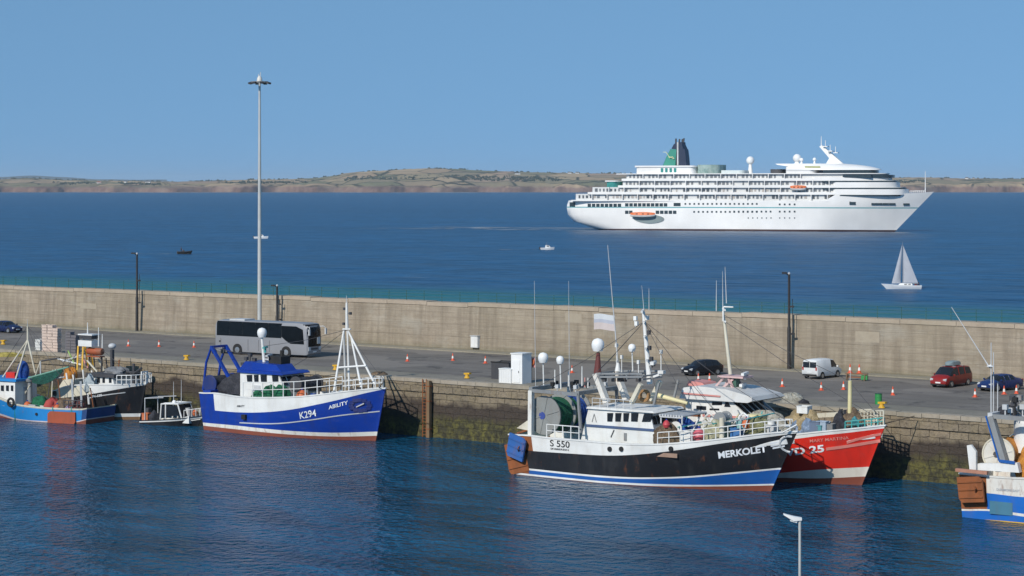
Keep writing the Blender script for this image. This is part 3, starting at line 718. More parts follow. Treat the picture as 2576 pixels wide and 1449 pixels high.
    def fsec(z, x0, x1, b): return [(x0, 0, z), (lerp(x0, x1, .15), -b, z), (lerp(x0, x1, .85), -b, z), (x1, 0, z), (lerp(x0, x1, .85), b, z), (lerp(x0, x1, .15), b, z)]
    pts = [(405, 1330, 1545), (300, 1375, 1545), (200, 1432, 1545)]
    fun.loft([fsec(P(a, y).z if y != 405 else fz, P(a, y).x, P(b_, y).x, 3.4) for y, a, b_ in pts]); f_ = fun.build('funnel', FG, r_)
    fun = MB(); pts = [(405, 1535, 1675), (300, 1535, 1665), (200, 1535, 1650), (195, 1440, 1645), (140, 1470, 1620), (110, 1520, 1610)]
    fun.loft([fsec(P(a, y).z if y != 405 else fz, P(a, y).x, P(b_, y).x, 3.6) for y, a, b_ in pts]); fun.build('funnel_casing', FN, f_)
    mb = MB()
    for x in (1500, 1545, 1580, 1600): a = P(x, 130); mb.tube((a.x, rnd.uniform(-2, 2), a.z), (a.x, 0, a.z + 2.2 + rnd.uniform(-.6, .6)), .5, .45)
    mb.build('exhaust_pipe', DGREY, f_)
    mb = MB(); q = [P(1545, y) for y in (400, 110)]; mb.bar((q[0].x, -3.75, q[0].z), (q[1].x, -3.75, q[1].z), .8, .2); mb.build('funnel_trim', LGREY, f_)
    mb = MB(); bp = [P(x, y) for x, y in ((1365, 235), (1400, 235), (1425, 270), (1445, 310), (1480, 290), (1500, 320), (1440, 290))]
    for a, b_ in zip(bp, bp[1:]): mb.bar((a.x, -3.62, a.z), (b_.x, -3.62, b_.z), 1.3, .2)
    mb.build('funnel_emblem', paint('emblem_yellow', (.75, .75, .45), .5, .05), f_)
    # radomes and raking mast
    for cx, cy, rr_, yl, bz in ((1887.6, 403.6, 10.2, 0, t5), (2005, 398, 10.4, -3, t5 + 5), (2016.5, 402, 4.8, -4, t5 + 5), (2049, 401, 4.6, 0, t5 + 5)):
        p = fr.p((cx, cy), yl); rad = rr_ / 4.75
        MB().sphere(p, rad, 16).build('radome', CLEAN, r_)
        mb = MB(); mb.lathe((p.x, p.y, 0), [(rad * .75, bz - .3), (rad * .6, bz + .5), (rad * .35, p.z - rad * .8)], 12); mb.build('radome_pedestal', WH, r_)
    m_ = [fr.p(S2(x, y), 0) for x, y in ((1120, 380), (1165, 300), (1045, 160), (1075, 145), (1215, 265), (1340, 375))]
    mb = MB(); mb.prism([(p.x, p.z) for p in m_], -1.6, 1.6); ms = mb.build('mast', WH, r_)
    for (x, y), w, d in (((1120, 160), 5.5, .4), ((1180, 215), 7, .5), ((1240, 235), 4, .4)):
        p = fr.p(S2(x, y), 0); mb = MB(); mb.box((p.x, 0, p.z), (2.4, w, d)); mb.tube((p.x, -w * .3, p.z), (p.x, -w * .3, p.z + 3.2), .16); mb.build('radar_platform', WH, ms)
    p = fr.p(S2(1062, 150), 0); whip(ms, p, (p.x, 0, p.z + 5), .25, WH, 'mast_antenna')
    p = fr.p(S2(2318, 730), 0); whip(r_, (p.x, 0, 18), (p.x, 0, p.z + 11.5), .28, WH, 'jackstaff')
    rail(r_, [(fr.p((2290, 486), -3).x, -4, h.zs(.96) - .1), (h.xb - 4, -1.2, h.zb - .4)], 1.1, 8, .12, 1, WH)
    # grey platform door low on the side
    c = h.q(S1(1180, 1075)); c2 = h.q(S1(1300, 1075)); mb = MB(); rz = math.atan2(c2.y - c.y, c2.x - c.x)
    M = Matrix.Rotation(rz, 3, 'Z'); o = []
    for i in range(20): a = i / 20 * 2 * math.pi; o.append((8.6 * math.cos(a), 2.3 * math.sin(a) - (.9 if math.cos(a) < 0 else 0) * abs(math.cos(a)) * -.6))
    mb.loft([[c + M @ Vector((x, yy, z)) for x, z in o] for yy in (-.3, .3)]); mb.build('side_platform', paint('platform_grey', (.20, .25, .25), .5, .3, scale=.3), r_)
    # boats carried or tended by the ship
    def lifeboat(p, L, label, rz):
        l_ = root('lifeboat', label, 'lifeboat', loc=fr.w(p), rz=fr.a + rz)
        def sec(t, k): w = 1.7 * math.sqrt(max(0, 1 - (2 * t - 1) ** 4)) + .05; x = (t - .5) * L; return w, x
        mb = MB(); secs = []
        for i in range(13): w, x = sec(i / 12, 0); e = abs(i / 6 - 1) ** 3 * .5; secs.append([(x, -w, 1.2 + e), (x, -w * .8, .45 + e), (x, 0, .1 + e), (x, w * .8, .45 + e), (x, w, 1.2 + e)])
        mb.loft(secs); mb.build('hull', WHITE, l_)
        mb = MB(); secs = []
        for i in range(13): w, x = sec(i / 12, 0); e = abs(i / 6 - 1) ** 3 * .4; secs.append([(x, -w * 1.02, 1.2 + e), (x, -w * .8, 2.3 - e), (x, 0, 2.8 - e), (x, w * .8, 2.3 - e), (x, w * 1.02, 1.2 + e)])
        mb.loft(secs); mb.build('canopy', paint('lifeboat_orange', (.75, .17, .04), .5, .15, scale=.3), l_)
        for k in (-.2, .05, .25): MB().box((L * k, -1.62, 1.85), (1.1, .12, .4)).build('window', GLASS, l_)
    p = fr.p((2008, 477), -12.6); lifeboat((p.x, -12.7, p.z - .6), 8.4, 'small orange covered lifeboat hanging amid the upper decks of the cruise ship', 0)
    p = h.q((1619, 545)); lifeboat((p.x, p.y - 1.9, p.z - .4), 13.5, 'long orange tender boat alongside the ship above its grey side platform', 0)
    # churned water along the side
    mb = MB(); rr = random.Random(9)
    for i in range(90):
        x = rr.uniform(-215, 8); y = -HB - rr.uniform(.3, 8) - (3 if x < -185 else 0); w = rr.uniform(2, 10); d_ = rr.uniform(.4, 1.6)
        if rr.random() < .25: x = rr.uniform(-290, -190); y = -rr.uniform(-14, 14)
        mb.add([(x - w, y, .05), (x - w * .3, y - d_, .05), (x + w * .6, y - d_ * .8, .05), (x + w, y, .05), (x + w * .1, y + d_, .05)], [(0, 1, 2, 3, 4)])
    tag(place(mb.build('foam', FOAM), fr), kind='stuff')
cruise()
# ------------------------------------------------------------------ small craft at sea
def yacht():
    fr = Fr(G(2267, 727), 172); ns = 1
    r_ = root('sailing_yacht', 'white sailing yacht with two grey sails near the quay wall', 'sailing boat', fr)
    X0, X1 = fr.p((2317, 727), 0).x, fr.p((2216, 718), 0).x
    L = X1 - X0; mb = MB(); secs = []
    for i in range(15):
        t = i / 14; w = 1.5 * (.75 + .25 * min(1, t * 4)) * (1 - max(0, (t - .35) / .65) ** 2.2) + .03; x0 = lerp(X0, X1 - 1.3, t); x1 = lerp(X0 - .15, X1, t); s_ = .85 + .35 * t * t
        secs.append([(x1, -w, s_), (lerp(x0, x1, .5), -w * .92, s_ * .5), (x0, -w * .6, -.1), (x0, w * .6, -.1), (lerp(x0, x1, .5), w * .92, s_ * .5), (x1, w, s_)])
    mb.loft(secs); mb.build('hull', CLEAN, r_)
    m = fr.p((2271, 715), 0); top = fr.p((2271.5, 609), 0)
    mb = MB(); mb.tube((m.x, 0, .9), (m.x, 0, top.z), .07, .04); mb.build('mast', GREY, r_)
    sail = netmat('sail_cloth', (.36, .38, .42), (.44, .46, .50), .15)
    def tri(a, b_, c, belly, name):
        mb = MB(); n = 10; V = {}
        for i in range(n + 1):
            for j in range(n + 1 - i):
                u, v = i / n, j / n; w = 1 - u - v; P = Vector(a) * w + Vector(b_) * u + Vector(c) * v; P.y += belly * 9 * u * v * w + belly * 1.2 * (u * v) ; V[i, j] = P
        vs = []; ix = {}
        for k, P in V.items(): ix[k] = len(vs); vs.append(P)
        f = []
        for i in range(n):
            for j in range(n - i):
                f.append((ix[i, j], ix[i + 1, j], ix[i, j + 1]))
                if i + j < n - 1: f.append((ix[i + 1, j], ix[i + 1, j + 1], ix[i, j + 1]))
        nb = len(vs); vs2 = vs + [v + Vector((0, .02, 0)) for v in vs]
        mb.add(vs2, f + [tuple(k + nb for k in reversed(q)) for q in f]); mb.build(name, sail, r_, merge=False)
    q = lambda x, y: fr.p((x, y), 0)
    a, b_, c = q(2270, 615), q(2243, 713), q(2268, 713); tri((m.x + .15, 0, a.z), (b_.x, 0, b_.z), (c.x + .25, 0, c.z), .9, 'jib')
    a, b_, c = q(2273, 618), q(2309, 711), q(2274, 711); tri((m.x - .1, 0, a.z), (b_.x, .9, b_.z), (m.x - .12, 0, c.z), .8, 'mainsail')
    p = q(2309, 712); mb = MB(); mb.tube((m.x, 0, p.z - .1), (p.x, .9, p.z - .1), .06); mb.build('boom', GREY, r_)
    mb = MB(); mb.prism([(m.x - 2.2, .9), (m.x + 1.0, .95), (m.x + .5, 1.35), (m.x - 2, 1.3)], -.75, .75); cb = mb.build('cabin_top', CLEAN, r_)
    for k in (-1.5, -.6): MB().box((m.x + k, .76, 1.12), (.6, .04, .16)).build('window', GLASS, cb)
    jk = [paint('red_jacket', (.35, .06, .05), .8, .1), paint('navy_jacket', (.03, .04, .09), .8, .1)]
    for k, dx in enumerate((-2.9, -3.5)): person((fr.w((m.x + dx, .2, .62))), fr.a + 1.2 + k, 'person', ('person in a red jacket sitting in the yacht cockpit', 'person in a navy jacket sitting at the yacht stern')[k], jk[k], seated=True)
SKIN = paint('skin', (.45, .26, .18), .6, .05); DARKC = paint('dark_trousers', (.03, .03, .04), .85, .1)
def skin_figure(name, joints, edges, rad, mat, parent):
    me = bpy.data.meshes.new(name); me.from_pydata(joints, edges, []); o = bpy.data.objects.new(name, me); C.objects.link(o); o.parent = parent
    md = o.modifiers.new('skin', 'SKIN')
    for i, v in enumerate(me.skin_vertices[0].data): v.radius = (rad[i], rad[i]); v.use_root = (i == 0)
    md2 = o.modifiers.new('sub', 'SUBSURF'); md2.levels = 1; md2.render_levels = 1
    me.materials.append(mat); return o
def person(p, rz, name, label, jacket, seated=False):
    r_ = root(name, label, 'person', loc=p, rz=rz)
    if seated: hip, kn, ft = .12, (.42, .16), (.46, -.28)
    else: hip, kn, ft = .92, (.04, .5), (0, .05)
    J = [(0, 0, hip), (0, 0, hip + .25), (.02, 0, hip + .48), (.03, 0, hip + .58), (.05, 0, hip + .74)]; Rr = [.15, .14, .15, .06, .105]
    Ed = [(0, 1), (1, 2), (2, 3), (3, 4)]
    for s_ in (-1, 1):
        i = len(J); J += [(.0, s_ * .2, hip + .46), (.05, s_ * .26, hip + .2), (.25, s_ * .2, hip + .08), (.33, s_ * .18, hip + .09)]; Rr += [.06, .05, .04, .035]; Ed += [(2, i), (i, i + 1), (i + 1, i + 2), (i + 2, i + 3)]
        i = len(J); J += [(kn[0] * .15, s_ * .1, hip - .04), (kn[0], s_ * .11, kn[1]), (ft[0], s_ * .11, ft[1]), (ft[0] + .16, s_ * .11, ft[1] - .01)]; Rr += [.09, .065, .05, .04]; Ed += [(0, i), (i, i + 1), (i + 1, i + 2), (i + 2, i + 3)]
    skin_figure('body', J, Ed, Rr, SKIN, r_)
    Ej = [(0, 1), (1, 2)]; Jj = [(0, 0, hip + .02), (0, 0, hip + .25), (.02, 0, hip + .48)]; Rj = [.17, .165, .17]
    for s_ in (-1, 1):
        i = len(Jj); Jj += [(.0, s_ * .21, hip + .46), (.05, s_ * .27, hip + .2), (.22, s_ * .21, hip + .09)]; Rj += [.085, .07, .055]; Ej += [(2, i), (i, i + 1), (i + 1, i + 2)]
    skin_figure('jacket', Jj, Ej, Rj, jacket, r_)
    Jt = [(0, 0, hip)]; Rt = [.165]; Et = []
    for s_ in (-1, 1):
        i = len(Jt); Jt += [(kn[0] * .2, s_ * .1, hip - .04), (kn[0], s_ * .11, kn[1]), (ft[0], s_ * .11, ft[1] + .06)]; Rt += [.1, .08, .065]; Et += [(0, i), (i, i + 1), (i + 1, i + 2)]
    skin_figure('trousers', Jt, Et, Rt, DARKC, r_)
    mb = MB(); mb.sphere((.045, 0, hip + .785), .112, 10, .85); mb.build('hair', paint('dark_hair', (.03, .02, .015), .8, 0), r_)
    return r_
yacht()
def launch(px, py, deg, L, label, hullm, cabin=True, crew=0, wake=True):
    fr = Fr(G(px, py), deg); r_ = root('motor_boat', label, 'motor boat', fr)
    mb = MB(); secs = []
    for i in range(13):
        t = i / 12; w = L * .17 * (1 - max(0, (t - .4) / .6) ** 2.2) + .03; x0 = (t - .5) * L * .92; x1 = (t - .5) * L; s_ = L * .13 + .3 * t * t
        secs.append([(x1, -w, s_), (x0, -w * .8, -.1), (x0, w * .8, -.1), (x1, w, s_)])
    mb.loft(secs); mb.build('hull', hullm, r_)
    s_ = L * .13
    if cabin:
        mb = MB(); mb.prism([(-L * .15, s_), (L * .22, s_), (L * .1, s_ + .9), (-L * .12, s_ + .95)], -L * .11, L * .11); cb = mb.build('cabin', CLEAN, r_)
        for sd in (-1, 1): MB().box((L * .02, sd * L * .112, s_ + .6), (L * .16, .04, .35)).build('window', GLASS, cb)
        mb = MB(); mb.tube((-L * .05, 0, s_ + .9), (-L * .05, 0, s_ + 2), .04); mb.build('mast', GREY, r_)
    else:
        mb = MB(); mb.box((-L * .1, 0, s_ + .25), (.5, .6, .8)); mb.build('console', DGREY, r_)
        for sd in (-1, 1): mb = MB(); mb.path([(-L * .45, sd * L * .17, s_), (L * .1, sd * L * .17, s_ + .05), (L * .42, sd * L * .07, s_ + .25), (L * .5, 0, s_ + .35)], .22, 8); mb.build('inflatable_tube', hullm, r_)
    mb = MB(); mb.box((-L * .52, 0, s_ * .8), (.4, .45, .9)); mb.build('outboard_motor', DGREY, r_)
    for k in range(crew): person(fr.w((-L * .28 + .8 * k, .25 - .5 * k, s_ - .05)), fr.a, 'person', ('person in dark clothes steering the black inflatable boat', 'person in dark clothes riding forward in the black inflatable boat')[k], DARKC, seated=k == 1)
    if wake:
        mb = MB(); rr = random.Random(int(px))
        for i in range(14):
            x = -L * .4 - rr.uniform(0, L * 3); w = rr.uniform(.6, 2.2); y = rr.uniform(-.6, .6) * (1 - x * .06); d_ = rr.uniform(.12, .4)
            mb.add([(x - w, y, .05), (x, y - d_, .05), (x + w, y, .05), (x, y + d_, .05)], [(0, 1, 2, 3)])
        tag(place(mb.build('wake', FOAM), fr), kind='stuff')
launch(1377, 628, 8, 5.4, 'small white motor boat with cabin on the open sea', CLEAN)
launch(465, 639, -10, 5.0, 'black inflatable boat with dark figures aboard on the open sea', RUBBER, False, 2)
launch(657, 600, -3, 6.5, 'small pale motor boat passing behind the tall light mast', CLEAN)
# wind-streak foam on the open water
mb = MB(); rr = random.Random(21)
for i in range(40):
    px, py = rr.uniform(0, 2576), rr.uniform(560, 700); p = G(px, py); w = rr.uniform(1, 4); d_ = rr.uniform(.1, .25)
    if 1400 < px < 2300 and py < 592: continue
    mb.add([p + Vector((-w, 0, .04)), p + Vector((0, -d_, .04)), p + Vector((w, 0, .04)), p + Vector((0, d_, .04))], [(0, 1, 2, 3)])
for i in range(60):
    px = rr.uniform(1100, 1640); py = lerp(571, 576, (px - 1100) / 540) + rr.uniform(-.8, .8); p = G(px, py); w = rr.uniform(4, 14); d_ = rr.uniform(.6, 2.2)
    mb.add([p + Vector((-w, 0, .04)), p + Vector((0, -d_, .04)), p + Vector((w, 0, .04)), p + Vector((0, d_, .04))], [(0, 1, 2, 3)])
tag(mb.build('whitecaps', FOAM), kind='stuff')
# ------------------------------------------------------------------ vehicles on the quay
PLW = paint('number_plate_white', (.75, .75, .72), .5, .1); HEADL = paint('headlight_glass', (.6, .62, .62), .15, .05); TAILL = paint('tail_light_red', (.4, .01, .01), .3, .05)
def car(name, label, cat, px, deg, st, W, body, wheel_x, wr=.31, group=None, roofbox=False, rear_panes=None, vents=False):
    p = G(px[0], px[1], QZ + .012); r_ = root(name, label, cat, loc=p, rz=R(deg), group=group)
    def sec(s):
        x, wf, zl, zb, zt, wt, fl = s; w = W / 2 * wf; t = W / 2 * wt * (wf * .5 + .5)
        h = [(w * .90, zl), (w * .985, zl + .12), (w, (zl + zb) * .5 + .08), (w * .965, zb), (t, zt - .07), (t * .86, zt), (t * .4, zt + .035)]
        return [(x, y, z) for y, z in h] + [(x, -y, z) for y, z in reversed(h)]
    S = [sec(s) for s in st]; n = len(S[0])
    parts = {'body': MB(), 'windscreen': MB(), 'rear_window': MB(), 'sideL': MB(), 'sideR': MB()}
    for i in range(len(S) - 1):
        fl = st[i][6]
        for j in range(n - 1):
            q = [S[i][j], S[i][j + 1], S[i + 1][j + 1], S[i + 1][j]]
            top = 4 <= j <= 8
            key = 'windscreen' if fl == 'w' and top else 'rear_window' if fl == 'r' and top else 'sideL' if fl in 'sw' and j == 3 else 'sideR' if fl in 'sw' and j == n - 5 else 'body'
            parts[key].add([Vector(v) for v in q], [(0, 1, 2, 3)])
    for s in (S[0], S[-1]): parts['body'].add([Vector(v) for v in s], [tuple(range(n))])
    for i in range(len(S) - 1): parts['body'].add([Vector(S[i][0]), Vector(S[i + 1][0]), Vector(S[i + 1][-1]), Vector(S[i][-1])], [(0, 1, 2, 3)])
    for k, m in parts.items():
        if not len(m.bm.verts): m.bm.free(); continue
        bmesh.ops.remove_doubles(m.bm, verts=m.bm.verts, dist=.0005)
        m.build(k if k[:4] != 'side' else 'side_window', body if k == 'body' else GLASS, r_, 50)
    for sd in (-1, 1):                                 # door pillars
        for i, s in enumerate(st[:-1]):
            if s[6] == 's' and i and st[i - 1][6] == 's':
                a = Vector(S[i][3]); b_ = Vector(S[i][4])
                if sd < 0: a.y *= -1; b_.y *= -1
                MB().bar(a + Vector((0, sd * .012, 0)), b_ + Vector((0, sd * .012, 0)), .09, .03).build('door_pillar', body, r_)
    for x in wheel_x:
        for sd in (-1, 1):
            y = sd * (W / 2 - .10)
            mb = MB(); mb.lathe((x, y, wr), [(0, -.1), (wr * .85, -.105), (wr, -.07), (wr, .07), (wr * .85, .115), (0, .115)], 20, 'y'); wl = mb.build('wheel', RUBBER, r_)
            mb = MB(); mb.lathe((x, y + sd * .10, wr), [(0, -.02), (wr * .64, -.02), (wr * .62, .03), (0, .02)], 14, 'y'); mb.build('rim', CHROME, wl)
            mb = MB(); mb.lathe((x, sd * (W / 2 - .035), wr + .03), [(0, -.03), (wr * 1.2, -.03), (wr * 1.2, .02), (0, .02)], 20, 'y'); mb.build('wheel_arch', RUBBER, r_)
    f, b_ = st[-1], st[0]; zf = st[-2][3] - .1
    for sd in (-1, 1):
        MB().box((lerp(st[-2][0], f[0], .55), sd * W * .36, lerp(zf, f[3], .35)), (.24, .3, .15), ry=.35).build('headlight', HEADL, r_)
        MB().box((b_[0] - .01, sd * W * .40, b_[3] + (.05 if not rear_panes else -.02)), (.08, .13, .3)).build('tail_light', TAILL, r_)
        i = next(i for i, s in enumerate(st) if s[6] == 'w')
        MB().box((st[i][0] + .35, sd * (W / 2 + .09), st[i][3] + .08), (.12, .16, .14)).build('door_mirror', body, r_)
    MB().box((f[0] + .01, 0, f[2] + .15), (.05, .52, .12)).build('number_plate', PLW, r_)
    MB().box((b_[0] - .02, 0, b_[2] + .22), (.05, .52, .12)).build('number_plate', PLW, r_)
    MB().box((f[0] - .02, 0, f[2] - .02), (.12, W * .8, .12)).build('bumper', RUBBER, r_)
    MB().box((b_[0] + .02, 0, b_[2] - .02), (.14, W * .84, .16)).build('bumper', RUBBER, r_)
    if rear_panes:
        for y0, y1 in ((-.72, -.03), (.03, .72)): MB().box((b_[0] + .0, (y0 + y1) / 2 * W / 1.8, 1.36), (.06, (y1 - y0) * W / 1.8, .52), ry=.05).build('rear_window', GLASS, r_)
    if roofbox:
        mb = MB(); secs = []
        for i in range(11):
            t = i / 10; w = .42 * (1 - (2 * t - 1) ** 6 * .6); x = lerp(-1.35, .75, t); h_ = .36 * (1 - (2 * t - 1) ** 4 * .75) + .02
            secs.append([(x, -w, 1.93), (x, -w * .9, 1.93 + h_ * .8), (x, -w * .5, 1.93 + h_), (x, w * .5, 1.93 + h_), (x, w * .9, 1.93 + h_ * .8), (x, w, 1.93)])
        mb.loft(secs); rb = mb.build('roof_box', paint('roof_box_grey', (.22, .27, .27), .35, .15), r_)
        for x in (-.95, .4): MB().bar((x, -.7, 1.86), (x, .7, 1.86), .07).build('roof_bar', GREY, r_)
    return r_
HATCH = [(-2.0, .90, .35, .70, .78, .80, 'b'), (-1.93, .95, .25, .92, 1.02, .78, 'r'), (-1.5, 1, .22, .95, 1.38, .68, 's'), (-.75, 1, .2, .94, 1.47, .67, 's'), (.15, 1, .2, .92, 1.46, .67, 's'), (.55, 1, .2, .91, 1.37, .68, 'w'),
         (1.15, 1, .2, .88, .99, .76, 'b'), (1.7, .95, .22, .77, .85, .76, 'b'), (1.95, .86, .3, .58, .66, .74, '')]
SALOON = [(-2.2, .90, .35, .75, .82, .80, 'b'), (-2.1, .95, .25, .92, 1.0, .78, 'b'), (-1.55, 1, .22, .95, 1.04, .76, 'r'), (-1.0, 1, .22, .95, 1.36, .67, 's'), (-.4, 1, .2, .94, 1.43, .66, 's'), (.3, 1, .2, .92, 1.42, .66, 's'), (.65, 1, .2, .91, 1.35, .67, 'w'),
          (1.25, 1, .2, .88, .98, .76, 'b'), (1.9, .95, .22, .77, .85, .76, 'b'), (2.2, .86, .3, .58, .66, .74, '')]
MPV = [(-2.35, .92, .4, .85, .95, .86, 'b'), (-2.28, .96, .28, 1.1, 1.22, .86, 'r'), (-2.02, 1, .25, 1.14, 1.74, .79, 's'), (-1.0, 1, .25, 1.12, 1.84, .77, 's'), (.1, 1, .25, 1.08, 1.85, .77, 's'), (.85, 1, .25, 1.05, 1.76, .78, 'w'),
       (1.65, .99, .25, 1.02, 1.12, .82, 'b'), (2.15, .95, .25, .90, .99, .82, 'b'), (2.38, .86, .32, .62, .70, .8, '')]
VAN = [(-2.19, .95, .42, 1.02, 1.72, .84, 'b'), (-2.1, .99, .3, 1.04, 1.80, .83, 'b'), (-.9, 1, .26, 1.04, 1.83, .83, 'b'), (.25, 1, .25, 1.03, 1.83, .83, 's'), (.8, 1, .25, 1.02, 1.74, .82, 'w'),
       (1.45, .98, .25, .98, 1.08, .82, 'b'), (2.0, .94, .25, .84, .93, .8, 'b'), (2.19, .85, .35, .6, .68, .78, '')]
CARK = paint('car_black', (.008, .009, .014), .22, .1, (.05, .045, .04)); CARN = paint('car_navy', (.010, .018, .07), .25, .1, (.05, .045, .05)); CARB = paint('car_blue', (.012, .03, .12), .25, .1, (.06, .06, .08))
CARR = paint('car_red', (.24, .014, .010), .28, .2, (.12, .04, .03)); CARW = paint('van_white', (.70, .71, .70), .35, .12, (.4, .36, .3))
car('hatchback_car', 'black hatchback parked by the breakwater wall, nose to the left, two cones before it', 'car', (1766, 943), 214, HATCH, 1.74, CARK, (-1.25, 1.25))
car('saloon_car', 'dark navy car cut off by the left edge, parked under the harbour wall', 'car', (14, 836), -34, SALOON, 1.76, CARN, (-1.35, 1.35))
car('people_carrier', 'dark red people carrier with a grey roof box on top', 'car', (2393, 971), 229, MPV, 1.86, CARR, (-1.45, 1.5), .34, None, True)
car('blue_car', 'dark blue car parked to the right of the red people carrier', 'car', (2516, 981), 218, SALOON, 1.78, CARB, (-1.35, 1.35))
car('panel_van', 'small white panel van with its back doors towards the cones', 'van', (2068, 950), 50, VAN, 1.82, CARW, (-1.35, 1.35), .31, None, False, True)

def coach():
    GLASS = glass('coach_glass', (.004, .005, .006), .15); GLASS.node_tree.nodes['Principled BSDF'].inputs['Specular IOR Level'].default_value = .15
    p = G(674, 893, QZ + .012); r_ = root('coach', 'silver grey coach with black window band parked on the quay behind the blue trawler', 'bus', loc=p, rz=R(-33.5))
    SIL = paint('coach_silver', (.255, .26, .275), .35, .15, (.2, .18, .16), scale=.6); L, W, H = 12.0, 2.55, 3.7; r_.scale = (1.07, 1, 1)
    def sec(x, wf, z0, z1, k=.25): w = W / 2 * wf; return [(x, w * .96, z0), (x, w, z0 + .25), (x, w, 2.0), (x, w * .97, z1 - .35), (x, w * .86, z1 - .06), (x, w * .4, z1), (x, -w * .4, z1), (x, -w * .86, z1 - .06), (x, -w * .97, z1 - .35), (x, -w, 2.0), (x, -w, z0 + .25), (x, -w * .96, z0)]
    mb = MB(); mb.loft([sec(-L / 2, .93, .5, H - .3), sec(-L / 2 + .15, .98, .34, H - .08), sec(-L / 2 + .6, 1, .3, H), sec(L / 2 - 1.1, 1, .3, H), sec(L / 2 - .4, .99, .3, H - .06), sec(L / 2 - .12, .95, .33, H - .3), sec(L / 2, .86, .45, H - .9)])
    mb.build('body', SIL, r_, 30)
    sl = [(x, z) for x, z in ((-5.75, 2.15), (-5.7, 3.32), (4.9, 3.32), (5.55, 3.1), (5.6, 1.35), (3.6, 1.35), (3.0, 2.15))]
    for sd in (-1, 1):
        for x0, x1 in ((-5.75, -4.085), (-4.065, -2.385), (-2.365, -.685), (-.665, 1.015), (1.035, 2.73)):
            mb = MB(); secs = []
            for x in (x0, x1): secs.append([(x, sd * 1.25, 2.0), (x, sd * 1.294, 2.0), (x, sd * 1.262, 3.34), (x, sd * 1.15, 3.56), (x, sd * 1.05, 3.5)])
            mb.loft(secs); mb.build('side_window', GLASS, r_)
        mb = MB(); o = [(2.75, 2.15), (2.75, 3.32), (4.6, 3.32), (5.45, 3.0), (5.62, 1.45), (3.9, 1.45), (3.3, 1.75)]
        mb.add([Vector((x, sd * (1.292 - (.03 * clamp((z - 2) / 1.3))) , z)) for x, z in o] + [Vector((x, sd * 1.2, z)) for x, z in o], [tuple(range(7)), tuple(range(13, 6, -1))] + [(i, 7 + i, 7 + (i + 1) % 7, (i + 1) % 7) for i in range(7)])
        mb.build('side_window', GLASS, r_)
        mb = MB(); mb.path([(5.75, sd * 1.05, 3.25), (6.25, sd * 1.2, 3.3), (6.4, sd * 1.36, 3.1)], .05); mb.box((6.4, sd * 1.38, 2.75), (.14, .22, .62)); mb.build('wing_mirror', LGREY, r_)
        MB().box((5.96, sd * .88, .95), (.16, .32, .42)).build('headlight', HEADL, r_)
        for x in (-3.0, 3.35):
            mb = MB(); mb.lathe((x, sd * 1.14, .52), [(0, -.15), (.5, -.15), (.52, .14), (.4, .16), (0, .14)], 22, 'y'); w = mb.build('wheel', RUBBER, r_)
            mb = MB(); mb.lathe((x, sd * 1.30, .52), [(0, -.04), (.3, -.03), (.28, .03), (.1, .04), (0, .04)], 14, 'y'); mb.build('rim', CHROME, w)
            mb = MB(); mb.lathe((x, sd * 1.272, .55), [(0, -.02), (.62, -.02), (.62, .012), (0, .012)], 22, 'y'); mb.build('wheel_arch', RUBBER, r_)
        for x in (-5.2, -1.6, -.2, 1.2): MB().box((x, sd * 1.277, 1.1), (.03, .03, 1.2)).build('locker_seam', DGREY, r_)
        MB().box((-5.35, sd * 1.278, 1.35), (.2, .03, .2)).build('filler_flap', DGREY, r_)
    mb = MB(); mb.loft([[(5.6, -1.22, 1.2), (5.93, -1.16, 1.2), (6.05, -.95, 1.2), (6.05, .95, 1.2), (5.93, 1.16, 1.2), (5.6, 1.22, 1.2)], [(5.6, -1.22, 2.7), (5.93, -1.16, 2.7), (6.05, -.95, 2.7), (6.05, .95, 2.7), (5.93, 1.16, 2.7), (5.6, 1.22, 2.7)], [(5.4, -1.15, 3.56), (5.75, -1.1, 3.54), (5.84, -.9, 3.52), (5.84, .9, 3.52), (5.75, 1.1, 3.54), (5.4, 1.15, 3.56)]])
    mb.build('windscreen', GLASS, r_)
    MB().box((6.06, .62, 1.8), (.04, .5, .7)).build('windscreen_notice', LGREY, r_)
    MB().box((6.02, 0, .62), (.06, .55, .13)).build('number_plate', PLW, r_)
    MB().box((5.98, 0, .95), (.08, 1.1, .18)).build('grille', DGREY, r_)
    MB().box((-3.4, 0, 3.72), (2.0, 1.7, .16)).build('roof_unit', LGREY, r_)
coach()
# ------------------------------------------------------------------ quay furniture
def upright(fr, px, z, label, cat, name, group=None):
    p = G(px[0], px[1], z); return root(name, label, cat, loc=p, rz=R(QA), group=group), p
mast, p = upright(None, (653, 858), QZ, 'very tall pale lighting mast with a round lamp ring rising behind the coach', 'light mast', 'lighting_mast')
top = AT(653, 203, p.y).z - QZ
MP = paint('galvanised_pole', (.50, .51, .49), .45, .2, (.3, .28, .24), 0, .15)
mb = MB(); mb.tube((0, 0, .35), (0, 0, top * .5), .26, .205, 14); mb.tube((0, 0, top * .5), (0, 0, top), .205, .13, 14); mb.build('pole', MP, mast)
mb = MB(); mb.lathe((0, 0, 0), [(0, .0), (.55, 0), (.55, .06), (.32, .1), (.3, .5), (0, .5)], 14); mb.build('base_plate', MP, mast)
mb = MB(); mb.lathe((0, 0, top - .25), [(.95, 0), (1.05, .02), (1.05, .16), (.95, .16), (.95, 0)], 20)
for k in range(4): a = k * math.pi / 2; mb.bar((0, 0, top - .17), (math.cos(a), math.sin(a), top - .17), .08)
mb.build('lamp_ring', GREY, mast)
for k in range(8):
    a = k * math.pi / 4 + .2; mb = MB(); mb.box((1.12 * math.cos(a), 1.12 * math.sin(a), top - .26), (.46, .42, .2), rz=a, ry=.25); mb.build('floodlight', DGREY, mast)
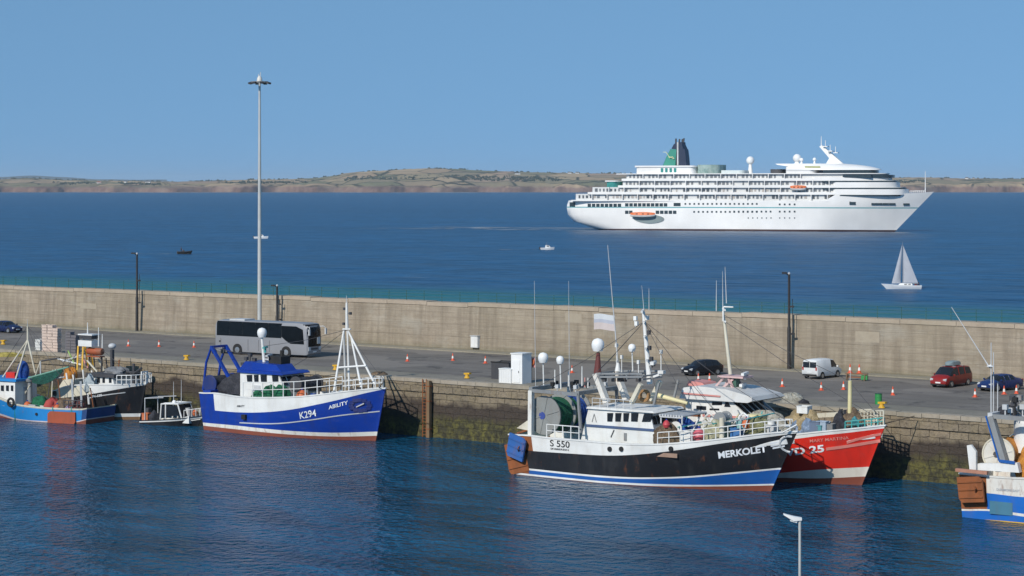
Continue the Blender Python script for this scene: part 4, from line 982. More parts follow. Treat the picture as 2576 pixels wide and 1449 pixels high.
mb = MB(); mb.lathe((0, 0, top - .05), [(.34, 0), (.3, .35), (.12, .62), (0, .64)], 12); mb.tube((.1, .05, top + .5), (.1, .05, top + 1.0), .04); mb.tube((-.2, .05, top + .3), (-.2, .05, top + .8), .04); mb.build('winch_cap', paint('mast_head_cover', (.62, .6, .54), .5, .15), mast)
BP = paint('lamp_post_black', (.020, .018, .018), .5, .3, (.06, .04, .03))
def lamp(px, y0, y1, label):
    q = FQ.p((px, y0), TW - .75); p = FQ.w((q.x, TW - .75, QZ + .13)); r_ = root('lamp_post', label, 'lamp post', loc=p, rz=R(QA)); r_['group'] = 'black lamp posts along the harbour wall'
    h = AT(px, y1, p.y).z - QZ - .13
    mb = MB(); mb.lathe((0, 0, 0), [(0, 0), (.19, 0), (.18, h * .42), (.13, h * .44), (.115, h * .97), (0, h * .97)], 12); mb.build('column', BP, r_)
    mb = MB(); mb.bar((0, 0, h * .96), (-.3, -.25, h * .985), .1); mb.box((-.35, -.3, h * .985), (.5, .34, .18), rz=.6); mb.build('lamp_head', BP, r_)
    MB().lathe((0, 0, h * .97), [(0.1, 0), (.14, .1), (0, .26)], 10).build('finial', LGREY, r_)
    for k in (.36, .64):
        mb = MB(); mb.bar((0, 0, h * k), (.5, .1, h * k), .14, .18); mb.build('bracket', BP, r_)
    MB().tube((.36, .07, h * .36), (.36, .07, h * .72), .035).build('conduit', BP, r_)
    return r_
lamp(344.6, 841, 634, 'black lamp post against the wall left of the tall light mast'); lamp(697, 868, 716, 'black lamp post partly hidden behind the coach roof'); lamp(1985, 925, 683, 'black lamp post against the wall between the hatchback and the white van')
# near street lamp, standing on the near quay below the picture
mb = MB(); mb.box((20, 84, -.6), (160, 34, 5.4)); tag(mb.build('near_quay', STONE), kind='structure')
nl = root('street_lamp', 'slim pale grey street lamp with flat head in the foreground water view', 'street lamp', loc=(AT(2012, 1302, 96).x, 96, 2.1))
ht = AT(2012, 1303, 96).z - 2.1
mb = MB(); mb.tube((0, 0, 0), (0, 0, ht - .55), .075, .06, 12); mb.tube((0, 0, ht - .55), (0, 0, ht), .068, .066, 12); mb.build('column', MP, nl)
mb = MB(); mb.loft([[(.08, -.09, ht + .02), (.08, .09, ht + .02), (.08, .09, ht - .10), (.08, -.09, ht - .10)], [(-.28, -.17, ht + .08), (-.28, .17, ht + .08), (-.28, .17, ht - .12), (-.28, -.17, ht - .12)], [(-.72, -.11, ht + .20), (-.72, .11, ht + .20), (-.72, .11, ht + .14), (-.72, -.11, ht + .14)]]); mb.build('lamp_head', CLEAN, nl)
mb = MB(); mb.box((-.28, 0, ht - .13), (.3, .22, .08), ry=.28); mb.build('lens', HEADL, nl)
# cones
CO = paint('cone_orange', (.72, .10, .035), .5, .2, (.35, .1, .05)); SLV = paint('cone_sleeve_white', (.78, .76, .70), .5, .15)
cone = None
def put_cone(px, py, label, s=.8):
    global cone
    p = G(px, py, QZ + .016)
    if cone is None:
        cone = root('traffic_cone', label, 'traffic cone', loc=p, group='traffic cones along the quay road')
        mb = MB(); mb.box((0, 0, .03), (.46, .46, .06)); mb.build('base', CO, cone)
        MB().lathe((0, 0, .06), [(.185, 0), (.145, .24), (0.0, .24)], 14).build('cone_foot', CO, cone)
        MB().lathe((0, 0, .30), [(0, 0), (.145, 0), (.095, .32), (0, .32)], 14).build('reflective_sleeve', SLV, cone)
        MB().lathe((0, 0, .62), [(0, 0), (.095, 0), (.045, .32), (0, .33)], 14).build('cone_tip', CO, cone); o = cone
    else: o = copy_tree(cone)
    o.location = p; o['label'] = label; o.rotation_euler.z = rnd.uniform(0, 1.5); o.scale = (s, s, s); return o
for a in ((323, 871, 'orange cone just left of the black lamp post foot, first from the left'), (400, 872, 'white sleeved cone just right of the lamp post, second from the left'), (488, 874, 'cone standing to the left of the coach tail'),
          (1025, 909, 'cone on the road nearest the right of the blue trawler mast'), (1139, 907, 'cone between the blue trawler mast and the white wall cabinet'), (1221, 914, 'cone below the white wall cabinet, left of the white hut'),
          (1439, 938, 'cone on the road to the right of the white quay hut'), (1757, 959, 'left cone of the pair in front of the black hatchback'), (1785, 959, 'right cone of the pair in front of the black hatchback'),
          (1968, 973, 'cone at the foot of the lamp post left of the white van'), (2066, 982, 'cone in front of the white van side'), (2122, 980, 'cone just left of the timber trestle, nearest the quay edge'),
          (2246, 994, 'cone standing between the green drum and the red people carrier'), (2453, 999, 'cone in front of the dark blue car nose'), (2526, 992, 'pale cone before the dark blue car side'), (2557, 990, 'cone by the dark blue car rear wheel at the right edge')): put_cone(*a)
# trestle with two cones
p = G(2155, 957, QZ + .012); t_ = root('timber_trestle', 'brown timber trestle with a green end behind the row of cones', 'trestle', loc=p, rz=R(-20))
MB().box((0, 0, .62), (2.1, .5, .1)).build('board', TIMBER, t_)
for x in (-.85, .85):
    for y in (-.2, .2): MB().bar((x - .08, y * 1.5, 0), (x, y, .6), .09).build('leg', TIMBER, t_)
mb = MB(); mb.box((.75, 0, .3), (.6, .45, .4)); mb.build('end_box', GREEN, t_); MB().bar((-.85, 0, .3), (.85, 0, .3), .08).build('stretcher', RUST, t_)
for x, l in ((-.62, 'cone standing on the left of the timber trestle'), (.25, 'cone standing on the right of the timber trestle')):
    c = put_cone(2150, 950, l, .9); c.location = Vector(p) + Matrix.Rotation(R(-20), 3, 'Z') @ Vector((x, 0, .67))
# white hut, chest, skip, lifebuoy stand
p = G(1313.5, 966, QZ); fh = Fr(p, QA)
h_ = root('quay_hut', 'white metal hut on the quay edge beside the black trawler', 'hut', fh)
MB().box((-.64, .72, 1.36), (1.28, 1.44, 2.72)).build('wall', CLEAN, h_); mb = MB(); mb.box((-.64, .72, 2.76), (1.4, 1.56, .1)); mb.build('roof', WHITE, h_)
MB().box((-.64, -.015, 1.15), (.8, .05, 2.05)).build('door', CLEAN, h_); MB().box((-.36, -.06, 1.1), (.05, .06, .18)).build('handle', DGREY, h_)
f2 = Fr(G(1286, 964.5, QZ), QA); c_ = root('storage_chest', 'low white chest against the left side of the quay hut', 'chest', f2)
MB().box((-.72, .45, .62), (1.44, .9, 1.24)).build('chest_body', CLEAN, c_); MB().box((-.72, .45, 1.29), (1.5, .98, .1)).build('lid', WHITE, c_)
mb = MB(); [mb.box((-.12 - .24 * k, -.01, .62), (.03, .03, 1.1)) for k in range(6)]; mb.build('rib', LGREY, c_)
f3 = Fr(G(1279, 956, QZ), QA); k_ = root('waste_skip', 'dark grey open skip behind the white chest', 'skip', f3)
mb = MB(); [mb.box(c, d) for c, d in (((-1.0, .04, .8), (2.1, .08, 1.6)), ((-1.0, 1.5, .8), (2.1, .08, 1.6)), ((-2.01, .77, .8), (.08, 1.38, 1.6)), ((.01, .77, .8), (.08, 1.38, 1.6)), ((-1, .77, .05), (1.9, 1.38, .1)))]; mb.build('skip_shell', DGREY, k_)
mb = MB(); [mb.bar(a, b_, .1) for a, b_ in (((-2.1, 0, 1.62), (.06, 0, 1.62)), ((-2.1, 1.54, 1.62), (.06, 1.54, 1.62)))]; mb.build('rim', RUBBER, k_)
p = G(1337, 962, QZ); l_ = root('lifebuoy_stand', 'orange ring lifebuoy on a post to the right of the quay hut', 'lifebuoy', loc=p, rz=R(-15))
MB().tube((0, 0, 0), (0, 0, 2.35), .06).build('post', TIMBER, l_); mb = MB(); mb.box((0, -.05, 1.85), (.75, .06, .9)); mb.build('backboard', PINK, l_)
mb = MB(); mb.lathe((0, -.16, 1.9), [(.26 + .1 * math.cos(a), .08 * math.sin(a)) for a in [i / 10 * 2 * math.pi for i in range(11)]], 24, 'y'); mb.build('lifebuoy_ring', ORANGE, l_)
# wall cabinet
q = FQ.p((1197.5, 874), TW); f4 = Fr((FQ.w((q.x, TW, q.z))[0], FQ.w((q.x, TW, q.z))[1], q.z), QA)
w_ = root('wall_cabinet', 'white metal cabinet fixed low on the beige harbour wall', 'cabinet', f4)
MB().box((0, -.1, .63), (.95, .5, 1.25)).build('cabinet_body', CLEAN, w_); MB().box((0, -.37, .63), (.85, .04, 1.13)).build('door', WHITE, w_); MB().box((0, -.14, 1.29), (1.05, .62, .07)).build('canopy', LGREY, w_)
# bollards
def bollard(px, py, label, m=YELLOW):
    p = G(px, py, QZ + .04); b_ = root('mooring_bollard', label, 'bollard', loc=p, rz=R(QA), group='yellow mooring bollards on the quay edge')
    MB().lathe((0, 0, 0), [(0, 0), (.30, 0), (.24, .08), (.17, .25), (.19, .38), (0, .38)], 14).build('post', m, b_)
    mb = MB(); mb.box((.06, 0, .43), (.66, .34, .15), ry=-.06); mb.build('head', m, b_)
bollard(8, 866, 'yellow bollard at the far left end of the quay edge'); bollard(469, 905, 'yellow bollard on the quay edge left of the blue trawler gantry'); bollard(844, 930, 'yellow bollard beside the bow mast of the blue trawler')
bollard(1175, 951, 'yellow bollard on the bare quay edge left of the dark skip'); bollard(2218, 1026, 'orange yellow bollard with a green drum behind it')
p = G(2210, 1017, QZ); g_ = root('oil_drum', 'green plastic drum standing behind the orange yellow bollard', 'drum', loc=p)
MB().lathe((0, 0, 0), [(0, 0), (.29, 0), (.29, .3), (.31, .32), (.29, .34), (.29, .6), (.31, .62), (.29, .64), (.29, .86), (0, .86)], 18).build('drum_body', GREEN, g_); MB().lathe((0, 0, .86), [(.30, 0), (.30, .05), (.1, .06), (0, .06)], 18).build('lid', paint('dark_green_lid', (.01, .08, .03), .5, .1), g_)
# nets and ropes on the quay
def loose(mb, m, name, label, cat, fr=None, group=None, kind=None):
    o = mb.build(name, m, None, 60)
    if fr: place(o, fr)
    rebase(o); return tag(o, label, cat, group, kind)
loose(MB().heap(G(1992, 1014, QZ), (2.0, 1.4, .75), 4), NETW, 'net_heap', 'pale heap of netting on the quay behind the red trawler bow', 'fishing net')
loose(MB().heap(G(2022, 1016, QZ), (.9, .7, .35), 8), NETK, 'net_heap', 'small dark heap of net beside the pale netting on the quay', 'fishing net')
loose(MB().heap(G(20, 897, QZ + .03), (3.4, .8, .4), 14), netmat('yellow_net', (.35, .28, .06), (.5, .42, .12)), 'net_heap', 'yellow green netting lying along the quay edge at far left', 'fishing net')
loose(MB().heap(G(955, 948, QZ), (1.6, 1.0, .45), 17), NETBR, 'net_heap', 'brown heap of rope on the quay just beyond the blue trawler bow', 'rope')
# stacked fish boxes at the left
FBX = {k: paint('fish_box_' + k, c, .55, .3, (.2, .15, .1)) for k, c in (('peach', (.66, .52, .43)), ('white', (.68, .68, .65)), ('grey', (.15, .14, .15)))}
def boxstack(px, py, cols, rows, key, label, toplabel, d=(.8, .6, .3)):
    f = Fr(G(px, py, QZ), QA); proto = None
    for c in range(cols):
        for k in range(rows if c != cols - 1 else rows - (rows > 6)):
            if proto is None:
                o = root('fish_box', label, 'fish box', loc=(0, 0, 0), group='stacked fish boxes on the quay')
                mb = MB(); x, y, z = d; t = .05
                for cc, dd in (((0, 0, .03), (x - .12, y - .12, .06)), ((0, -y / 2 + t / 2, z * .52), (x, t, z * .9)), ((0, y / 2 - t / 2, z * .52), (x, t, z * .9)), ((-x / 2 + t / 2, 0, z * .52), (t, y - 2 * t, z * .9)), ((x / 2 - t / 2, 0, z * .52), (t, y - 2 * t, z * .9))): mb.box(cc, dd)
                mb.build('tray', FBX[key], o); mb = MB()
                for yy in (-y / 2 - .01, y / 2 + .01): mb.box((0, yy, z * .9), (x + .05, .05, .06))
                mb.build('rim', FBX[key], o); proto = o
            else: o = copy_tree(proto)
            o['label'] = label if k < rows - 2 else toplabel
            o.location = f.w((c * (d[0] + .06) + rnd.uniform(-.03, .03), rnd.uniform(-.03, .03), k * (d[2] + .012))); o.rotation_euler.z = R(QA) + rnd.uniform(-.03, .03)
boxstack(117, 888, 3, 10, 'peach', 'fish box within the tall peach coloured stack on the quay', 'fish box at the top of the tall peach stack')
boxstack(100, 881, 1, 4, 'white', 'white fish box in the short stack left of the peach stack', 'white fish box topping the short stack left of the peach one')
boxstack(176, 892, 2, 8, 'grey', 'dark grey fish box in the stack right of the peach stack', 'dark grey fish box topping the stack right of the peach one')
# ladder and fender piles on the quay face
def pile(px, top, label):
    q = FQ.p((px, 1000), 0); r_ = root('fender_pile', label, 'fender pile', loc=FQ.w((q.x, -.28, -1.2)), rz=R(QA)); MB().box((0, 0, (top + 1.2) / 2), (.34, .36, top + 1.2)).build('timber', TIMBER, r_)
    for z in (2.0, 4.6, 6.0): MB().box((0, .02, z), (.42, .40, .1)).build('iron_strap', RUST, r_)
pile(1084, QZ + .1, 'dark timber fender pile on the bare quay face right of the blue trawler')
q = FQ.p((1070, 1000), 0); r_ = root('quay_ladder', 'rusty iron ladder beside the dark fender pile on the quay face', 'ladder', loc=FQ.w((q.x, -.12, -1.0)), rz=R(QA))
for x in (-.22, .22): MB().bar((x, 0, 0), (x, 0, QZ + 1.2), .07).build('stile', RUST, r_)
for k in range(20): MB().tube((-.22, 0, .3 + .3 * k), (.22, 0, .3 + .3 * k), .025).build('rung', RUST, r_)
# ------------------------------------------------------------------ fishing boats
def deckz(h, x, bul): return h.zs(h.t(x, 2.0)) - bul
def net_drum(root, c, rad, y0, y1, discs, nets, dm=GREY, mark=None):      # transverse drum: end discs with net wound between
    for i, y in enumerate(discs):
        mb = MB(); mb.lathe((c[0], y, c[2]), [(0, -.09), (rad, -.09), (rad + .03, -.06), (rad + .03, .06), (rad, .09), (0, .09)], 30, 'y'); d = mb.build('drum_flange', dm, root)
        if i == 0 and mark:
            mb = MB(); mb.lathe((c[0] - .15, y - .11, c[2]), [(0, -.02), (rad * .2, -.02), (rad * .18, .02), (0, .02)], 10, 'y'); mb.build('drum_hub', mark, d)
            for k in range(6):
                a = k * math.pi / 3 + .3; mb = MB(); mb.bar((c[0] + .3 * math.cos(a), y - .1, c[2] + .3 * math.sin(a)), (c[0] + rad * .95 * math.cos(a), y - .1, c[2] + rad * .95 * math.sin(a)), .08, .06); mb.build('drum_spoke', dm, d)
    for (a, b_), m, k in nets:
        mb = MB(); n = 7; mb.lathe((c[0], 0, c[2]), [(0, a)] + [(rad * k * (1 + .03 * math.sin(i * 2.3)), lerp(a, b_, i / n)) for i in range(n + 1)] + [(0, b_)], 26, 'y'); mb.build('wound_net', m, root)
FIT = [None]
def fit(c, w):                                      # keep gear inside the bulwarks of the boat being loaded
    h = FIT[0]
    if h is None: return c
    x = c[0]
    while x > -14 and h.b(h.t(x, 2.5), 2.5) < w + .35: x -= .25
    lim = max(0, h.b(h.t(x + .4, 2.5), 2.5) - w - .3); return (x, clamp(c[1], -lim, lim), c[2])
def heapb(fr, c, d, seed, m, label, cat='fishing net', name='net_heap'):
    c = fit(c, max(d[1], d[0] * .7) * .62); return loose(MB().heap(c, d, seed), m, name, label, cat, fr)
def crate(fr, c, m, label, d=(.8, .55, .5), rz=0.0, name='fish_crate'):
    c = fit(c, d[1] * .7); o = root(name, label, 'crate', loc=fr.w(c), rz=fr.a + rz); x, y, z = d
    mb = MB()
    for cc, dd in (((0, 0, .03), (x, y, .06)), ((0, -y / 2, z / 2), (x, .05, z)), ((0, y / 2, z / 2), (x, .05, z)), ((-x / 2, 0, z / 2), (.05, y, z)), ((x / 2, 0, z / 2), (.05, y, z))): mb.box(cc, dd)
    mb.build('tray', m, o); mb = MB()
    for s in (-1, 1): mb.box((0, s * (y / 2 + .02), z), (x + .08, .07, .06)); mb.box((s * (x / 2 + .02), 0, z), (.07, y, .06))
    mb.build('rim', m, o); return o
def buoy(fr, c, r, m, label):
    c = fit(c, r); o = root('buoy', label, 'buoy', loc=fr.w(c)); MB().lathe((0, 0, r), [(0, -r), (r * .7, -r * .75), (r, 0), (r * .75, r * .7), (r * .25, r * 1.15), (0, r * 1.2)], 14).build('float', m, o)
    MB().tube((0, 0, 2.1 * r), (0, 0, 2.5 * r), r * .18).build('eye', paint('buoy_eye_blue', (.03, .06, .3), .5, .1), o); return o
def barrel(fr, c, m, label):
    c = fit(c, .3); o = root('barrel', label, 'barrel', loc=fr.w(c)); MB().lathe((0, 0, 0), [(0, 0), (.27, 0), (.3, .3), (.3, .6), (.27, .88), (0, .88)], 16).build('barrel_body', m, o); MB().lathe((0, 0, .88), [(.28, 0), (.28, .05), (0, .06)], 16).build('lid', m, o); return o
def coil(fr, c, r, m, label):
    mb = MB()
    for k in range(4): mb.lathe((c[0], c[1], c[2] + .07 + .1 * k), [(r - .02 * k + .06 * math.cos(a), .06 * math.sin(a)) for a in [i / 6 * 2 * math.pi for i in range(7)]], 20)
    return loose(mb, m, 'rope_coil', label, 'rope coil', fr)
def trawl_door(fr, c, d, m, label, rx=0.0, ry=0.0, rz=0.0):
    o = root('trawl_door', label, 'trawl door', loc=fr.w(c), rz=fr.a + rz); o.rotation_euler.y = ry; o.rotation_euler.x = rx; x, z = d
    mb = MB(); mb.prism([(-x / 2 + .2, -z / 2), (x / 2, -z / 2), (x / 2, z / 2 - .25), (x / 2 - .3, z / 2), (-x / 2, z / 2), (-x / 2, -z / 2 + .3)], -.08, .08); mb.build('door_plate', m, o)
    mb = MB(); [mb.bar((-x / 2 + .05, -.11, z * k), (x / 2 - .05, -.11, z * k), .1) for k in (-.3, 0, .3)]; mb.build('stiffener', m, o)
    mb = MB(); mb.path([(x * .2, -.1, .2), (x * .3, -.4, .1), (x * .2, -.1, -.2)], .05); mb.build('bracket', RUST, o); return o
def tyre(fr, c, label, r=.38):
    mb = MB(); mb.lathe(c, [(r + .13 * math.cos(a), .12 * math.sin(a)) for a in [i / 8 * 2 * math.pi for i in range(9)]], 22, 'y'); return loose(mb, RUBBER, 'tyre_fender', label, 'tyre', fr)
def deckgear(root_, fr, h, xs, bul, seed, mats):           # small fixed fittings: winches, hatches, pipes, guard posts
    rr = random.Random(seed)
    for x in xs:
        z = deckz(h, x, bul) - .02; k = rr.random(); y = rr.uniform(-.9, .9)
        if k < .35:
            mb = MB(); mb.box((x, y, z + .25), (.9, 1.0, .5)); mb.cyl((x, y, z + .6), .3, -.45, .45, 14)
            for s in (-.5, .5): mb.cyl((x, y + s, z + .6), .42, -.05, .05, 14)
            mb.build('winch', rr.choice(mats), root_)
        elif k < .65:
            mb = MB(); mb.box((x, y, z + .3), (1.1, 1.2, .6)); mb.box((x, y, z + .64), (1.2, 1.3, .08)); mb.build('hatch', rr.choice(mats), root_)
        elif k < .85:
            mb = MB(); mb.tube((x, y, z), (x, y, z + 1.3), .09); mb.lathe((x, y, z + 1.3), [(.1, 0), (.22, .1), (.22, .22), (0, .3)], 10); mb.build('vent_pipe', rr.choice(mats), root_)
        else:
            mb = MB(); mb.bar((x, -1.6, z), (x, -1.6, z + 1.5), .12); mb.bar((x, 1.6, z), (x, 1.6, z + 1.5), .12); mb.bar((x, -1.7, z + 1.5), (x, 1.7, z + 1.5), .12); mb.build('guard_frame', rr.choice(mats), root_)
def fpanes(root_, xb, xt, zb, zt, ys, w, mat=GLASS, name='window', side=1):      # panes on a raked front, bottom (xb,zb) to top (xt,zt)
    for y in ys:
        mb = MB(); e = .05 * side
        mb.loft([[(xb - e, y - w / 2, zb), (xb + e, y - w / 2, zb), (xb + e, y + w / 2, zb), (xb - e, y + w / 2, zb)], [(xt - e, y - w / 2, zt), (xt + e, y - w / 2, zt), (xt + e, y + w / 2, zt), (xt - e, y + w / 2, zt)]]); mb.build(name, mat, root_)

# ---------------------------------------------- blue trawler
def blue_trawler():
    fr = Fr(G(946, 1108.7), -36); ns = -1; P = lambda x, y, yl=0: fr.p(B_(x, y), yl)
    r_ = root('fishing_trawler', 'royal blue and white fishing trawler with white bow tripod moored by the coach', 'fishing boat', fr)
    xs = fr.p((512, 1070), -2.8).x
    whb = lambda t: 3 if t > .085 else 2
    h = Hull(fr, 6.6, ns, (969.6, 979), (xs, xs - .4), [B_(*q) for q in ((160, 905), (260, 905), (450, 935), (650, 945), (1000, 937), (1250, 912), (1400, 893), (1600, 872), (1790, 860))],
             [([B_(*q) for q in ((165, 1200), (600, 1248), (1000, 1283), (1400, 1297), (1710, 1290))], 0), ([B_(*q) for q in ((165, 1172), (500, 1203), (900, 1243), (1300, 1262), (1718, 1252))], 1),
              ([B_(*q) for q in ((165, 1052), (450, 1077), (700, 1077), (950, 1052), (1200, 1003), (1400, 958), (1600, 908), (1788, 868))], 2), (None, whb)], 2.6)
    h.mesh(r_, [ANTI, RUSTYW, BLUE, WHITE], WHITE, DECK, .8)
    h.strip(r_, [B_(*q) for q in ((480, 1172), (800, 1180), (1100, 1150), (1400, 1105), (1750, 1068))], .1, LGREY, 'rubbing_strake')
    h.text(r_, 'K294', B_(1030, 1140), B_(1178, 1112), 17, LETW); h.text(r_, 'ABILITY', B_(1288, 1052), B_(1462, 1005), 9.5, LETW)
    h.text(r_, 'ABILITY', B_(455, 1030), B_(525, 1030), 5, LETK)
    p = h.q(B_(1570, 1015)); mb = MB(); rz = math.atan2(h.y(p.x + .5, p.z) - p.y, .5)
    for k in range(12): a = k / 12 * 6.283; mb.box((p.x + .75 * math.cos(a), h.y(p.x + .75 * math.cos(a), p.z + .5 * math.sin(a)) - .05, p.z + .5 * math.sin(a)), (.42, .12, .3), rz=rz)
    mb.build('anchor_pocket', paint('deep_navy', (.006, .02, .15), .5, .2), r_)
    mb = MB(); mb.bar((p.x - .3, p.y - .18, p.z - .15), (p.x + .4, h.y(p.x + .4, p.z) - .18, p.z + .2), .1); mb.build('anchor', LGREY, r_)
    # wheelhouse
    hw = 1.75; wt = P(485, 715, -hw); wb = deckz(h, wt.x, .85); x1 = P(850, 740, -hw).x
    top = wt.z
    mb = MB(); o = [(wt.x, wb), (wt.x, top), (x1 - .25, top), (x1 + .35, top - 1.15), (x1 + .35, wb)]; mb.prism(o, -hw, hw); w_ = mb.build('wheelhouse', WHITE, r_)
    for a, b_ in ((545, 595), (610, 652), (670, 727), (775, 832)): pane(w_, fr, [B_(a, 738), B_(b_, 738), B_(b_, 800), B_(a + 6, 800)], -hw, ns)
    fpanes(w_, x1 + .29, x1 - .13, top - .98, top - .2, (-1.3, -.45, .45, 1.3), .62)
    mb = MB(); mb.prism([(wt.x - .25, top), (wt.x - .2, top + .22), (x1 + .15, top + .25), (x1 + .45, top + .05), (x1 + .4, top)], -hw - .2, hw + .2); mb.build('roof', BLUE, w_)
    mb = MB(); mb.prism([(P(545, 690, 0).x, top + .2), (P(600, 615, 0).x, top + 1.0), (P(880, 640, 0).x, top + .85), (P(930, 680, 0).x, top + .2)], -1.1, 1.1); up = mb.build('roof_casing', BLUE, w_)
    mb = MB(); a = P(640, 700, -hw); mb.box((a.x, -hw - .02, wb + 1.0), (.8, .06, 1.7)); mb.build('door', LGREY, w_)
    mb = MB(); q = P(840, 600, .3); mb.box((q.x, .3, q.z - .15), (1.6, 1.3, 1.0)); mb.tube((q.x + .3, .3, q.z), (q.x + .35, .3, q.z + .9), .2); mb.build('exhaust_stack', RUBBER, r_)
    a, b_ = P(708, 690), P(680, 395); mb = MB(); mb.tube(a, b_, .17, .11); mp = mb.build('mast', WHITE, r_)
    c = P(682, 355); radome(mp, c, .46)
    for x, y, w, m in ((712, 490, 1.5, TEAL), (745, 560, 2.0, LGREY)): q = P(x, y); mb = MB(); mb.box(q, (.22, w, .16), rz=.5); mb.tube((q.x, 0, q.z - .5), q, .1); mb.bar((P(700, y).x, 0, q.z - .4), (q.x, 0, q.z - .4), .1); mb.build('radar_scanner', m, mp)
    for k, (x, y) in enumerate(((540, 590), (575, 560), (615, 600), (510, 640))):
        q = P(x, y, -.8 + .4 * k); mb = MB(); mb.box(q, (.35, .3, .3)); mb.tube(q, (q.x, q.y, top + .2), .05); mb.build('floodlight', DGREY, w_)
    # stern gallows
    for s in (-1, 1):
        yl = s * 1.0; sh = lambda x, y: P(x, y, -1.0)
        a, b_, c = sh(225, 485), sh(150, 745), sh(445, 870)
        mb = MB(); mb.path([(a.x, yl, a.z), (lerp(a.x, b_.x, .55) - .1, yl, lerp(a.z, b_.z, .55)), (b_.x, yl, b_.z - 1.4)], .12, 8); mb.build('gallows_leg', BLUE, r_)
        mb = MB(); mb.bar((a.x, yl, a.z), (c.x, yl, c.z), .27, .26); mb.build('gallows_leg', BLUE, r_)
    a = P(225, 485, -1.0); mb = MB(); mb.bar((a.x, -1.1, a.z), (a.x, 1.1, a.z), .22); g_ = mb.build('gallows_beam', BLUE, r_)
    for y in (-.6, .6): mb = MB(); mb.lathe((a.x, y, a.z - .5), [(0, -.1), (.25, -.1), (.25, .1), (0, .1)], 12, 'y'); mb.bar((a.x, y, a.z), (a.x, y, a.z - .3), .08); mb.build('towing_block', DGREY, g_)
    q = P(330, 830, 0); net_drum(r_, (q.x - .2, 0, q.z + .2), 0.85, -1.6, 1.6, (-1.6, 1.6), [((-1.5, 1.5), NETK, .9)], paint('navy_steel', (.015, .03, .14), .5, .3))
    heapb(fr, (xs + 2.3, .1, h.zs(0) - .05), (4.6, 3.6, 1.75), 31, NETK, 'dark heap of net on the stern of the blue trawler')
    mb = MB(); q = P(150, 800, -2.6); mb.box((xs + .35, 0, h.zs(0) + .02), (1.0, 5.4, .5)); mb.build('stern_casing', BLUE, r_)
    # bow tripod
    ap = P(1452, 330); mb = MB(); mb.tube(ap, P(1448, 85), .16, .09); mb.tube(P(1415, 325), P(1485, 325), .08); m_ = mb.build('mast_head', WHITE, r_)
    for (x0, y0, a), (x1_, y1, b_) in (((1422, 340, -.3), (1335, 880, -2.0)), ((1422, 340, .3), (1440, 850, 2.0)), ((1462, 340, 0), (1705, 825, -.2)), ((1455, 340, -.1), (1472, 860, -.4)), ((1490, 400, .1), (1580, 850, -1.0))):
        mb = MB(); mb.tube(P(x0, y0, a), P(x1_, y1, b_), .085, .11); mb.build('tripod_leg', WHITE, r_)
    mb = MB(); mb.tube(P(1375, 672, -1.3), P(1625, 655, -.2), .09); mb.build('crossbar', WHITE, r_)
    for x, y in ((1482, 182), (1424, 276), (1430, 140)): q = P(x, y); mb = MB(); mb.box(q, (.22, .22, .24)); mb.bar(q, (P(1450, y).x, 0, q.z), .05); mb.build('navigation_light', DGREY, m_)
    whip(m_, P(1448, 90), P(1447, 20), .04)
    # guard rails
    pts = []
    for x, y in ((500, 920), (700, 942), (1000, 935), (1250, 912), (1400, 893), (1600, 872), (1760, 862)):
        q = h.q(B_(x, y)); pts.append((q.x, q.y + .15, h.zs(h.t(q.x, q.z)) + .05))
    rail(r_, pts[:5], 1.35, 9, .045, 1, WHITE); rail(r_, pts[4:], .9, 6, .045, 1, WHITE)
    far = [(x, -y, z) for x, y, z in pts]; rail(r_, far, 1.0, 12, .04, 1, WHITE)
    t0 = P(1450, 330); [stay(r_, t0, (x, y, z)) for x, y, z in ((P(690, 480).x, 0, P(690, 480).z), (P(850, 720).x, 1.2, top + .3), (h.xb - .3, 0, h.zb + .9))]; stay(r_, P(225, 490, -1), P(690, 560)); stay(r_, P(225, 490, 1), P(690, 560))
    # gear on deck
    for k, (x, w, lab) in enumerate(((650, 1.5, 'low green net pile on the blue trawler deck, nearest the wheelhouse door'), (755, 1.9, 'tall green net pile on the middle deck of the blue trawler'), (860, 1.8, 'green net pile on the blue trawler deck, nearest the bow'))):
        q = P(x, 930, -2.0); heapb(fr, (q.x, -2.0, deckz(h, q.x, .8)), (w, 1.5, 1.15 + .45 * (k > 0)), 40 + k, NETG, lab)
    q = P(1045, 900, -1.9); buoy(fr, (q.x, -1.9, deckz(h, q.x, .8)), .62, ORANGE, 'pale orange buoy standing at the rail of the blue trawler')
    q = P(1085, 800, 0); net_drum(r_, (q.x, 0, q.z - .15), .72, -1.5, 1.5, (-1.5, 1.5), [((-1.4, 1.4), NETK, .85)], DGREY)
    q = P(970, 790, .6); mb = MB(); mb.box((q.x, .6, q.z - .2), (.9, 1.8, 1.3)); mb.build('deck_winch', DGREY, r_)
    barrel(fr, (P(1160, 900, -1).x, -1.2, deckz(h, P(1160, 900, -1).x, .8)), paint('barrel_blue', (.03, .1, .35), .5, .2), 'blue barrel on the blue trawler foredeck'); crate(fr, (P(1230, 880, -1).x, -.9, deckz(h, P(1230, 900, -1).x, .8)), GREEN, 'green crate on the blue trawler foredeck')
    deckgear(r_, fr, h, (P(1180, 880).x, P(1300, 880).x, P(1420, 880).x, P(1560, 870).x), .85, 3, [GREY, WHITE, DGREY])
    mb = MB(); mb.path([(h.xb - .5, -.3, h.zb + .1), fr.p(F_(110, 860), -2.5)], .04); mb.build('mooring_line', NETBR, r_)
    coil(fr, (h.xb - 2.2, 0, h.zs(.93) - .85), .45, NETW, 'coil of pale rope at the bow of the blue trawler')
    # the tyre on the side and stern rail fittings
    q = h.q(B_(520, 1120), .14); mb = MB(); mb.box((q.x, q.y, q.z), (.5, .3, .45)); mb.build('side_fender', RUBBER, r_)
blue_trawler()
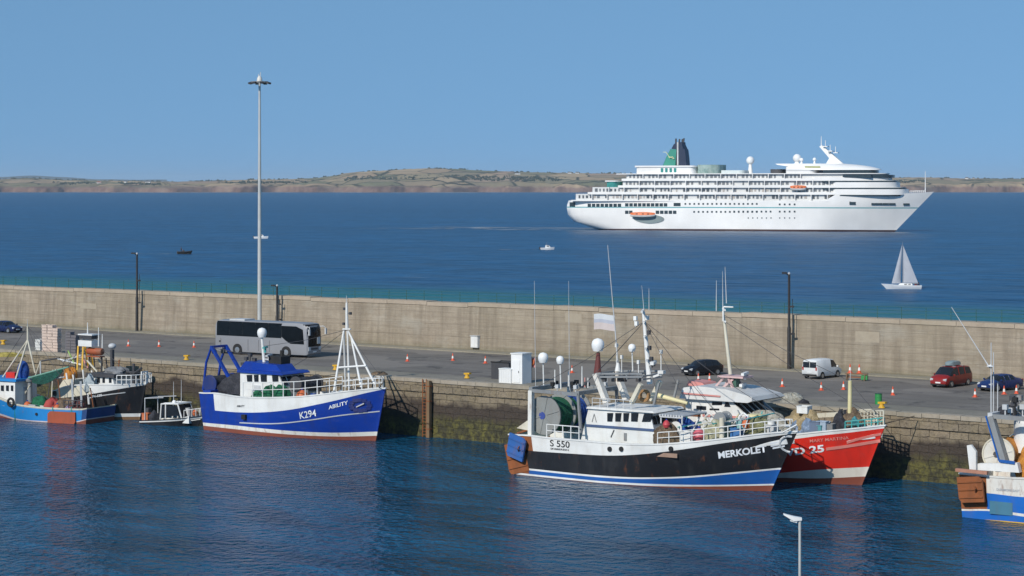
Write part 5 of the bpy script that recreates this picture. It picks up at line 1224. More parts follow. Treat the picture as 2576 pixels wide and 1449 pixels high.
# ---------------------------------------------- black trawler
def black_trawler():
    I7 = cv(1274.6, 1174, .28645)
    fr = Fr(G(1940, 1236), -34.5); ns = -1; P = lambda x, y, yl=0: fr.p(C_(x, y), yl); PE = lambda x, y, yl=0: fr.p(E_(x, y), yl)
    r_ = root('fishing_trawler', 'black hulled fishing trawler with blue boot stripe and big green net drum at the stern', 'fishing boat', fr)
    xs = fr.p((1297, 1190), -3).x
    L = lambda f, *q: [f(*p) for p in q]
    rb = lambda t: 5 if t < .075 else 4
    bl = lambda t: 5 if t < .06 else 3
    h = Hull(fr, 7.2, ns, (2006, 1085), (xs, xs - .6), L(D_, (1290, 1094), (1334, 1096), (1373, 1101), (1467, 1109), (1564, 1117), (1640, 1118.5), (1714, 1114), (1818, 1104), (1922, 1091), (2003, 1085)),
             [(L(I7, (900, 148), (1300, 170), (1700, 174), (2330, 164)), 0), (L(I7, (900, 132), (1300, 152), (1700, 160), (2333, 150)), 1), (L(I7, (260, 38), (600, 74), (1000, 104), (1250, 108), (1600, 97), (2000, 62), (2378, 26)), lambda t: 5 if t < .055 else 2),
              (L(I7, (260, 22), (600, 58), (1000, 89), (1250, 94), (1600, 83), (2000, 48), (2390, 10)), lambda t: 5 if t < .055 else 1), (L(D_, (1290, 1128), (1334, 1134), (1434, 1141), (1531, 1146), (1610, 1143), (1714, 1131), (1818, 1115), (1922, 1101), (2002, 1090)), bl), (None, rb)], 2.9)
    h.mesh(r_, [ANTI, WHITE, LBLUE, BLACK, WHITE, RUST], WHITE, GDECK, .95)
    h.text(r_, 'S 550', C_(545, 1083), C_(697, 1097), 16.5, LETK); h.text(r_, 'MERKOLET', E_(572, 1102), E_(922, 1053), 17.5, LETW, bold=.035)
    h.text(r_, 'SKIBBEREEN', C_(548, 1108), C_(690, 1120), 4.5, LETK)
    for k in range(3): h.strip(r_, L(E_, (935 + 14 * k, 994 + 16 * k), (1050, 975 + 17 * k)), .13, LETW, 'bow_flash', .05)
    p = h.q(E_(1085, 995)); mb = MB(); pts = []
    for k in range(9):
        a = 1.2 + k / 8 * 3.6; x, z = p.x + .62 * math.cos(a), p.z + .62 * math.sin(a); pts.append((x, h.y(x, z) - .06, z))
    mb.path(pts, .09); mb.build('bow_emblem', LGREY, r_)
    for x, y, f in ((1008, 1105, C_), (1098, 1105, C_), (225, 1030, E_)): q = h.q(f(x, y)); mb = MB(); mb.cyl((q.x, q.y, q.z), .2, -.08, .1, 12); mb.build('scupper', RUBBER, r_)
    q = h.q(E_(190, 1075)); mb = MB(); mb.box((q.x, q.y, q.z), (2.0, .12, .32)); mb.build('rust_patch', paint('bare_primer_tan', (.34, .22, .16), .8, .4), r_)
    # wheelhouse
    hw = 2.1; P0 = lambda x, y: P(x, y, -hw); zb = deckz(h, P0(1000, 1000).x, .95)
    a, b_, c = P0(765, 1020), P0(842, 790), P0(1500, 785)
    xfw = fr.p(E_(90, 800), -hw).x; zt = b_.z
    xf0 = fr.p(E_(78, 860), -hw).x
    mb = MB(); mb.prism([(a.x, zb), (b_.x, zt), (xfw - .25, zt), (xf0 + .3, zt - 1.35), (xf0 + .3, zb)], -hw, hw); w_ = mb.build('wheelhouse', WHITE, r_)
    for x0, x1 in ((990, 1036), (1052, 1100), (1115, 1160), (1175, 1232)): pane(w_, fr, [C_(x0, 825), C_(x1, 825), C_(x1 - 8, 892), C_(x0, 890)], -hw, ns)
    pane(w_, fr, [C_(1275, 830), C_(1343, 830), C_(1325, 893), C_(1258, 893)], -hw, ns)
    zA = P0(1000, 892).z; zB = P0(1000, 828).z
    fpanes(w_, lerp(xf0 + .3, xfw - .25, (zA - zt + 1.35) / 1.35), lerp(xf0 + .3, xfw - .25, (zB - zt + 1.35) / 1.35), zA, zB, (-1.7, -1.0, -.33, .33, 1.0, 1.7), .55)
    q0, q1 = P0(815, 915), P0(1460, 930); MB().box(((q0.x + xf0) / 2 + .2, -hw - .02, q0.z - .05), (xf0 - q0.x + .2, .08, .2)).build('blue_band', paint('band_slate_blue', (.06, .10, .2), .5, .2), w_)
    mb = MB(); mb.prism([(b_.x - .1, zt), (b_.x, zt + .16), (xfw + .1, zt + .16), (xfw + .35, zt)], -hw - .2, hw + .2); mb.build('roof', WHITE, w_)
    q = P0(1130, 1010); MB().box((q.x, -hw - .02, q.z), (.25, .08, .6)).build('vent', GREY, w_); q = P0(1030, 985); MB().bar((q.x - .15, -hw - .05, q.z - .3), (q.x + .15, -hw - .05, q.z + .3), .06).build('grab_handle', DGREY, w_)
    q = P0(888, 865); mb = MB(); mb.path([(q.x - .2, -hw - .03, q.z - .3), (q.x, -hw - .03, q.z + .35), (q.x + .2, -hw - .03, q.z - .3)], .03); mb.build('wall_symbol', GREY, w_)
    pts = [(x, -hw + .1, zt + .15) for x in (b_.x + .3, xfw - 2.0)]; rail(w_, pts, .7, 5, .035, 1, LGREY)
    # roof struts, mast
    for y in (-1.5, 1.5):
        s = 0
        mb = MB(); p0, p1 = P(985, 745, -1.5), P(900, 520, -1.5); mb.bar((p0.x, y, p0.z), (p1.x, y, p1.z), .55, .4); mb.build('mast_strut', RUSTYW, r_)
        mb = MB(); p0, p1 = P(1175, 750, -1.5), P(1250, 600, -1.5); mb.bar((p0.x, y, p0.z), (p1.x, y, p1.z), .42, .3); mb.build('mast_strut', CREAM, r_)
        mb = MB(); p0, p1 = P(1350, 760, -1.5), P(1390, 590, -1.5); mb.bar((p0.x, y, p0.z), (p1.x, y, p1.z), .16); mb.build('mast_strut', GREY, r_)
    for yy in (520, 545):
        mb = MB(); p0, p1 = P(905, yy, -1.5), P(1260, yy, -1.5); [mb.bar((p0.x, y, p0.z), (p1.x, y, p1.z), .14) for y in (-1.5, 1.5)]; [mb.bar((lerp(p0.x, p1.x, k), -1.5, p0.z), (lerp(p0.x, p1.x, k), 1.5, p0.z), .12) for k in (0, .33, .66, 1)]; mb.build('gantry_walkway', GREY, r_)
    for k, x in enumerate((965, 1085, 1120, 1230, 1040)): q = P(x, 565, -1.2 + .6 * k); mb = MB(); mb.box((q.x, q.y, q.z), (.32, .3, .34)); mb.tube((q.x, q.y, q.z), (q.x, q.y, q.z + .45), .05); mb.build('floodlight', DGREY, r_)
    a, b_ = P(1318, 600), P(1268, 35); mb = MB(); mb.tube(a, b_, .24, .13, 10); m_ = mb.build('mast', WHITE, r_)
    def yard(x, y, w, m=WHITE, rz=.5): q = P(x, y); mb = MB(); mb.box(q, (.16, w, .12), rz=rz); mb.build('yard', m, m_)
    yard(1262, 32, 3.2); yard(1275, 115, 2.6); yard(1280, 225, 2.2); yard(1290, 320, 2.0, LGREY); yard(1300, 410, 2.8, LGREY)
    for x, y in ((1207, 90), (1215, 130), (1298, 85), (1310, 200), (1315, 320), (1330, 405), (1345, 445)): q = P(x, y); mb = MB(); mb.box(q, (.26, .24, .34)); mb.bar(q, (q.x - .1, 0, q.z - .3), .05); mb.build('navigation_light', WHITE if x < 1300 else DGREY, m_)
    q = P(1350, 560); mb = MB(); mb.bar((P(1310, 570).x, 0, q.z), (P(1435, 535).x, -.3, q.z + .5), .16); mb.box((P(1425, 545).x, -.3, q.z + .6), (.5, .4, .25)); mb.build('radar_scanner', WHITE, m_)
    q = P(1345, 435); mb = MB(); mb.box(q, (.3, 1.8, .25), rz=.4); mb.build('radar_scanner', WHITE, m_)
    q = P(1275, 690, -.5); mb = MB(); mb.lathe((q.x, q.y, q.z), [(.3, -.15), (.5, -.15), (.5, .15), (.3, .15), (.3, -.15)], 16, 'y'); mb.build('power_block', paint('worn_orange_block', (.30, .16, .06), .7, .4), r_)
    # exhaust with dome, aerials
    q = P(912, 515, -.8); mb = MB(); t_ = P(918, 355, -.8); mb.tube(q, t_, .32, .14); mb.build('exhaust_pipe', paint('exhaust_red_brown', (.14, .035, .03), .7, .4), r_); radome(r_, P(915, 295, -.8), .52)
    radome(r_, P(1180, 318, .5), .31, P(1186, 500, .5)); radome(r_, P(622, 412, -.5), .32, P(628, 640, -.5)); radome(r_, P(490, 395, -1), .42, P(495, 640, -1))
    whip(r_, fr.p(H_(378, 1195), -.6), fr.p(H_(287, 155), -.6), .055); mb = MB(); q = fr.p(H_(372, 1185), -.6); mb.lathe((q.x, q.y, q.z - .2), [(.25, 0), (.12, .6), (0, .7)], 10); mb.build('aerial_base', WHITE, r_)
    whip(r_, P(432, 640, -1), P(422, -200, -1), .03); whip(r_, P(695, 650, -1), P(688, -200, -1), .03)
    whip(r_, fr.p(H_(590, 700), 0), fr.p(H_(572, 490), 0), .03); whip(r_, fr.p(H_(633, 700), 0), fr.p(H_(632, 515), 0), .035)
    for x, y0, y1 in ((1060, 300, 500), (1100, 390, 520), (1405, 350, 540), (1230, 430, 560)): q = P(x, y1, .4); t_ = P(x, y0, .4); mb = MB(); mb.tube(q, t_, .04); mb.box(t_, (.2, .2, .3)); mb.build('signal_post', WHITE, r_)
    mt = P(1275, 115); [stay(r_, mt, e) for e in ((h.xb - .6, 0, h.zb + .6), PE(345, 700, -.6), P(760, 650, -2.9), P(760, 650, 2.9), P(400, 650, -2.9), (fr.p(E_(700, 900), 1.5).x, 1.8, 3.6))]; stay(r_, P(1300, 410), PE(130, 642, -.6))
    # flag at the aerial: banner of faded cloth
    f_ = root('flag', 'faded white pink and blue flag flying from the tall aerial of the black trawler', 'flag', fr)
    c4 = [fr.p(q, -.6) for q in ((1494, 790), (1546, 790), (1548, 828), (1496, 829))]
    x0, x1, z0, z1 = c4[0].x, c4[1].x, c4[3].z, c4[0].z
    def cloth(za, zb_, m, name):
        mb = MB(); n = 16; secs = []
        for i in range(n + 1):
            t = i / n; x = lerp(x0, x1, t); y = -.6 + .10 * math.sin(t * 8) * (1 - t); dz = .05 * math.sin(t * 5)
            secs.append([(x, y, lerp(z0, z1, za) + dz), (x, y + .02, lerp(z0, z1, za) + dz), (x, y + .02, lerp(z0, z1, zb_) + dz), (x, y, lerp(z0, z1, zb_) + dz)])
        mb.loft(secs); mb.build(name, m, f_)
    cloth(.66, 1, paint('flag_white', (.6, .62, .63), .8, .1), 'flag_stripe'); cloth(.44, .66, paint('flag_slate', (.44, .46, .52), .8, .1), 'flag_stripe'); cloth(0, .44, paint('flag_pink', (.58, .50, .47), .8, .1), 'flag_stripe')
    # stern gantry with net drum
    for y in (-2.9, 2.9):
        a, b_ = P(398, 650, -2.9), P(395, 1010, -2.9); mb = MB(); mb.bar((a.x, y, a.z), (b_.x, y, b_.z - .3), .42, .36); mb.build('gantry_leg', RUSTYW, r_)
        c = P(760, 650, -2.9); mb = MB(); mb.bar((a.x, y, a.z), (c.x, y, a.z - .1), .26); mb.build('gantry_beam', GREY, r_)
        d = P(790, 980, -2.9); mb = MB(); mb.bar((c.x, y, a.z), (c.x + .3, y, d.z), .2); mb.build('gantry_leg', GREY, r_)
    a = P(398, 640, -2.9); mb = MB(); mb.bar((a.x, -3.0, a.z), (a.x, 3.0, a.z), .34); mb.build('gantry_beam', GREY, r_)
    c = P(760, 650, -2.9); mb = MB(); mb.bar((c.x, -3.0, a.z - .1), (c.x, 3.0, a.z - .1), .3); mb.build('gantry_beam', GREY, r_)
    rr = random.Random(5)
    for k in range(9): x = lerp(a.x, c.x, (k + .5) / 9); y = rr.uniform(-2.6, 2.2); mb = MB(); mb.box((x, y, a.z + .3), (.3, .28, .3)); mb.bar((x, y, a.z - .1), (x, y, a.z + .3), .07); mb.build('floodlight', rr.choice([DGREY, LGREY, RUBBER]), r_)
    for k in range(6): x = lerp(a.x, c.x, (k + .5) / 6); y = rr.uniform(-2.6, 2.2); hh = rr.uniform(.7, 1.9); mb = MB(); mb.tube((x, y, a.z), (x, y, a.z + hh), .06, .04); mb.build('gantry_post', rr.choice([WHITE, LGREY, PINK]), r_)
    q = P(500, 845, -2.3); q3 = P(505, 840, -2.3); rad = (P(500, 692, -2.3).z - P(500, 992, -2.3).z) / 2
    net_drum(r_, (q.x, 0, q.z), rad, -2.3, 2.3, (-2.3, 0, 2.3), [((-2.2, -.1), NETG, .86), ((.1, 1.2), NETG, .80), ((1.2, 2.2), NETB, .84)], paint('drum_grey', (.25, .26, .25), .6, .4, (.16, .12, .08), .1), paint('hub_blue', (.04, .07, .28), .6, .3))
    q = P(330, 930, -2.6); mb = MB(); mb.prism([(P(300, 940, -2.6).x, P(300, 940, -2.6).z), (P(385, 880, -2.6).x, P(385, 880, -2.6).z), (P(400, 960, -2.6).x, P(400, 960, -2.6).z)], -2.9, -1.9); mb.build('stern_roller_guard', CREAM, r_)
    q = fr.p(C_(288, 1090), -3.4); trawl_door(fr, (q.x, -3.5, q.z), (1.9, 1.9), paint('door_blue', (.03, .12, .36), .6, .4, (.2, .1, .05), .2), 'blue trawl door hanging tilted from the rusty stern of the black trawler', ry=.22, rz=-.2)
    q = fr.p(C_(265, 1180), -3.0); trawl_door(fr, (q.x + .3, -3.0, q.z + .1), (2.1, 2.5), RUST, 'rusty trawl door hanging low behind the blue one on the black trawler stern', ry=-.25, rz=-.1)
    mb = MB(); q = fr.p(C_(290, 985), -2.8); mb.tube((q.x, -2.8, q.z), (q.x + 1.4, -2.8, q.z + .5), .1); mb.build('door_davit', RUST, r_)
    # guard rails and foredeck
    def shp(pts, f, up=.06): 
        o = []
        for x, y in pts: q = h.q(f(x, y)); o.append((q.x, q.y + .16, h.zs(h.t(q.x, q.z)) + up))
        return o
    rail(r_, shp(((510, 1015), (640, 1025), (760, 1033)), C_), 1.0, 4, .045, 1, WHITE); R1 = shp(((120, 1000), (300, 988), (600, 960), (900, 920), (1080, 905)), E_); rail(r_, R1, .85, 11, .04, 1, WHITE); rail(r_, [(x, -y, z) for x, y, z in R1], .85, 11, .04, 1, WHITE)
    q = h.q(E_(570, 965)); mb = MB(); mb.tube((q.x, q.y + .5, q.z - .6), (q.x, q.y + .5, q.z + 1.65), .22, .2, 10); mb.build('samson_post', CREAM, r_)
    mb = MB(); mb.tube(PE(130, 642, -.6), PE(345, 700, -.6), .2, .13, 10); mb.build('derrick_boom', PALEY, r_)
    xw = xf0 + .3; FIT[0] = h; bz0 = lambda x: deckz(h, x, .95); bz = lambda x: deckz(h, x, .2)
    def shelter(x0, x1, drop, name, m):             # raised working deck inside the bulwarks
        mb = MB(); secs = []
        for i in range(17):
            x = lerp(x0, x1, i / 16); t = h.t(x, 2.6); w = max(.03, h.b(t, 2.4) - .3); z = h.zs(t) - drop
            secs.append([(x, -w, z), (x, w, z), (x, w, z - .12), (x, -w, z - .12)])
        mb.loft(secs); mb.build(name, m, r_)
    shelter(xw + .05, -.7, .2, 'shelter_deck', GDECK)
    # shelter and fittings forward of the wheelhouse
    mb = MB(); mb.prism([(xw, bz(xw)), (xw, bz(xw) + 1.3), (xw + 2.6, bz(xw) + 1.1), (xw + 2.7, bz(xw))], -1.7, 1.9); mb.build('deck_shelter', GREY, r_)
    mb = MB(); xx = xw + .4; zz = zt - .15
    for k in range(9): mb.tube((xx + .25 * k, -1.9, zz), (xx + .25 * k, 1.9, zz), .09, n=6)
    mb.bar((xx, -1.9, zz - .12), (xx + 2.1, -1.9, zz - .12), .1); mb.bar((xx, 1.9, zz - .12), (xx + 2.1, 1.9, zz - .12), .1)
    for px_ in (xx + .1, xx + 2.0):
        for y in (-1.85, 1.85): mb.bar((px_, y, zz - .12), (px_, y, bz(xx) + 1.7), .1)
    mb.build('gas_bottle_rack', LGREY, r_)
    rr2_ = random.Random(77)
    deckgear(r_, fr, h, [xw + 4.3 + 1.25 * k for k in range(9) if xw + 4.3 + 1.25 * k < -1.2], .9, 8, [GREY, LGREY, WHITE, DGREY, PALEY])
    for k in range(24):
        x = xw + .6 + k * .46
        if x > -1: break
        z = bz(x); rr2 = rr.random()
        mb = MB(); mb.tube((x, rr.uniform(-2, 2), z), (x + rr.uniform(-.3, .3), rr.uniform(-2, 2), z + rr.uniform(1.2, 2.2)), .05); mb.tube((x, -1.8, z + 1.3), (x + .6, 1.8, z + 1.5), .05); mb.build('pipe_frame', rr.choice([WHITE, LGREY, TEAL, PALEY]), r_)
    GX = lambda k: xw + k
    for k in range(12):
        x = xw + .8 + k * .85
        if x > -1.2: break
        z = bz(x); y = rr2_.uniform(-1.6, 1.4); lim = max(.2, h.b(h.t(x, 2.5), 2.5) - .9); y = clamp(y, -lim, lim); t = k % 4; m = rr2_.choice([WHITE, LGREY, GREY, TEAL, PALEY, RUSTYW, GREY])
        mb = MB(); hh = rr2_.uniform(1.2, 1.9)
        if t == 0: mb.prism([(x - .5, z + .5), (x + .5, z + .5), (x + .7, z + hh), (x - .6, z + hh)], y - .5, y + .5); [mb.bar((x + a, y + b, z), (x + a, y + b, z + .6), .08) for a in (-.4, .4) for b in (-.4, .4)]; mb.build('fish_hopper', m, r_)
        elif t == 1: mb.cyl((x, y, z + hh - .2), .42, -.5, .5, 16); [mb.cyl((x, y + s, z + hh - .2), .55, -.05, .05, 16) for s in (-.5, .5)]; [mb.bar((x - .4, y + s, z), (x, y + s, z + hh - .2), .12) for s in (-.6, .6)]; mb.build('rope_reel', m, r_)
        elif t == 2: mb.bar((x - .8, y, z + .5), (x + .9, y, z + hh), .45, .14); mb.bar((x - .7, y, z), (x - .7, y, z + .5), .1); mb.bar((x + .7, y, z), (x + .7, y, z + hh - .1), .1); mb.build('conveyor', m, r_)
        else: mb.tube((x, y, z), (x, y, z + hh + .3), .09); mb.path([(x, y, z + hh + .3), (x + .4, y, z + hh + .6), (x + 1.0, y - .2, z + hh + .3)], .07); mb.build('net_hauler', m, r_)
    heapb(fr, (GX(1.2), -2.4, bz(GX(1.2))), (2.4, 1.0, 1.45), 51, NETBR, 'brown net heap against the front of the black trawler wheelhouse')
    heapb(fr, (GX(5.0), -2.0, bz(GX(5))), (2.4, 1.5, 1.35), 52, netmat('pale_olive_net', (.34, .33, .2), (.55, .52, .36)), 'pale olive net heap amidships on the black trawler foredeck')
    heapb(fr, (GX(8.3), -1.5, bz(GX(8.3))), (2.2, 1.6, 1.2), 53, netmat('olive_net', (.12, .13, .05), (.4, .38, .2)), 'olive and dark net heap near the bow of the black trawler')
    heapb(fr, (GX(1.9), -.6, bz(GX(1.9)) + 1.05), (1.8, 1.6, .8), 54, NETB, 'dark blue net lying on the deck shelter of the black trawler')
    crate(fr, (GX(3.1), -2.35, bz(GX(3.1))), WHITE, 'white crate at the rail between two net heaps on the black trawler', (.9, .6, .9)); crate(fr, (GX(6.8), -1.9, bz(GX(6.8))), paint('crate_blue', (.04, .16, .4), .5, .2), 'blue crate beside the pale post on the black trawler foredeck', (.8, .6, .7)); crate(fr, (GX(9.9), -.9, bz(GX(9.9))), LGREY, 'grey crate nearest the bow of the black trawler', (.8, .6, .6))
    buoy(fr, (GX(4.0), -2.5, bz(GX(4.0))), .5, paint('buoy_pink', (.6, .12, .15), .5, .1), 'pink red buoy on the black trawler deck by the white crate'); buoy(fr, (GX(7.4), -.6, bz(GX(7.4)) + .5), .42, ORANGE, 'orange buoy among the gear forward on the black trawler'); buoy(fr, (GX(1.3), -2.4, bz(GX(1.3)) + 1.3), .3, paint('buoy_red', (.5, .05, .06), .5, .1), 'small red float on top of the brown net heap of the black trawler')
    barrel(fr, (GX(9.2), -1.7, bz(GX(9.2))), WHITE, 'white barrel near the bow of the black trawler'); coil(fr, (GX(10.6), .2, bz(GX(10.6))), .45, NETW, 'coil of pale rope at the bow of the black trawler')
    PB = {'grey': paint('gear_box_grey', (.3, .31, .31), .6, .3), 'pale teal': paint('gear_box_teal', (.22, .42, .42), .6, .3), 'off white': paint('gear_box_white', (.62, .62, .58), .6, .3), 'dull green': paint('gear_box_green', (.10, .17, .10), .6, .3)}
    r3 = random.Random(91); ks = list(PB)
    for k in range(26):
        x = xw + 3.9 + (k % 13) * .62; kk = ks[r3.randrange(4)]
        if x > -1.6: continue
        y = r3.uniform(-.4, 1.6) if k < 13 else r3.uniform(-1.5, -.2)
        o = crate(fr, (x, y, bz(x) + (.0 if r3.random() < .5 else .55)), PB[kk], kk + ' fish box in the piled gear on the black trawler foredeck', (.75, .55, r3.uniform(.5, 1.0)), r3.uniform(-.3, .3)); o['group'] = 'fish boxes piled on the black trawler foredeck'
    mb = MB(); q = h.q(E_(1120, 905)); mb.path([(q.x - .6, -1.0, h.zs(.97)), (q.x + .2, -.2, h.zb + .5), (q.x - .6, 1.0, h.zs(.97))], .06); mb.build('bow_rail', WHITE, r_)
black_trawler(); FIT[0] = None
# ---------------------------------------------- red trawler
def red_trawler():
    fr = Fr(G(2169, 1220), -36); ns = -1; P = lambda x, y, yl=0: fr.p(E_(x, y), yl)
    r_ = root('fishing_trawler', 'red fishing trawler with white capping lying inside the black trawler', 'fishing boat', fr)
    L = lambda *q: [E_(*p) for p in q]
    h = Hull(fr, 7.0, ns, (2226.5, 1072), (-22, -22.5), L((1000, 935), (1130, 925), (1300, 907), (1500, 888), (1775, 860)),
             [(L((900, 1240), (1010, 1240), (1300, 1244), (1620, 1230)), 0), (L((900, 1215), (1010, 1205), (1300, 1180), (1648, 1160)), 1), (L((1000, 968), (1150, 955), (1300, 935), (1500, 914), (1772, 882)), 2), (None, 3)], 2.9)
    h.mesh(r_, [ANTI, paint('cream_white_band', (.70, .64, .55), .5, .3, (.35, .2, .1)), RED, WHITE], WHITE, DECK, .95)
    h.strip(r_, L((1500, 985), (1600, 955), (1748, 922)), .2, LETP, 'bow_stripe', .05); h.strip(r_, L((1350, 1032), (1500, 1012), (1742, 972)), .24, LETP, 'bow_stripe', .05)
    h.text(r_, 'WD 25', E_(1010, 1090), E_(1338, 1052), 18, LETP if False else LETW, bold=.03); h.text(r_, 'MARY MARTINA', E_(1232, 985), E_(1515, 960), 8, LETP)
    hw = 2.3; Q = lambda x, y: P(x, y, -hw); zb = deckz(h, Q(700, 820).x, .95) - .3
    a, f0, f1 = Q(330, 690), Q(968, 700), Q(905, 682); zt = Q(600, 680).z
    lw = Q(1000, 820)
    mb = MB(); mb.prism([(a.x, zb), (a.x, zt), (Q(660, 680).x, zt), (Q(760, 760).x + .5, zt - 1.35), (Q(760, 760).x + .6, zb)], -hw, hw); w_ = mb.build('wheelhouse', WHITE, r_)
    x1 = Q(660, 680).x; x2 = Q(760, 760).x + .5
    for q in (((410, 716), (480, 722), (480, 748), (410, 744)), ((525, 690), (596, 690), (594, 712), (522, 712)), ((508, 736), (575, 738), (575, 750), (505, 748)), ((622, 690), (640, 690), (657, 726), (612, 724))): pane(w_, fr, L(*q), -hw, ns)
    fpanes(w_, lerp(x1, x2, .86), lerp(x1, x2, .08), zt - 1.15, zt - .12, (-1.85, -.95, -.05, .85, 1.75), .6)
    q0, q1 = Q(455, 785), Q(775, 785); MB().box(((q0.x + q1.x) / 2, -hw - .02, q0.z), (q1.x - q0.x, .08, .22)).build('red_band', PINK, w_)
    q0, q1 = Q(310, 775), Q(440, 785); MB().box(((q0.x + q1.x) / 2, -hw - .01, q0.z), (q1.x - q0.x, .06, .3)).build('rust_stain', RUST, w_)
    z1, z2 = Q(600, 672).z, Q(600, 615).z
    mb = MB(); xa, xb_ = Q(305, 660).x, Q(830, 655).x; secs = []
    for t, zz, w in ((0, z1 - .05, 2.7), (.02, z1 + .1, 2.8), (.06, z2 + .1, 2.5), (.14, z2 + .25, 2.3)): pass
    o = [(xa, z1 - .1), (xa + .1, z1 + .75), (xa + 1.3, z1 + .95), (Q(620, 640).x, z1 + .85), (xb_ - .2, z1 + .35), (xb_, z1 + .05), (xb_ - .4, z1 - .1)]
    mb.loft([[(x, y * (1 if i in (0, 6, 5) else .86), z) for i, (x, z) in enumerate(o)] for y in (-hw - .45, hw + .45)]); cn = mb.build('roof_visor', paint('visor_grey', (.55, .55, .53), .5, .3, (.3, .25, .2)), w_)
    mb = MB(); q0, q1 = Q(320, 640), Q(600, 645); mb.bar((q0.x, -hw - .42, z1 + .35), (q1.x, -hw - .42, z1 + .28), .06, .12); mb.build('red_band', PINK, cn)
    mb = MB(); mb.prism([(P(380, 610).x, z1 + .8), (P(400, 590).x, z1 + 1.2), (P(500, 600).x, z1 + 1.1), (P(520, 615).x, z1 + .8)], -1.0, 1.0); mb.build('roof_locker', PINK, cn)
    # upper mast frame
    for y in (-.9, .9):
        for (x0, y0), (x1_, y1) in (((560, 605), (640, 500)), ((720, 600), (660, 500)), ((610, 605), (700, 520))): a_, b_ = P(x0, y0), P(x1_, y1); MB().bar((a_.x, y, a_.z), (b_.x, y * .6, b_.z), .17).build('mast_leg', paint('pale_pink_paint', (.62, .42, .40), .5, .25), r_)
    q = P(690, 505); mb = MB(); mb.box((q.x, 0, q.z), (2.4, 1.7, .14)); mb.build('mast_platform', paint('pale_pink_paint', (.62, .42, .40), .5, .25), r_)
    q = P(695, 550); mb = MB(); mb.box((q.x, -.2, q.z), (.6, .6, .9)); mb.build('searchlight_cabinet', paint('dull_green_box', (.05, .12, .09), .5, .2), r_)
    a_, b_ = P(655, 490), P(602, 32); mb = MB(); mb.tube(a_, b_, .17, .1, 10); m_ = mb.build('mast', CREAM, r_)
    for x, y, w in ((608, 20, 2.4), (612, 105, 1.7)): q = P(x, y); mb = MB(); mb.box(q, (.14, w, .12), rz=.6); mb.build('yard', WHITE, m_)
    for x, y, w in ((760, 485, 1.8), (745, 565, 1.6)): q = P(x, y); mb = MB(); mb.box(q, (.24, w, .2), rz=.3); mb.tube((q.x, 0, q.z - .5), q, .12); mb.build('radar_scanner', WHITE, r_)
    whip(m_, fr.p(H_(1195, 705), .4), fr.p(H_(1196, 450), .4), .045); whip(m_, fr.p(H_(1250, 695), 0), fr.p(H_(1247, 372), 0), .04); whip(m_, fr.p(H_(1280, 640), -.3), fr.p(H_(1268, 335), -.3), .045)
    q = fr.p(H_(1298, 670), -.3); mb = MB(); mb.box(q, (.9, .1, .1)); mb.box((q.x - .5, q.y, q.z - .6), (.1, .1, 1.2)); mb.build('signal_frame', WHITE, m_)
    stay(r_, P(608, 60), P(1522, 540)); stay(r_, P(612, 105), (h.xb - .4, 0, h.zb + .5)); stay(r_, P(1522, 545), (h.xb - .3, 0, h.zb + .6)); stay(r_, P(640, 400), P(1240, 790, 2.4))
    # foredeck
    a_, b_ = P(1518, 865), P(1522, 535); mb = MB(); mb.tube((a_.x, 0, a_.z - .8), b_, .19, .16, 10); mb.build('fore_mast', PALEY, r_)
    whip(r_, b_, P(1528, 450), .03)
    bz = lambda x: deckz(h, x, .4); FIT[0] = h
    mb = MB(); secs = []
    for i in range(17):
        x = lerp(-12.5, -.7, i / 16); t = h.t(x, 2.6); w = max(.03, h.b(t, 2.4) - .3); z = h.zs(t) - .4; secs.append([(x, -w, z), (x, w, z), (x, w, z - .12), (x, -w, z - .12)])
    mb.loft(secs); mb.build('shelter_deck', DECK, r_)
    pts = [];
    for x, y in ((1480, 890), (1600, 878), (1700, 868), (1765, 861)): q = h.q(E_(x, y)); pts.append((q.x, q.y + .15, h.zs(h.t(q.x, q.z)) + .05))
    far = [(x, -y, z) for x, y, z in pts]; rail(r_, pts, .55, 6, .05, 1, TEAL); rail(r_, far, 1.1, 7, .06, 2, CREAM)
    a_, b_ = P(1690, 745, 1.0), P(1725, 850, .2); mb = MB(); mb.path([(P(1540, 755, 1.6).x, 1.6, P(1540, 755, 1.6).z), a_, b_], .07); mb.tube((P(1545, 755, 1.6).x, 1.6, P(1540, 755, 1.6).z), (P(1545, 860, 1.6).x, 1.6, bz(-4)), .06); mb.build('bow_frame', CREAM, r_)
    mb = MB(); q0, q1 = P(1240, 785, 2.6), P(1500, 790, 2.6); mb.bar((q0.x, 2.9, h.zs(.8) + .7), (q1.x, 2.7, h.zs(.9) + .75), .3, .35); mb.build('bulwark_rail', CREAM, r_)
    X = lambda px: P(px, 860, -1).x
    heapb(fr, (X(1150), -.2, bz(X(1150))), (3.0, 2.6, 1.9), 61, netmat('tan_net', (.34, .24, .10), (.58, .46, .28)), 'tan net heap on the middle deck of the red trawler')
    crate(fr, (X(1165), -.4, bz(X(1165)) + 1.85), WHITE, 'white box on top of the tan net heap on the red trawler', (.9, .8, .55))
    heapb(fr, (X(930), -1.5, bz(X(930)) + .6), (3.2, 2.0, 1.3), 62, NETW, 'pale net heap before the wheelhouse windows of the red trawler')
    heapb(fr, (X(1200), -2.3, bz(X(1200))), (2.6, 1.4, 1.25), 63, netmat('pale_blue_net', (.16, .24, .36), (.34, .42, .55)), 'pale blue net by the side of the red trawler')
    heapb(fr, (X(1430), -.6, bz(X(1430))), (1.6, 1.6, 1.5), 64, NETK, 'dark net heap before the yellow foremast of the red trawler')
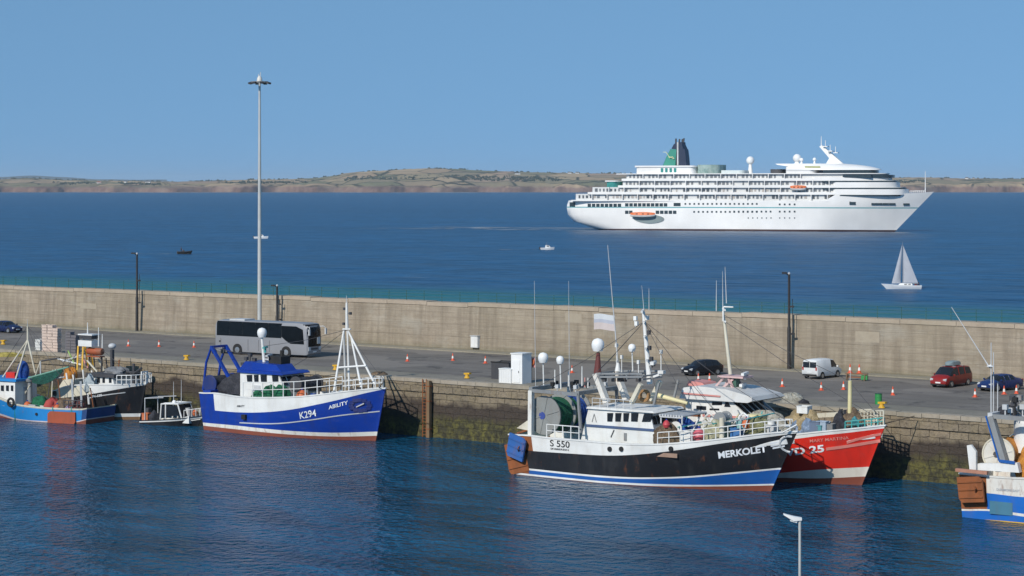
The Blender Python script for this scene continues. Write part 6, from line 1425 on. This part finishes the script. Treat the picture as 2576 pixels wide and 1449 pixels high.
    crate(fr, (X(1300), -1.6, bz(X(1300))), paint('crate_teal', (.08, .3, .32), .5, .2), 'teal crate on the red trawler foredeck', (.9, .6, .8)); crate(fr, (X(1370), -1.2, bz(X(1370))), GREY, 'grey crate beside the dark net on the red trawler', (.8, .6, .8))
    heapb(fr, (X(1640), -.3, bz(X(1640)) + .2), (1.6, 1.0, .8), 65, netmat('teal_net', (.03, .2, .24), (.1, .36, .4)), 'teal net in the bow of the red trawler')
    heapb(fr, (X(1600), .8, bz(X(1600)) + .2), (1.5, 1.0, 1.3), 66, NETBR, 'brown net heap behind the bow rails of the red trawler')
    r3 = random.Random(17)
    for k in range(14):
        x = X(1020) + k * .55; kk = ('slate blue', 'pale blue')[k % 2]
        if x > -2: break
        o = crate(fr, (x, r3.uniform(-2.2, 1.5), bz(x) + .1), paint('gear_box_' + kk.replace(' ', '_'), (.12, .17, .26) if k % 2 == 0 else (.36, .45, .55), .6, .3), kk + ' fish box among the gear on the red trawler deck', (.75, .55, r3.uniform(.6, 1.1)), r3.uniform(-.3, .3)); o['group'] = 'fish boxes on the red trawler deck'
    deckgear(r_, fr, h, (X(1060), X(1260), X(1340), X(1480)), .9, 12, [WHITE, GREY, LGREY, TEAL])
    mb = MB(); mb.path([(h.xb - .4, .2, h.zb + .1), fr.p((2300, 1047), 4.0)], .04); mb.build('mooring_line', NETBR, r_)
red_trawler(); FIT[0] = None
# ---------------------------------------------- trawler cut off by the right edge
def right_trawler():
    S = G(2412, 1302); a = R(-36); u = Vector((math.cos(a), math.sin(a), 0)); v = Vector((-math.sin(a), math.cos(a), 0)); O = S + u * 20 + v * 3.2
    fr = Fr((O.x, O.y), -36); ns = -1; P = lambda x, y, yl=0: fr.p(R4(x, y), yl)
    r_ = root('fishing_trawler', 'white and blue trawler cut off by the right edge, rusty stern towards the harbour', 'fishing boat', fr)
    L = lambda *q: [R4(*p) for p in q]
    xs = P(590, 1030, -2.8).x
    h = Hull(fr, 6.8, ns, (2.0, 0, 4.4), (xs, xs - .2), L((560, 715), (740, 735), (1030, 752), (1400, 740), (1900, 640)),
             [(L((560, 1062), (740, 1062), (1030, 1088), (1500, 1130)), 0), (L((560, 1045), (740, 1045), (1030, 1068), (1500, 1110)), 1), (L((600, 985), (780, 985), (1030, 1025), (1500, 1060)), 4), (L((600, 972), (780, 972), (1030, 1005), (1500, 1040)), 2), (L((560, 842), (780, 858), (1030, 885), (1500, 880), (1900, 800)), lambda t: 5 if t < .09 else 4 if t > .09 else 4), (None, lambda t: 5 if t < .07 else 2)], 2.8)
    h.mesh(r_, [ANTI, YELLOW, RUSTYW, BLACK, paint('bright_blue_hull', (.012, .13, .48), .4, .25), RUST], RUSTYW, DECK, .8)
    h.text(r_, 'DUNMORE EAST', R4(835, 838), R4(1000, 850), 6, paint('faded_lettering', (.35, .38, .42), .6, .2))
    q = h.q(R4(868, 965), .03); MB().box((q.x, q.y, q.z), (1.7, .1, .9)).build('side_plate', paint('dull_teal_plate', (.05, .17, .25), .6, .3), r_)
    q = P(655, 830, -3.4); trawl_door(fr, (q.x, -3.5, q.z), (2.0, 1.8), RUST, 'rusty red trawl door on the stern of the trawler at the right edge', ry=-.12, rz=-.1)
    a_, b_ = P(545, 690, -3.5), P(770, 712, -3.5); mb = MB(); mb.bar(a_, b_, .3, .22); mb.build('stern_beam', paint('rust_pink_beam', (.42, .2, .13), .7, .4, (.15, .06, .03), .4), r_)
    mb = MB(); mb.prism([(p.x, p.z) for p in (P(625, 515, -2.9), P(655, 510, -2.9), P(690, 560, -2.9), P(690, 690, -2.9), P(645, 690, -2.9))], -3.0, -2.75); mb.build('stern_bulwark', WHITE, r_)
    c = P(850, 580, -1.9); rad = (P(850, 462, -1.9).z - P(850, 700, -1.9).z) / 2
    net_drum(r_, (c.x, 0, c.z), rad, -1.9, 1.9, (-1.9, 1.9), [((-1.8, 1.8), NETO, .9)], paint('drum_pale', (.62, .60, .54), .5, .3, (.45, .3, .15)), DGREY)
    mb = MB(); mb.lathe((c.x, -2.0, c.z), [(rad - .06, -.04), (rad + .05, -.04), (rad + .05, .04), (rad - .06, .04), (rad - .06, -.04)], 30, 'y'); mb.build('drum_rim', CREAM, r_)
    mb = MB(); mb.prism([(p.x, p.z) for p in (P(690, 690, -2.6), P(700, 645, -2.6), P(985, 640, -2.6), P(1000, 710, -2.6))], -2.7, -2.2); mb.build('drum_cradle', WHITE, r_)
    for y in (-2.5, 2.5):
        a_, b_ = P(795, 305, -2.5), P(890, 625, -2.5); mb = MB(); mb.bar((a_.x, y, a_.z), (b_.x, y, b_.z), .5, .4); l_ = mb.build('gantry_leg', GREY, r_)
        mb = MB(); mb.bar((a_.x - .28, y - .24, a_.z), (b_.x - .28, y - .24, b_.z), .14, .1); mb.bar((b_.x - .28, y - .24, b_.z), (P(975, 620, -2.5).x, y - .24, b_.z - .05), .14, .2); mb.build('blue_edge', LBLUE, l_)
        a2 = P(1040, 320, -2.5); mb = MB(); mb.bar((a_.x, y, a_.z), (a2.x + 2.5, y, a_.z - .1), .3); mb.build('gantry_beam', GREY, r_)
    a_ = P(795, 300, -2.5); mb = MB(); mb.bar((a_.x, -2.7, a_.z), (a_.x, 2.7, a_.z), .36); mb.build('gantry_beam', LGREY, r_)
    rr = random.Random(2)
    for k in range(22):
        x = a_.x + rr.uniform(.1, 3.8); y = rr.uniform(-2.4, 2); hh = rr.uniform(.3, 1.3); mb = MB(); mb.box((x, y, a_.z + hh), (.35, .3, .35)); mb.bar((x, y, a_.z - .1), (x, y, a_.z + hh), .08); mb.build('floodlight', rr.choice([DGREY, LGREY, RUBBER, GREY]), r_)
    q = P(880, 250, -1); heapb(fr, (q.x + .4, -1.0, a_.z + .05), (1.3, 1.0, .5), 71, NETK, 'dark net bundle on the gantry of the trawler at the right edge')
    q = P(975, 230, -.5); heapb(fr, (q.x + .5, .3, a_.z + .05), (1.4, 1.2, .7), 72, NETW, 'pale net bundle on the gantry of the trawler at the right edge')
    q = P(985, 430, .5); mb = MB(); mb.lathe((q.x + 1.2, .3, q.z - 1.2), [(0, 0), (1.3, 0), (1.3, 2.1), (.9, 2.6), (0, 2.7)], 20); mb.build('wheelhouse', WHITE, r_)
    heapb(fr, (P(1005, 640, -1.5).x + .6, -1.6, h.zs(.3) - .3), (1.5, 1.2, 1.9), 73, NETO, 'orange net heap beside the white net drum at the right edge')
    for k, (x, y0, y1) in enumerate(((795, 290, -220), (812, 300, -150), (842, 290, 60))): mb = MB(); mb.tube(P(x, y0, -2.0 + k), P(x, y1, -2.0 + k), .05, .035); mb.build('antenna_pole', LGREY, r_)
    q = fr.p(R3(1145, 1175), -2); mb = MB(); mb.lathe((q.x, -2, q.z), [(0, 0), (.28, .06), (.05, .16), (0, .2)], 12); mb.build('antenna_head', CLEAN, r_)
    whip(r_, fr.p(R3(1140, 1180), -2), fr.p(R3(820, 672), -2), .045)
    mb = MB(); mb.tube(P(935, 160, 0), P(960, 290, 0), .12); mb.build('derrick_boom', CREAM, r_)
right_trawler()
# ---------------------------------------------- turquoise boat at the left edge
def turquoise_boat():
    S = G(214, 1067.5); a = R(150); u = Vector((math.cos(a), math.sin(a), 0)); v = Vector((-math.sin(a), math.cos(a), 0)); O = S + u * 15.2 - v * 2.2
    fr = Fr((O.x, O.y), 150); ns = 1; P = lambda x, y, yl=0: fr.p(G_(x, y), yl)
    r_ = root('fishing_boat', 'turquoise blue fishing boat with white wheelhouse cut off by the left edge', 'fishing boat', fr)
    L = lambda *q: [G_(*p) for p in q]
    h = Hull(fr, 5.6, ns, (1.6, 0, 3.6), (-15.2, -15.5), L((-400, 985), (-180, 1030), (0, 1105), (180, 1178), (500, 1220), (750, 1234), (1000, 1240), (1285, 1245)),
             [(L((-300, 1250), (0, 1312), (200, 1368), (500, 1393), (900, 1400), (1280, 1385)), 0), (L((-300, 1225), (0, 1290), (200, 1352), (500, 1380), (900, 1388), (1280, 1372)), 1), (L((-400, 1000), (-180, 1045), (0, 1122), (180, 1192), (500, 1234), (750, 1248), (1000, 1252), (1285, 1256)), lambda t: 4 if t < .005 else 2), (None, 3)], 2.0, sw=.78)
    h.mesh(r_, [ANTI, paint('pinkish_white_line', (.6, .5, .48), .5, .3), TURQ, CREAM, paint('shaded_weathered_blue', (.012, .06, .2), .5, .5, (.03, .03, .04), .2)], CREAM, DECK, .7)  # last: weathered blue darkened to carry the transom's shade
    q = h.q(G_(745, 1345), .09); q2 = h.q(G_(820, 1345), .09); trawl_door(fr, (q.x, q.y, q.z), (3.3, 1.25), paint('door_orange_red', (.36, .075, .03), .7, .5, (.2, .06, .03), .4), 'orange red trawl door against the side of the turquoise boat', rz=math.pi + math.atan2(q2.y - q.y, q2.x - q.x))
    for x in (180, 635, 860): q = h.q(G_(x, 1245), .06); b_ = h.q(G_(x, 1370), .06); mb = MB(); mb.bar((q.x, q.y, q.z + .3), (b_.x, b_.y, b_.z), .1, .08); mb.build('side_rib', TEAL, r_)
    q = h.q(G_(440, 1297), .05); mb = MB(); mb.cyl((q.x, q.y, q.z), .14, -.06, .06, 12); mb.build('scupper', RUBBER, r_)
    q = h.q(G_(135, 1155), .2); tyre(fr, (q.x, q.y + .05, q.z), 'black tyre hung over the side of the turquoise boat')
    hw = 1.6; Q = lambda x, y: P(x, y, hw); a_, zb = Q(182, 905), deckz(h, Q(182, 905).x, .7)
    zt = a_.z; xf = a_.x + 4.6
    mb = MB(); mb.prism([(a_.x, zb), (a_.x, zt), (xf - .3, zt), (xf, zb)], -hw, hw); w_ = mb.build('wheelhouse', WHITE, r_)
    for x0, x1 in ((-90, -55), (-40, -5), (14, 48), (76, 108), (134, 162)): pane(w_, fr, L((x0, 950), (x1, 950), (x1, 1020), (x0, 1014)), hw, ns)
    mb = MB(); mb.box(((a_.x + xf) / 2 - .1, 0, zt + .12), (xf - a_.x + .4, 2 * hw + .4, .24)); mb.build('roof', TURQ, w_)
    MB().box((a_.x - .02, 0, zb + 1.1), (.06, .8, 1.8)).build('door', LGREY, w_)
    mb = MB(); mb.box((a_.x + 1.5, .3, zt + .5), (1.2, .8, .6)); mb.build('liferaft_canister', RED, w_)
    ap, at = P(335, 400), P(332, 235); mb = MB(); mb.tube((ap.x, 0, ap.z), (at.x, 0, at.z), .1, .07); m_ = mb.build('mast_head', CREAM, r_); whip(m_, at, P(331, 150), .03)
    for (x, y, yl) in ((28, 862, .2), (180, 905, 1.3), (190, 900, -1.3), (425, 800, .2)): mb = MB(); e = P(x, y, yl); mb.tube((ap.x, 0, ap.z), e, .08, .09); mb.build('mast_leg', CREAM, r_)
    q = P(280, 780); loose(MB().sphere((q.x, 0, q.z), .62, 14, 1.75), NETB, 'net_bundle', 'bright blue net bundle hoisted behind the turquoise boat wheelhouse', 'fishing net', fr)
    mb = MB(); mb.bar((q.x, -1.3, q.z - 1.15), (q.x, 1.3, q.z - 1.15), .2); [mb.bar((q.x, y, q.z - 1.15), (q.x, y, zb), .16) for y in (-1.2, 1.2)]; mb.build('net_gallows', paint('steel_navy', (.02, .06, .2), .5, .3), r_)
    b0, b1 = P(345, 862, .4), P(830, 728, .4); mb = MB(); mb.tube(b0, b1, .11, .08); mb.build('boom', paint('mint_green_paint', (.16, .34, .26), .5, .3), r_)
    mb = MB(); n = 10; secs = []
    for i in range(n + 1): p = b0.lerp(b1, .1 + .75 * i / n); d = .95 * math.sin(.5 + 2.4 * i / n); secs.append([(p.x, .36, p.z - .05), (p.x, .5, p.z - .05), (p.x, .46, p.z - .1 - d), (p.x, .40, p.z - .1 - d)])
    mb.loft(secs); mb.build('hanging_net', netmat('deep_green_net', (.006, .06, .045), (.015, .13, .09)), r_)
    for x0, y0, x1, y1, m in ((425, 840, 490, 655, CREAM), (490, 880, 488, 660, LGREY), (670, 750, 700, 870, CREAM), (480, 880, 780, 850, LGREY), (250, 1140, 360, 950, CREAM)): mb = MB(); mb.tube(P(x0, y0, .2), P(x1, y1, .2), .07); mb.build('rigging_spar', m, r_)
    [stay(r_, at, e) for e in (P(820, 735, .3), P(1000, 1200, 1.0), P(-120, 900, 0), P(490, 655, .2))]; stay(r_, P(830, 728, .4), P(1075, 1100, 1.6))
    for x0, y0, x1, y1 in ((620, 1150, 640, 760), (735, 1190, 700, 880), (870, 1180, 905, 790), (1130, 1230, 1090, 980), (560, 1190, 610, 900)): mb = MB(); mb.tube(P(x0, y0, .5), P(x1, y1, .3), .055); mb.build('rigging_spar', rnd.choice([DGREY, RUST, LGREY, CREAM]), r_)
    q = P(360, 1000); mb = MB(); mb.tube((q.x, 0, zb), (q.x, 0, q.z + .9), .3, .22, 12); mb.lathe((q.x, 0, q.z + .9), [(.4, -.1), (.45, .1), (0, .4)], 12); mb.build('winch_post', GREY, r_)
    for x, y in ((880, 1080), (985, 1100)): e = P(x, y + 60, 1.8); mb = MB(); mb.bar((e.x, 1.8, e.z - .4), (e.x + .3, 1.6, e.z + 2.1), .16); mb.build('gallows_leg', LGREY, r_)
    for k, (x, m, lab) in enumerate(((620, paint('heap_red', (.42, .06, .05), .8, .2), 'red net heap amidships on the turquoise boat'), (780, NETBR, 'brown net heap on the aft deck of the turquoise boat'), (930, netmat('maroon_net', (.08, .02, .02), (.22, .08, .07)), 'maroon net heap at the stern of the turquoise boat'), (480, NETG, 'green net heap behind the winch of the turquoise boat'))):
        q = P(x, 1200, 1.0); heapb(fr, (q.x, .8, deckz(h, q.x, .7)), (2.2, 2.2, 1.35), 90 + k, m, lab)
    for k, (x, m, lab) in enumerate(((340, ORANGE, 'orange buoy by the winch post of the turquoise boat'), (840, paint('buoy_violet', (.4, .28, .42), .5, .1), 'pale violet buoy on the turquoise boat rail'), (700, ORANGE, 'orange buoy beside the red net heap of the turquoise boat'))): q = P(x, 1180, 1.6); buoy(fr, (q.x, 1.7, deckz(h, q.x, .7) + .1), .42, m, lab)
    for k, (x, m, lab) in enumerate(((420, LGREY, 'grey crate in the waist of the turquoise boat'), (560, WHITE, 'white crate beside the red net heap of the turquoise boat'), (900, paint('crate_red', (.4, .05, .04), .5, .2), 'red crate near the stern of the turquoise boat'))): q = P(x, 1200, 1.5); crate(fr, (q.x, 1.6, deckz(h, q.x, .7)), m, lab, (.85, .6, .75))
    pts = [];
    for x in (760, 860, 980): q = h.q(G_(x, 1245)); pts.append((q.x, q.y - .15, h.zs(h.t(q.x, q.z)) + .04))
    rail(r_, pts, .8, 4, .05, 1, DGREY)
turquoise_boat()
# ---------------------------------------------- black and white boat behind it
def crabber():
    fr = Fr(G(352, 1055.5), -34); ns = -1; P = lambda x, y, yl=0: fr.p(G_(x, y), yl)
    r_ = root('fishing_boat', 'black hulled boat with cream aft shelter and white wheelhouse between turquoise and blue boats', 'fishing boat', fr)
    L = lambda *q: [G_(*p) for p in q]
    xs = P(665, 1250, -2.4).x
    h = Hull(fr, 5.8, ns, (367.5, 964), (xs, xs - .5), L((650, 1020), (800, 962), (1000, 945), (1400, 943), (1760, 930)),
             [(L((800, 1330), (1330, 1332), (1690, 1328)), 0), (L((800, 1292), (1330, 1292), (1695, 1288)), 1), (L((660, 1105), (850, 1092), (1100, 1055), (1300, 1020), (1480, 985), (1620, 962), (1755, 945)), 2), (None, lambda t: 3 if t < .55 else 1)], 2.9)
    h.mesh(r_, [ANTIB, WHITE, BLACK, CREAM], WHITE, DECK, .5)
    h.text(r_, 'W 128', G_(1118, 1100), G_(1236, 1082), 6, LETW)
    h.strip(r_, L((1060, 1105), (1250, 1070), (1480, 1040)), .10, LGREY, 'rubbing_strake')
    mb = MB(); o = [P(x, y, -2.3) for x, y in ((655, 1040), (700, 990), (770, 880), (900, 880), (900, 960))]; mb.prism([(p.x, p.z) for p in o], -2.35, 2.35); mb.build('aft_shelter', CREAM, r_)
    q = P(672, 1045, -2.5); mb = MB(); mb.cyl((q.x, q.y - .1, q.z), .28, -.1, .15, 12); mb.build('hawse_pipe', RUBBER, r_)
    for x, y0, y1 in ((800, 800, 950), (880, 820, 940), (1000, 760, 950)): a_, b_ = P(x, y0, -1.8), P(x + 20, y1, -1.8); [MB().tube((a_.x, y, a_.z), (b_.x, y, b_.z), .09).build('shelter_post', WHITE, r_) for y in (-1.8, 1.8)]
    mb = MB(); q = P(850, 930, -1.2); mb.box((q.x, 0, q.z), (1.4, 2.4, .5)); mb.build('hatch', paint('navy_cover', (.04, .05, .15), .6, .2), r_)
    hw = 1.7; a_, b_ = P(1075, 838, -hw), P(1375, 838, -hw); zb = deckz(h, a_.x, .5)
    mb = MB(); mb.prism([(a_.x, zb), (a_.x, a_.z), (b_.x - .2, a_.z), (b_.x + .25, zb)], -hw, hw); w_ = mb.build('wheelhouse', WHITE, r_)
    for x0, x1 in ((1103, 1135), (1175, 1208), (1240, 1268), (1318, 1348)): pane(w_, fr, L((x0, 855), (x1, 855), (x1, 918), (x0, 918)), -hw, ns)
    fpanes(w_, b_.x - .0, b_.x - .14, a_.z - 1.1, a_.z - .3, (-1.1, 0, 1.1), .7)
    mb = MB(); mb.box(((a_.x + b_.x) / 2, 0, a_.z + .16), (b_.x - a_.x + .5, 2 * hw + .5, .32)); mb.build('roof', DGREY, w_)
    mb = MB(); mb.heap(((a_.x + b_.x) / 2 + .4, 0, a_.z + .3), (2.6, 2.0, .55), 5); mb.build('roof_tarpaulin', netmat('grey_tarp', (.16, .17, .18), (.3, .3, .3), 2), w_)
    # mast tower with orange raft canister
    z0 = a_.z + .3
    for x0, y0, x1, y1 in ((1000, 760, 985, 470), (1060, 760, 1045, 470), (1120, 640, 1215, 780)): p0, p1 = P(x0, y0), P(x1, y1); [MB().bar((p0.x, y, p0.z), (p1.x, y * .6, p1.z), .15).build('mast_leg', YELLOW if x0 < 1100 else CREAM, r_) for y in (-.8, .8)]
    q = P(1075, 440); mb = MB(); mb.box((q.x, 0, q.z), (1.9, 1.2, .6)); tw = mb.build('crow_platform', WHITE, r_)
    q = P(1075, 365); mb = MB(); mb.box((q.x, 0, q.z), (1.75, 1.05, .35)); mb.build('lamp_housing', DGREY, tw); mb = MB(); mb.box((q.x, 0, q.z + .25), (2.0, 1.2, .12)); [mb.bar((q.x + k, 0, q.z - .8), (q.x + k, 0, q.z), .12) for k in (-.8, .8)]; mb.build('platform_roof', WHITE, tw)
    for x, y0, y1 in ((1058, 330, 190), (1190, 480, 250), (1235, 500, 330)): whip(tw, P(x, y0), P(x, y1), .07, WHITE)
    q = P(1150, 540); mb = MB(); mb.lathe((q.x, 0, q.z), [(0, -1.05), (.3, -1.02), (.36, -.9), (.36, .9), (.3, 1.02), (0, 1.05)], 14, 'x'); mb.box((q.x, 0, q.z - .5), (2.0, .7, .12)); mb.build('liferaft_canister', paint('raft_orange', (.34, .085, .03), .6, .5), r_)
    mb = MB(); [mb.bar((q.x + k, 0, q.z - .5), (q.x + k, 0, z0), .14) for k in (-.8, .9)]; mb.build('raft_cradle', DGREY, r_)
    q = P(1330, 520); mb = MB(); mb.bar((q.x, .3, z0), (q.x, .3, q.z), .3); mb.build('searchlight_post', DGREY, r_); mb = MB(); mb.sphere((q.x, .3, q.z + .35), .42, 12, .7); mb.build('searchlight', TEAL if False else LGREY, r_)
    for x0, y0, x1, y1, m in ((700, 630, 980, 700, WHITE), (820, 530, 900, 690, paint('lime_green_paint', (.3, .45, .12), .5, .2)), (760, 660, 980, 590, LGREY), (990, 600, 1060, 740, PINK), (500, 655, 720, 620, DGREY)): mb = MB(); mb.tube(P(x0, y0, .6), P(x1, y1, .6), .085); mb.build('rigging_spar', m, r_)
    for x0, y0, x1, y1 in ((1000, 470, 660, 900), (1060, 470, 1400, 800), (1190, 480, 1740, 930), (820, 530, 660, 1000), (985, 470, 830, 700)): stay(r_, P(x0, y0), P(x1, y1), .025)
    for x0, y0, x1, y1 in ((930, 950, 905, 620), (1150, 830, 1130, 560), (1420, 900, 1440, 640), (1300, 810, 1280, 620)): mb = MB(); mb.tube(P(x0, y0, .8), P(x1, y1, .8), .06); mb.build('rigging_spar', rnd.choice([LGREY, RUST, DGREY]), r_)
    q = P(850, 800, 0); heapb(fr, (q.x, 0, q.z - .7), (1.4, 1.4, 1.1), 101, NETO, 'orange net bundle above the cream shelter of the black hulled boat')
    q = P(1080, 980, -2); mb = MB(); mb.path([P(1020, 880, -2.6), P(1060, 990, -2.7), P(1075, 1180, -2.9)], .12, 8); mb.build('davit', LGREY, r_)
    q = P(1075, 950, -2.7); heapb(fr, (q.x, -2.6, q.z - .6), (1.4, .8, 1.5), 102, netmat('pale_grey_sheet', (.3, .36, .38), (.5, .55, .56), 2), 'pale grey sheet bundled over the rail of the black hulled boat')
    pts = []
    for x, y in ((1400, 943), (1580, 938), (1750, 931)): q = h.q(G_(x, y)); pts.append((q.x, q.y + .12, h.zs(h.t(q.x, q.z)) + .03))
    rail(r_, pts, .9, 6, .05, 1, WHITE); rail(r_, [(x, -y, z) for x, y, z in pts], .9, 6, .05, 1, WHITE)
    q = P(1745, 870); mb = MB(); mb.bar((q.x, -.4, h.zb), (q.x, -.4, q.z + .7), .12); mb.bar((q.x, .4, h.zb), (q.x, .4, q.z + .7), .12); mb.bar((q.x, -.45, q.z + .7), (q.x, .45, q.z + .7), .12); mb.build('bow_roller', WHITE, r_)
    mb = MB(); q = P(1690, 790, 1); mb.path([(q.x - 1.3, .3, q.z), (q.x, .3, q.z), (q.x + .9, .3, q.z + .5)], .12); mb.tube((q.x - .2, .3, h.zb - .2), (q.x - .2, .3, q.z + .9), .14); mb.build('anchor_davit', DGREY, r_)
    coil(fr, (P(1500, 930).x, -.6, deckz(h, P(1500, 930).x, .5)), .4, NETBR, 'coil of brown rope on the foredeck of the black hulled boat')
crabber()
# ---------------------------------------------- small work boat
def workboat():
    fr = Fr(G(498, 1072), -30); ns = -1; P = lambda x, y, yl=0: fr.p(A_(x, y), yl)
    r_ = root('work_boat', 'small black and white work boat with open cabin frame tucked behind the blue trawler stern', 'work boat', fr)
    L = lambda *q: [A_(*p) for p in q]
    xs = P(1262, 1195, -1.2).x
    h = Hull(fr, 2.9, ns, A_(1838, 1112), (xs, xs - .3), L((1240, 1152), (1440, 1148), (1650, 1133), (1815, 1112)), [(L((1250, 1168), (1440, 1164), (1650, 1152), (1815, 1132)), 0), (None, 1)], 1.0, sw=.8)
    h.mesh(r_, [BLACK, WHITE], RUBBER, LGREY, .35, 24, 2, (.12, .07))
    hw = .95; z0 = h.zs(.6) - .35; o = [P(x, y, -hw) for x, y in ((1450, 1140), (1462, 1005), (1500, 995), (1610, 1005), (1650, 1120))]
    mb = MB()
    for y in (-hw, hw):
        pp = [(p.x, y, p.z) for p in o]; mb.path([(pp[0][0], y, z0), pp[1], pp[2], pp[3], (pp[4][0], y, z0 + .3)], .075, 8)
        a_ = P(1500, 1000, -hw); mb.tube((a_.x, y, a_.z), (a_.x - .02, y, z0), .07)
    mb.build('cabin_frame', WHITE, r_)
    mb = MB(); mb.prism([(o[1].x - .1, o[1].z), (o[1].x, o[1].z + .1), (o[3].x + .1, o[3].z + .1), (o[3].x + .15, o[3].z)], -hw - .08, hw + .08); mb.build('cabin_roof', WHITE, r_)
    for s in (-1, 1):
        pane(r_, fr, L((1515, 1015), (1600, 1020), (1628, 1110), (1512, 1112)), s * (hw - .03), s)
        pane(r_, fr, L((1465, 1020), (1490, 1015), (1490, 1112), (1462, 1115)), s * (hw - .03), s)
    x3, x4 = P(1612, 1015, -hw).x, P(1645, 1115, -hw).x; fpanes(r_, x4 + .02, x3 + .02, z0 + .5, o[3].z - .08, (-.45, .45), .8, name='windscreen')
    mb = MB(); mb.prism([(o[4].x - .1, z0), (o[4].x - .05, z0 + .55), (P(1760, 1110, 0).x, h.zs(.95) + .05), (P(1760, 1110, 0).x, z0)], -.85, .85); mb.build('fore_cuddy', WHITE, r_)
    for x, y0, y1, yl in ((1572, 990, 800, .2), (1642, 1000, 780, -.3)): whip(r_, P(x, y0, yl), P(x, y1, yl), .04)
    radome(r_, P(1578, 985, -.3), .2)
    mb = MB(); a_ = P(1312, 1140, -1); [mb.path([(a_.x, y, z0), (a_.x, y, P(1312, 950, -1).z), (P(1480, 950, -1).x, y, P(1480, 945, -1).z)], .045) for y in (-1, 1)]; mb.tube((a_.x, -1, P(1312, 950, -1).z), (a_.x, 1, P(1312, 950, -1).z), .045); mb.build('stern_arch', LGREY, r_)
    pts = [(h.q(A_(x, y)).x, h.q(A_(x, y)).y + .1, h.zs(h.t(h.q(A_(x, y)).x, 1)) + .02) for x, y in ((1660, 1132), (1740, 1122), (1805, 1113))]; rail(r_, pts, .75, 4, .035, 0, WHITE); rail(r_, [(x, -y, z) for x, y, z in pts], .75, 4, .035, 0, WHITE)
    mb = MB(); mb.box((xs + .1, 0, .9), (.5, .5, 1.1)); mb.build('outboard_motor', DGREY, r_)
    q = P(1310, 1140, -.5); crate(fr, (q.x + .3, -.6, z0), paint('crate_orange', (.55, .16, .06), .5, .2), 'orange crate at the stern of the small work boat', (.7, .5, .7)); q = P(1395, 1140, -.5); heapb(fr, (q.x, -.5, z0), (1.1, 1.0, .9), 111, NETK, 'dark net heap in the small work boat')
    q = P(1690, 1060, 0); barrel(fr, (q.x, .2, h.zs(.85) - .1), LGREY, 'grey barrel on the foredeck of the small work boat'); q = P(1760, 1060, 0); buoy(fr, (q.x, .1, h.zs(.93)), .28, ORANGE, 'small orange buoy at the bow of the small work boat')
workboat()
HAZE = 3.2e-5
# ------------------------------------------------------------------ air
hm = bpy.data.materials.new('sea_air'); hm.use_nodes = True; nt = hm.node_tree; nt.nodes.remove(nt.nodes['Principled BSDF'])
pv = N(nt, 'ShaderNodeVolumePrincipled'); pv.inputs['Color'].default_value = (.70, .86, 1, 1); pv.inputs['Density'].default_value = HAZE; pv.inputs['Anisotropy'].default_value = 0
nt.links.new(pv.outputs[0], nt.nodes['Material Output'].inputs['Volume'])
mb = MB(); mb.box((0, 16000, 80), (42000, 33200, 180)); tag(mb.build('haze', hm), kind='stuff')
# ------------------------------------------------------------------ camera and daylight
cam = bpy.data.cameras.new('camera'); co_ = bpy.data.objects.new('camera', cam); C.objects.link(co_)
co_.location = (0, 0, CZ); co_.rotation_euler = (R(90), 0, 0)
cam.sensor_width = 36; cam.lens = 36 * FL / 2576; cam.shift_y = -(724.5 - HY) / 2576; cam.clip_start = 1; cam.clip_end = 120000
SC.camera = co_
SKYLIFT = .45                                       # the air is clear and deep blue down to the sea line
EL, AZ = 33.0, 214.0                                # sun height; bearing from ahead (+Y), clockwise
w = bpy.data.worlds.new('World'); SC.world = w; w.use_nodes = True
nt = w.node_tree; bg = nt.nodes['Background']
sky = N(nt, 'ShaderNodeTexSky', sky_type='NISHITA'); sky.sun_disc = False; sky.sun_elevation = R(EL); sky.sun_rotation = R(AZ)
sky.altitude = 0; sky.air_density = 1.2; sky.dust_density = 0.0; sky.ozone_density = 3.4
tc = N(nt, 'ShaderNodeTexCoord'); mp = N(nt, 'ShaderNodeMapping'); mp.inputs['Scale'].default_value = (1, 1, .9); mp.inputs['Location'].default_value = (0, 0, SKYLIFT)
nt.links.new(tc.outputs['Generated'], mp.inputs[0]); nv_ = N(nt, 'ShaderNodeVectorMath', operation='NORMALIZE'); nt.links.new(mp.outputs[0], nv_.inputs[0]); nt.links.new(nv_.outputs[0], sky.inputs['Vector'])
nt.links.new(mix(nt, 1.0, sky.outputs[0], (.87, 1.05, 1.02), 'MULTIPLY'), bg.inputs['Color']); bg.inputs['Strength'].default_value = .15
sl = bpy.data.lights.new('sun', 'SUN'); sl.energy = 3.7; sl.angle = R(.5); sl.color = (1, .94, .85)
so = bpy.data.objects.new('sun', sl); C.objects.link(so)
ds = Vector((math.sin(R(AZ)) * math.cos(R(EL)), math.cos(R(AZ)) * math.cos(R(EL)), math.sin(R(EL))))
so.rotation_euler = ds.to_track_quat('Z', 'Y').to_euler()
SC.view_settings.view_transform = 'Standard'; SC.view_settings.look = 'None'; SC.view_settings.exposure = .06; SC.view_settings.gamma = 1
SC.render.engine = 'CYCLES'; SC.cycles.max_bounces = 6; SC.cycles.use_denoising = True; SC.cycles.sample_clamp_indirect = 3
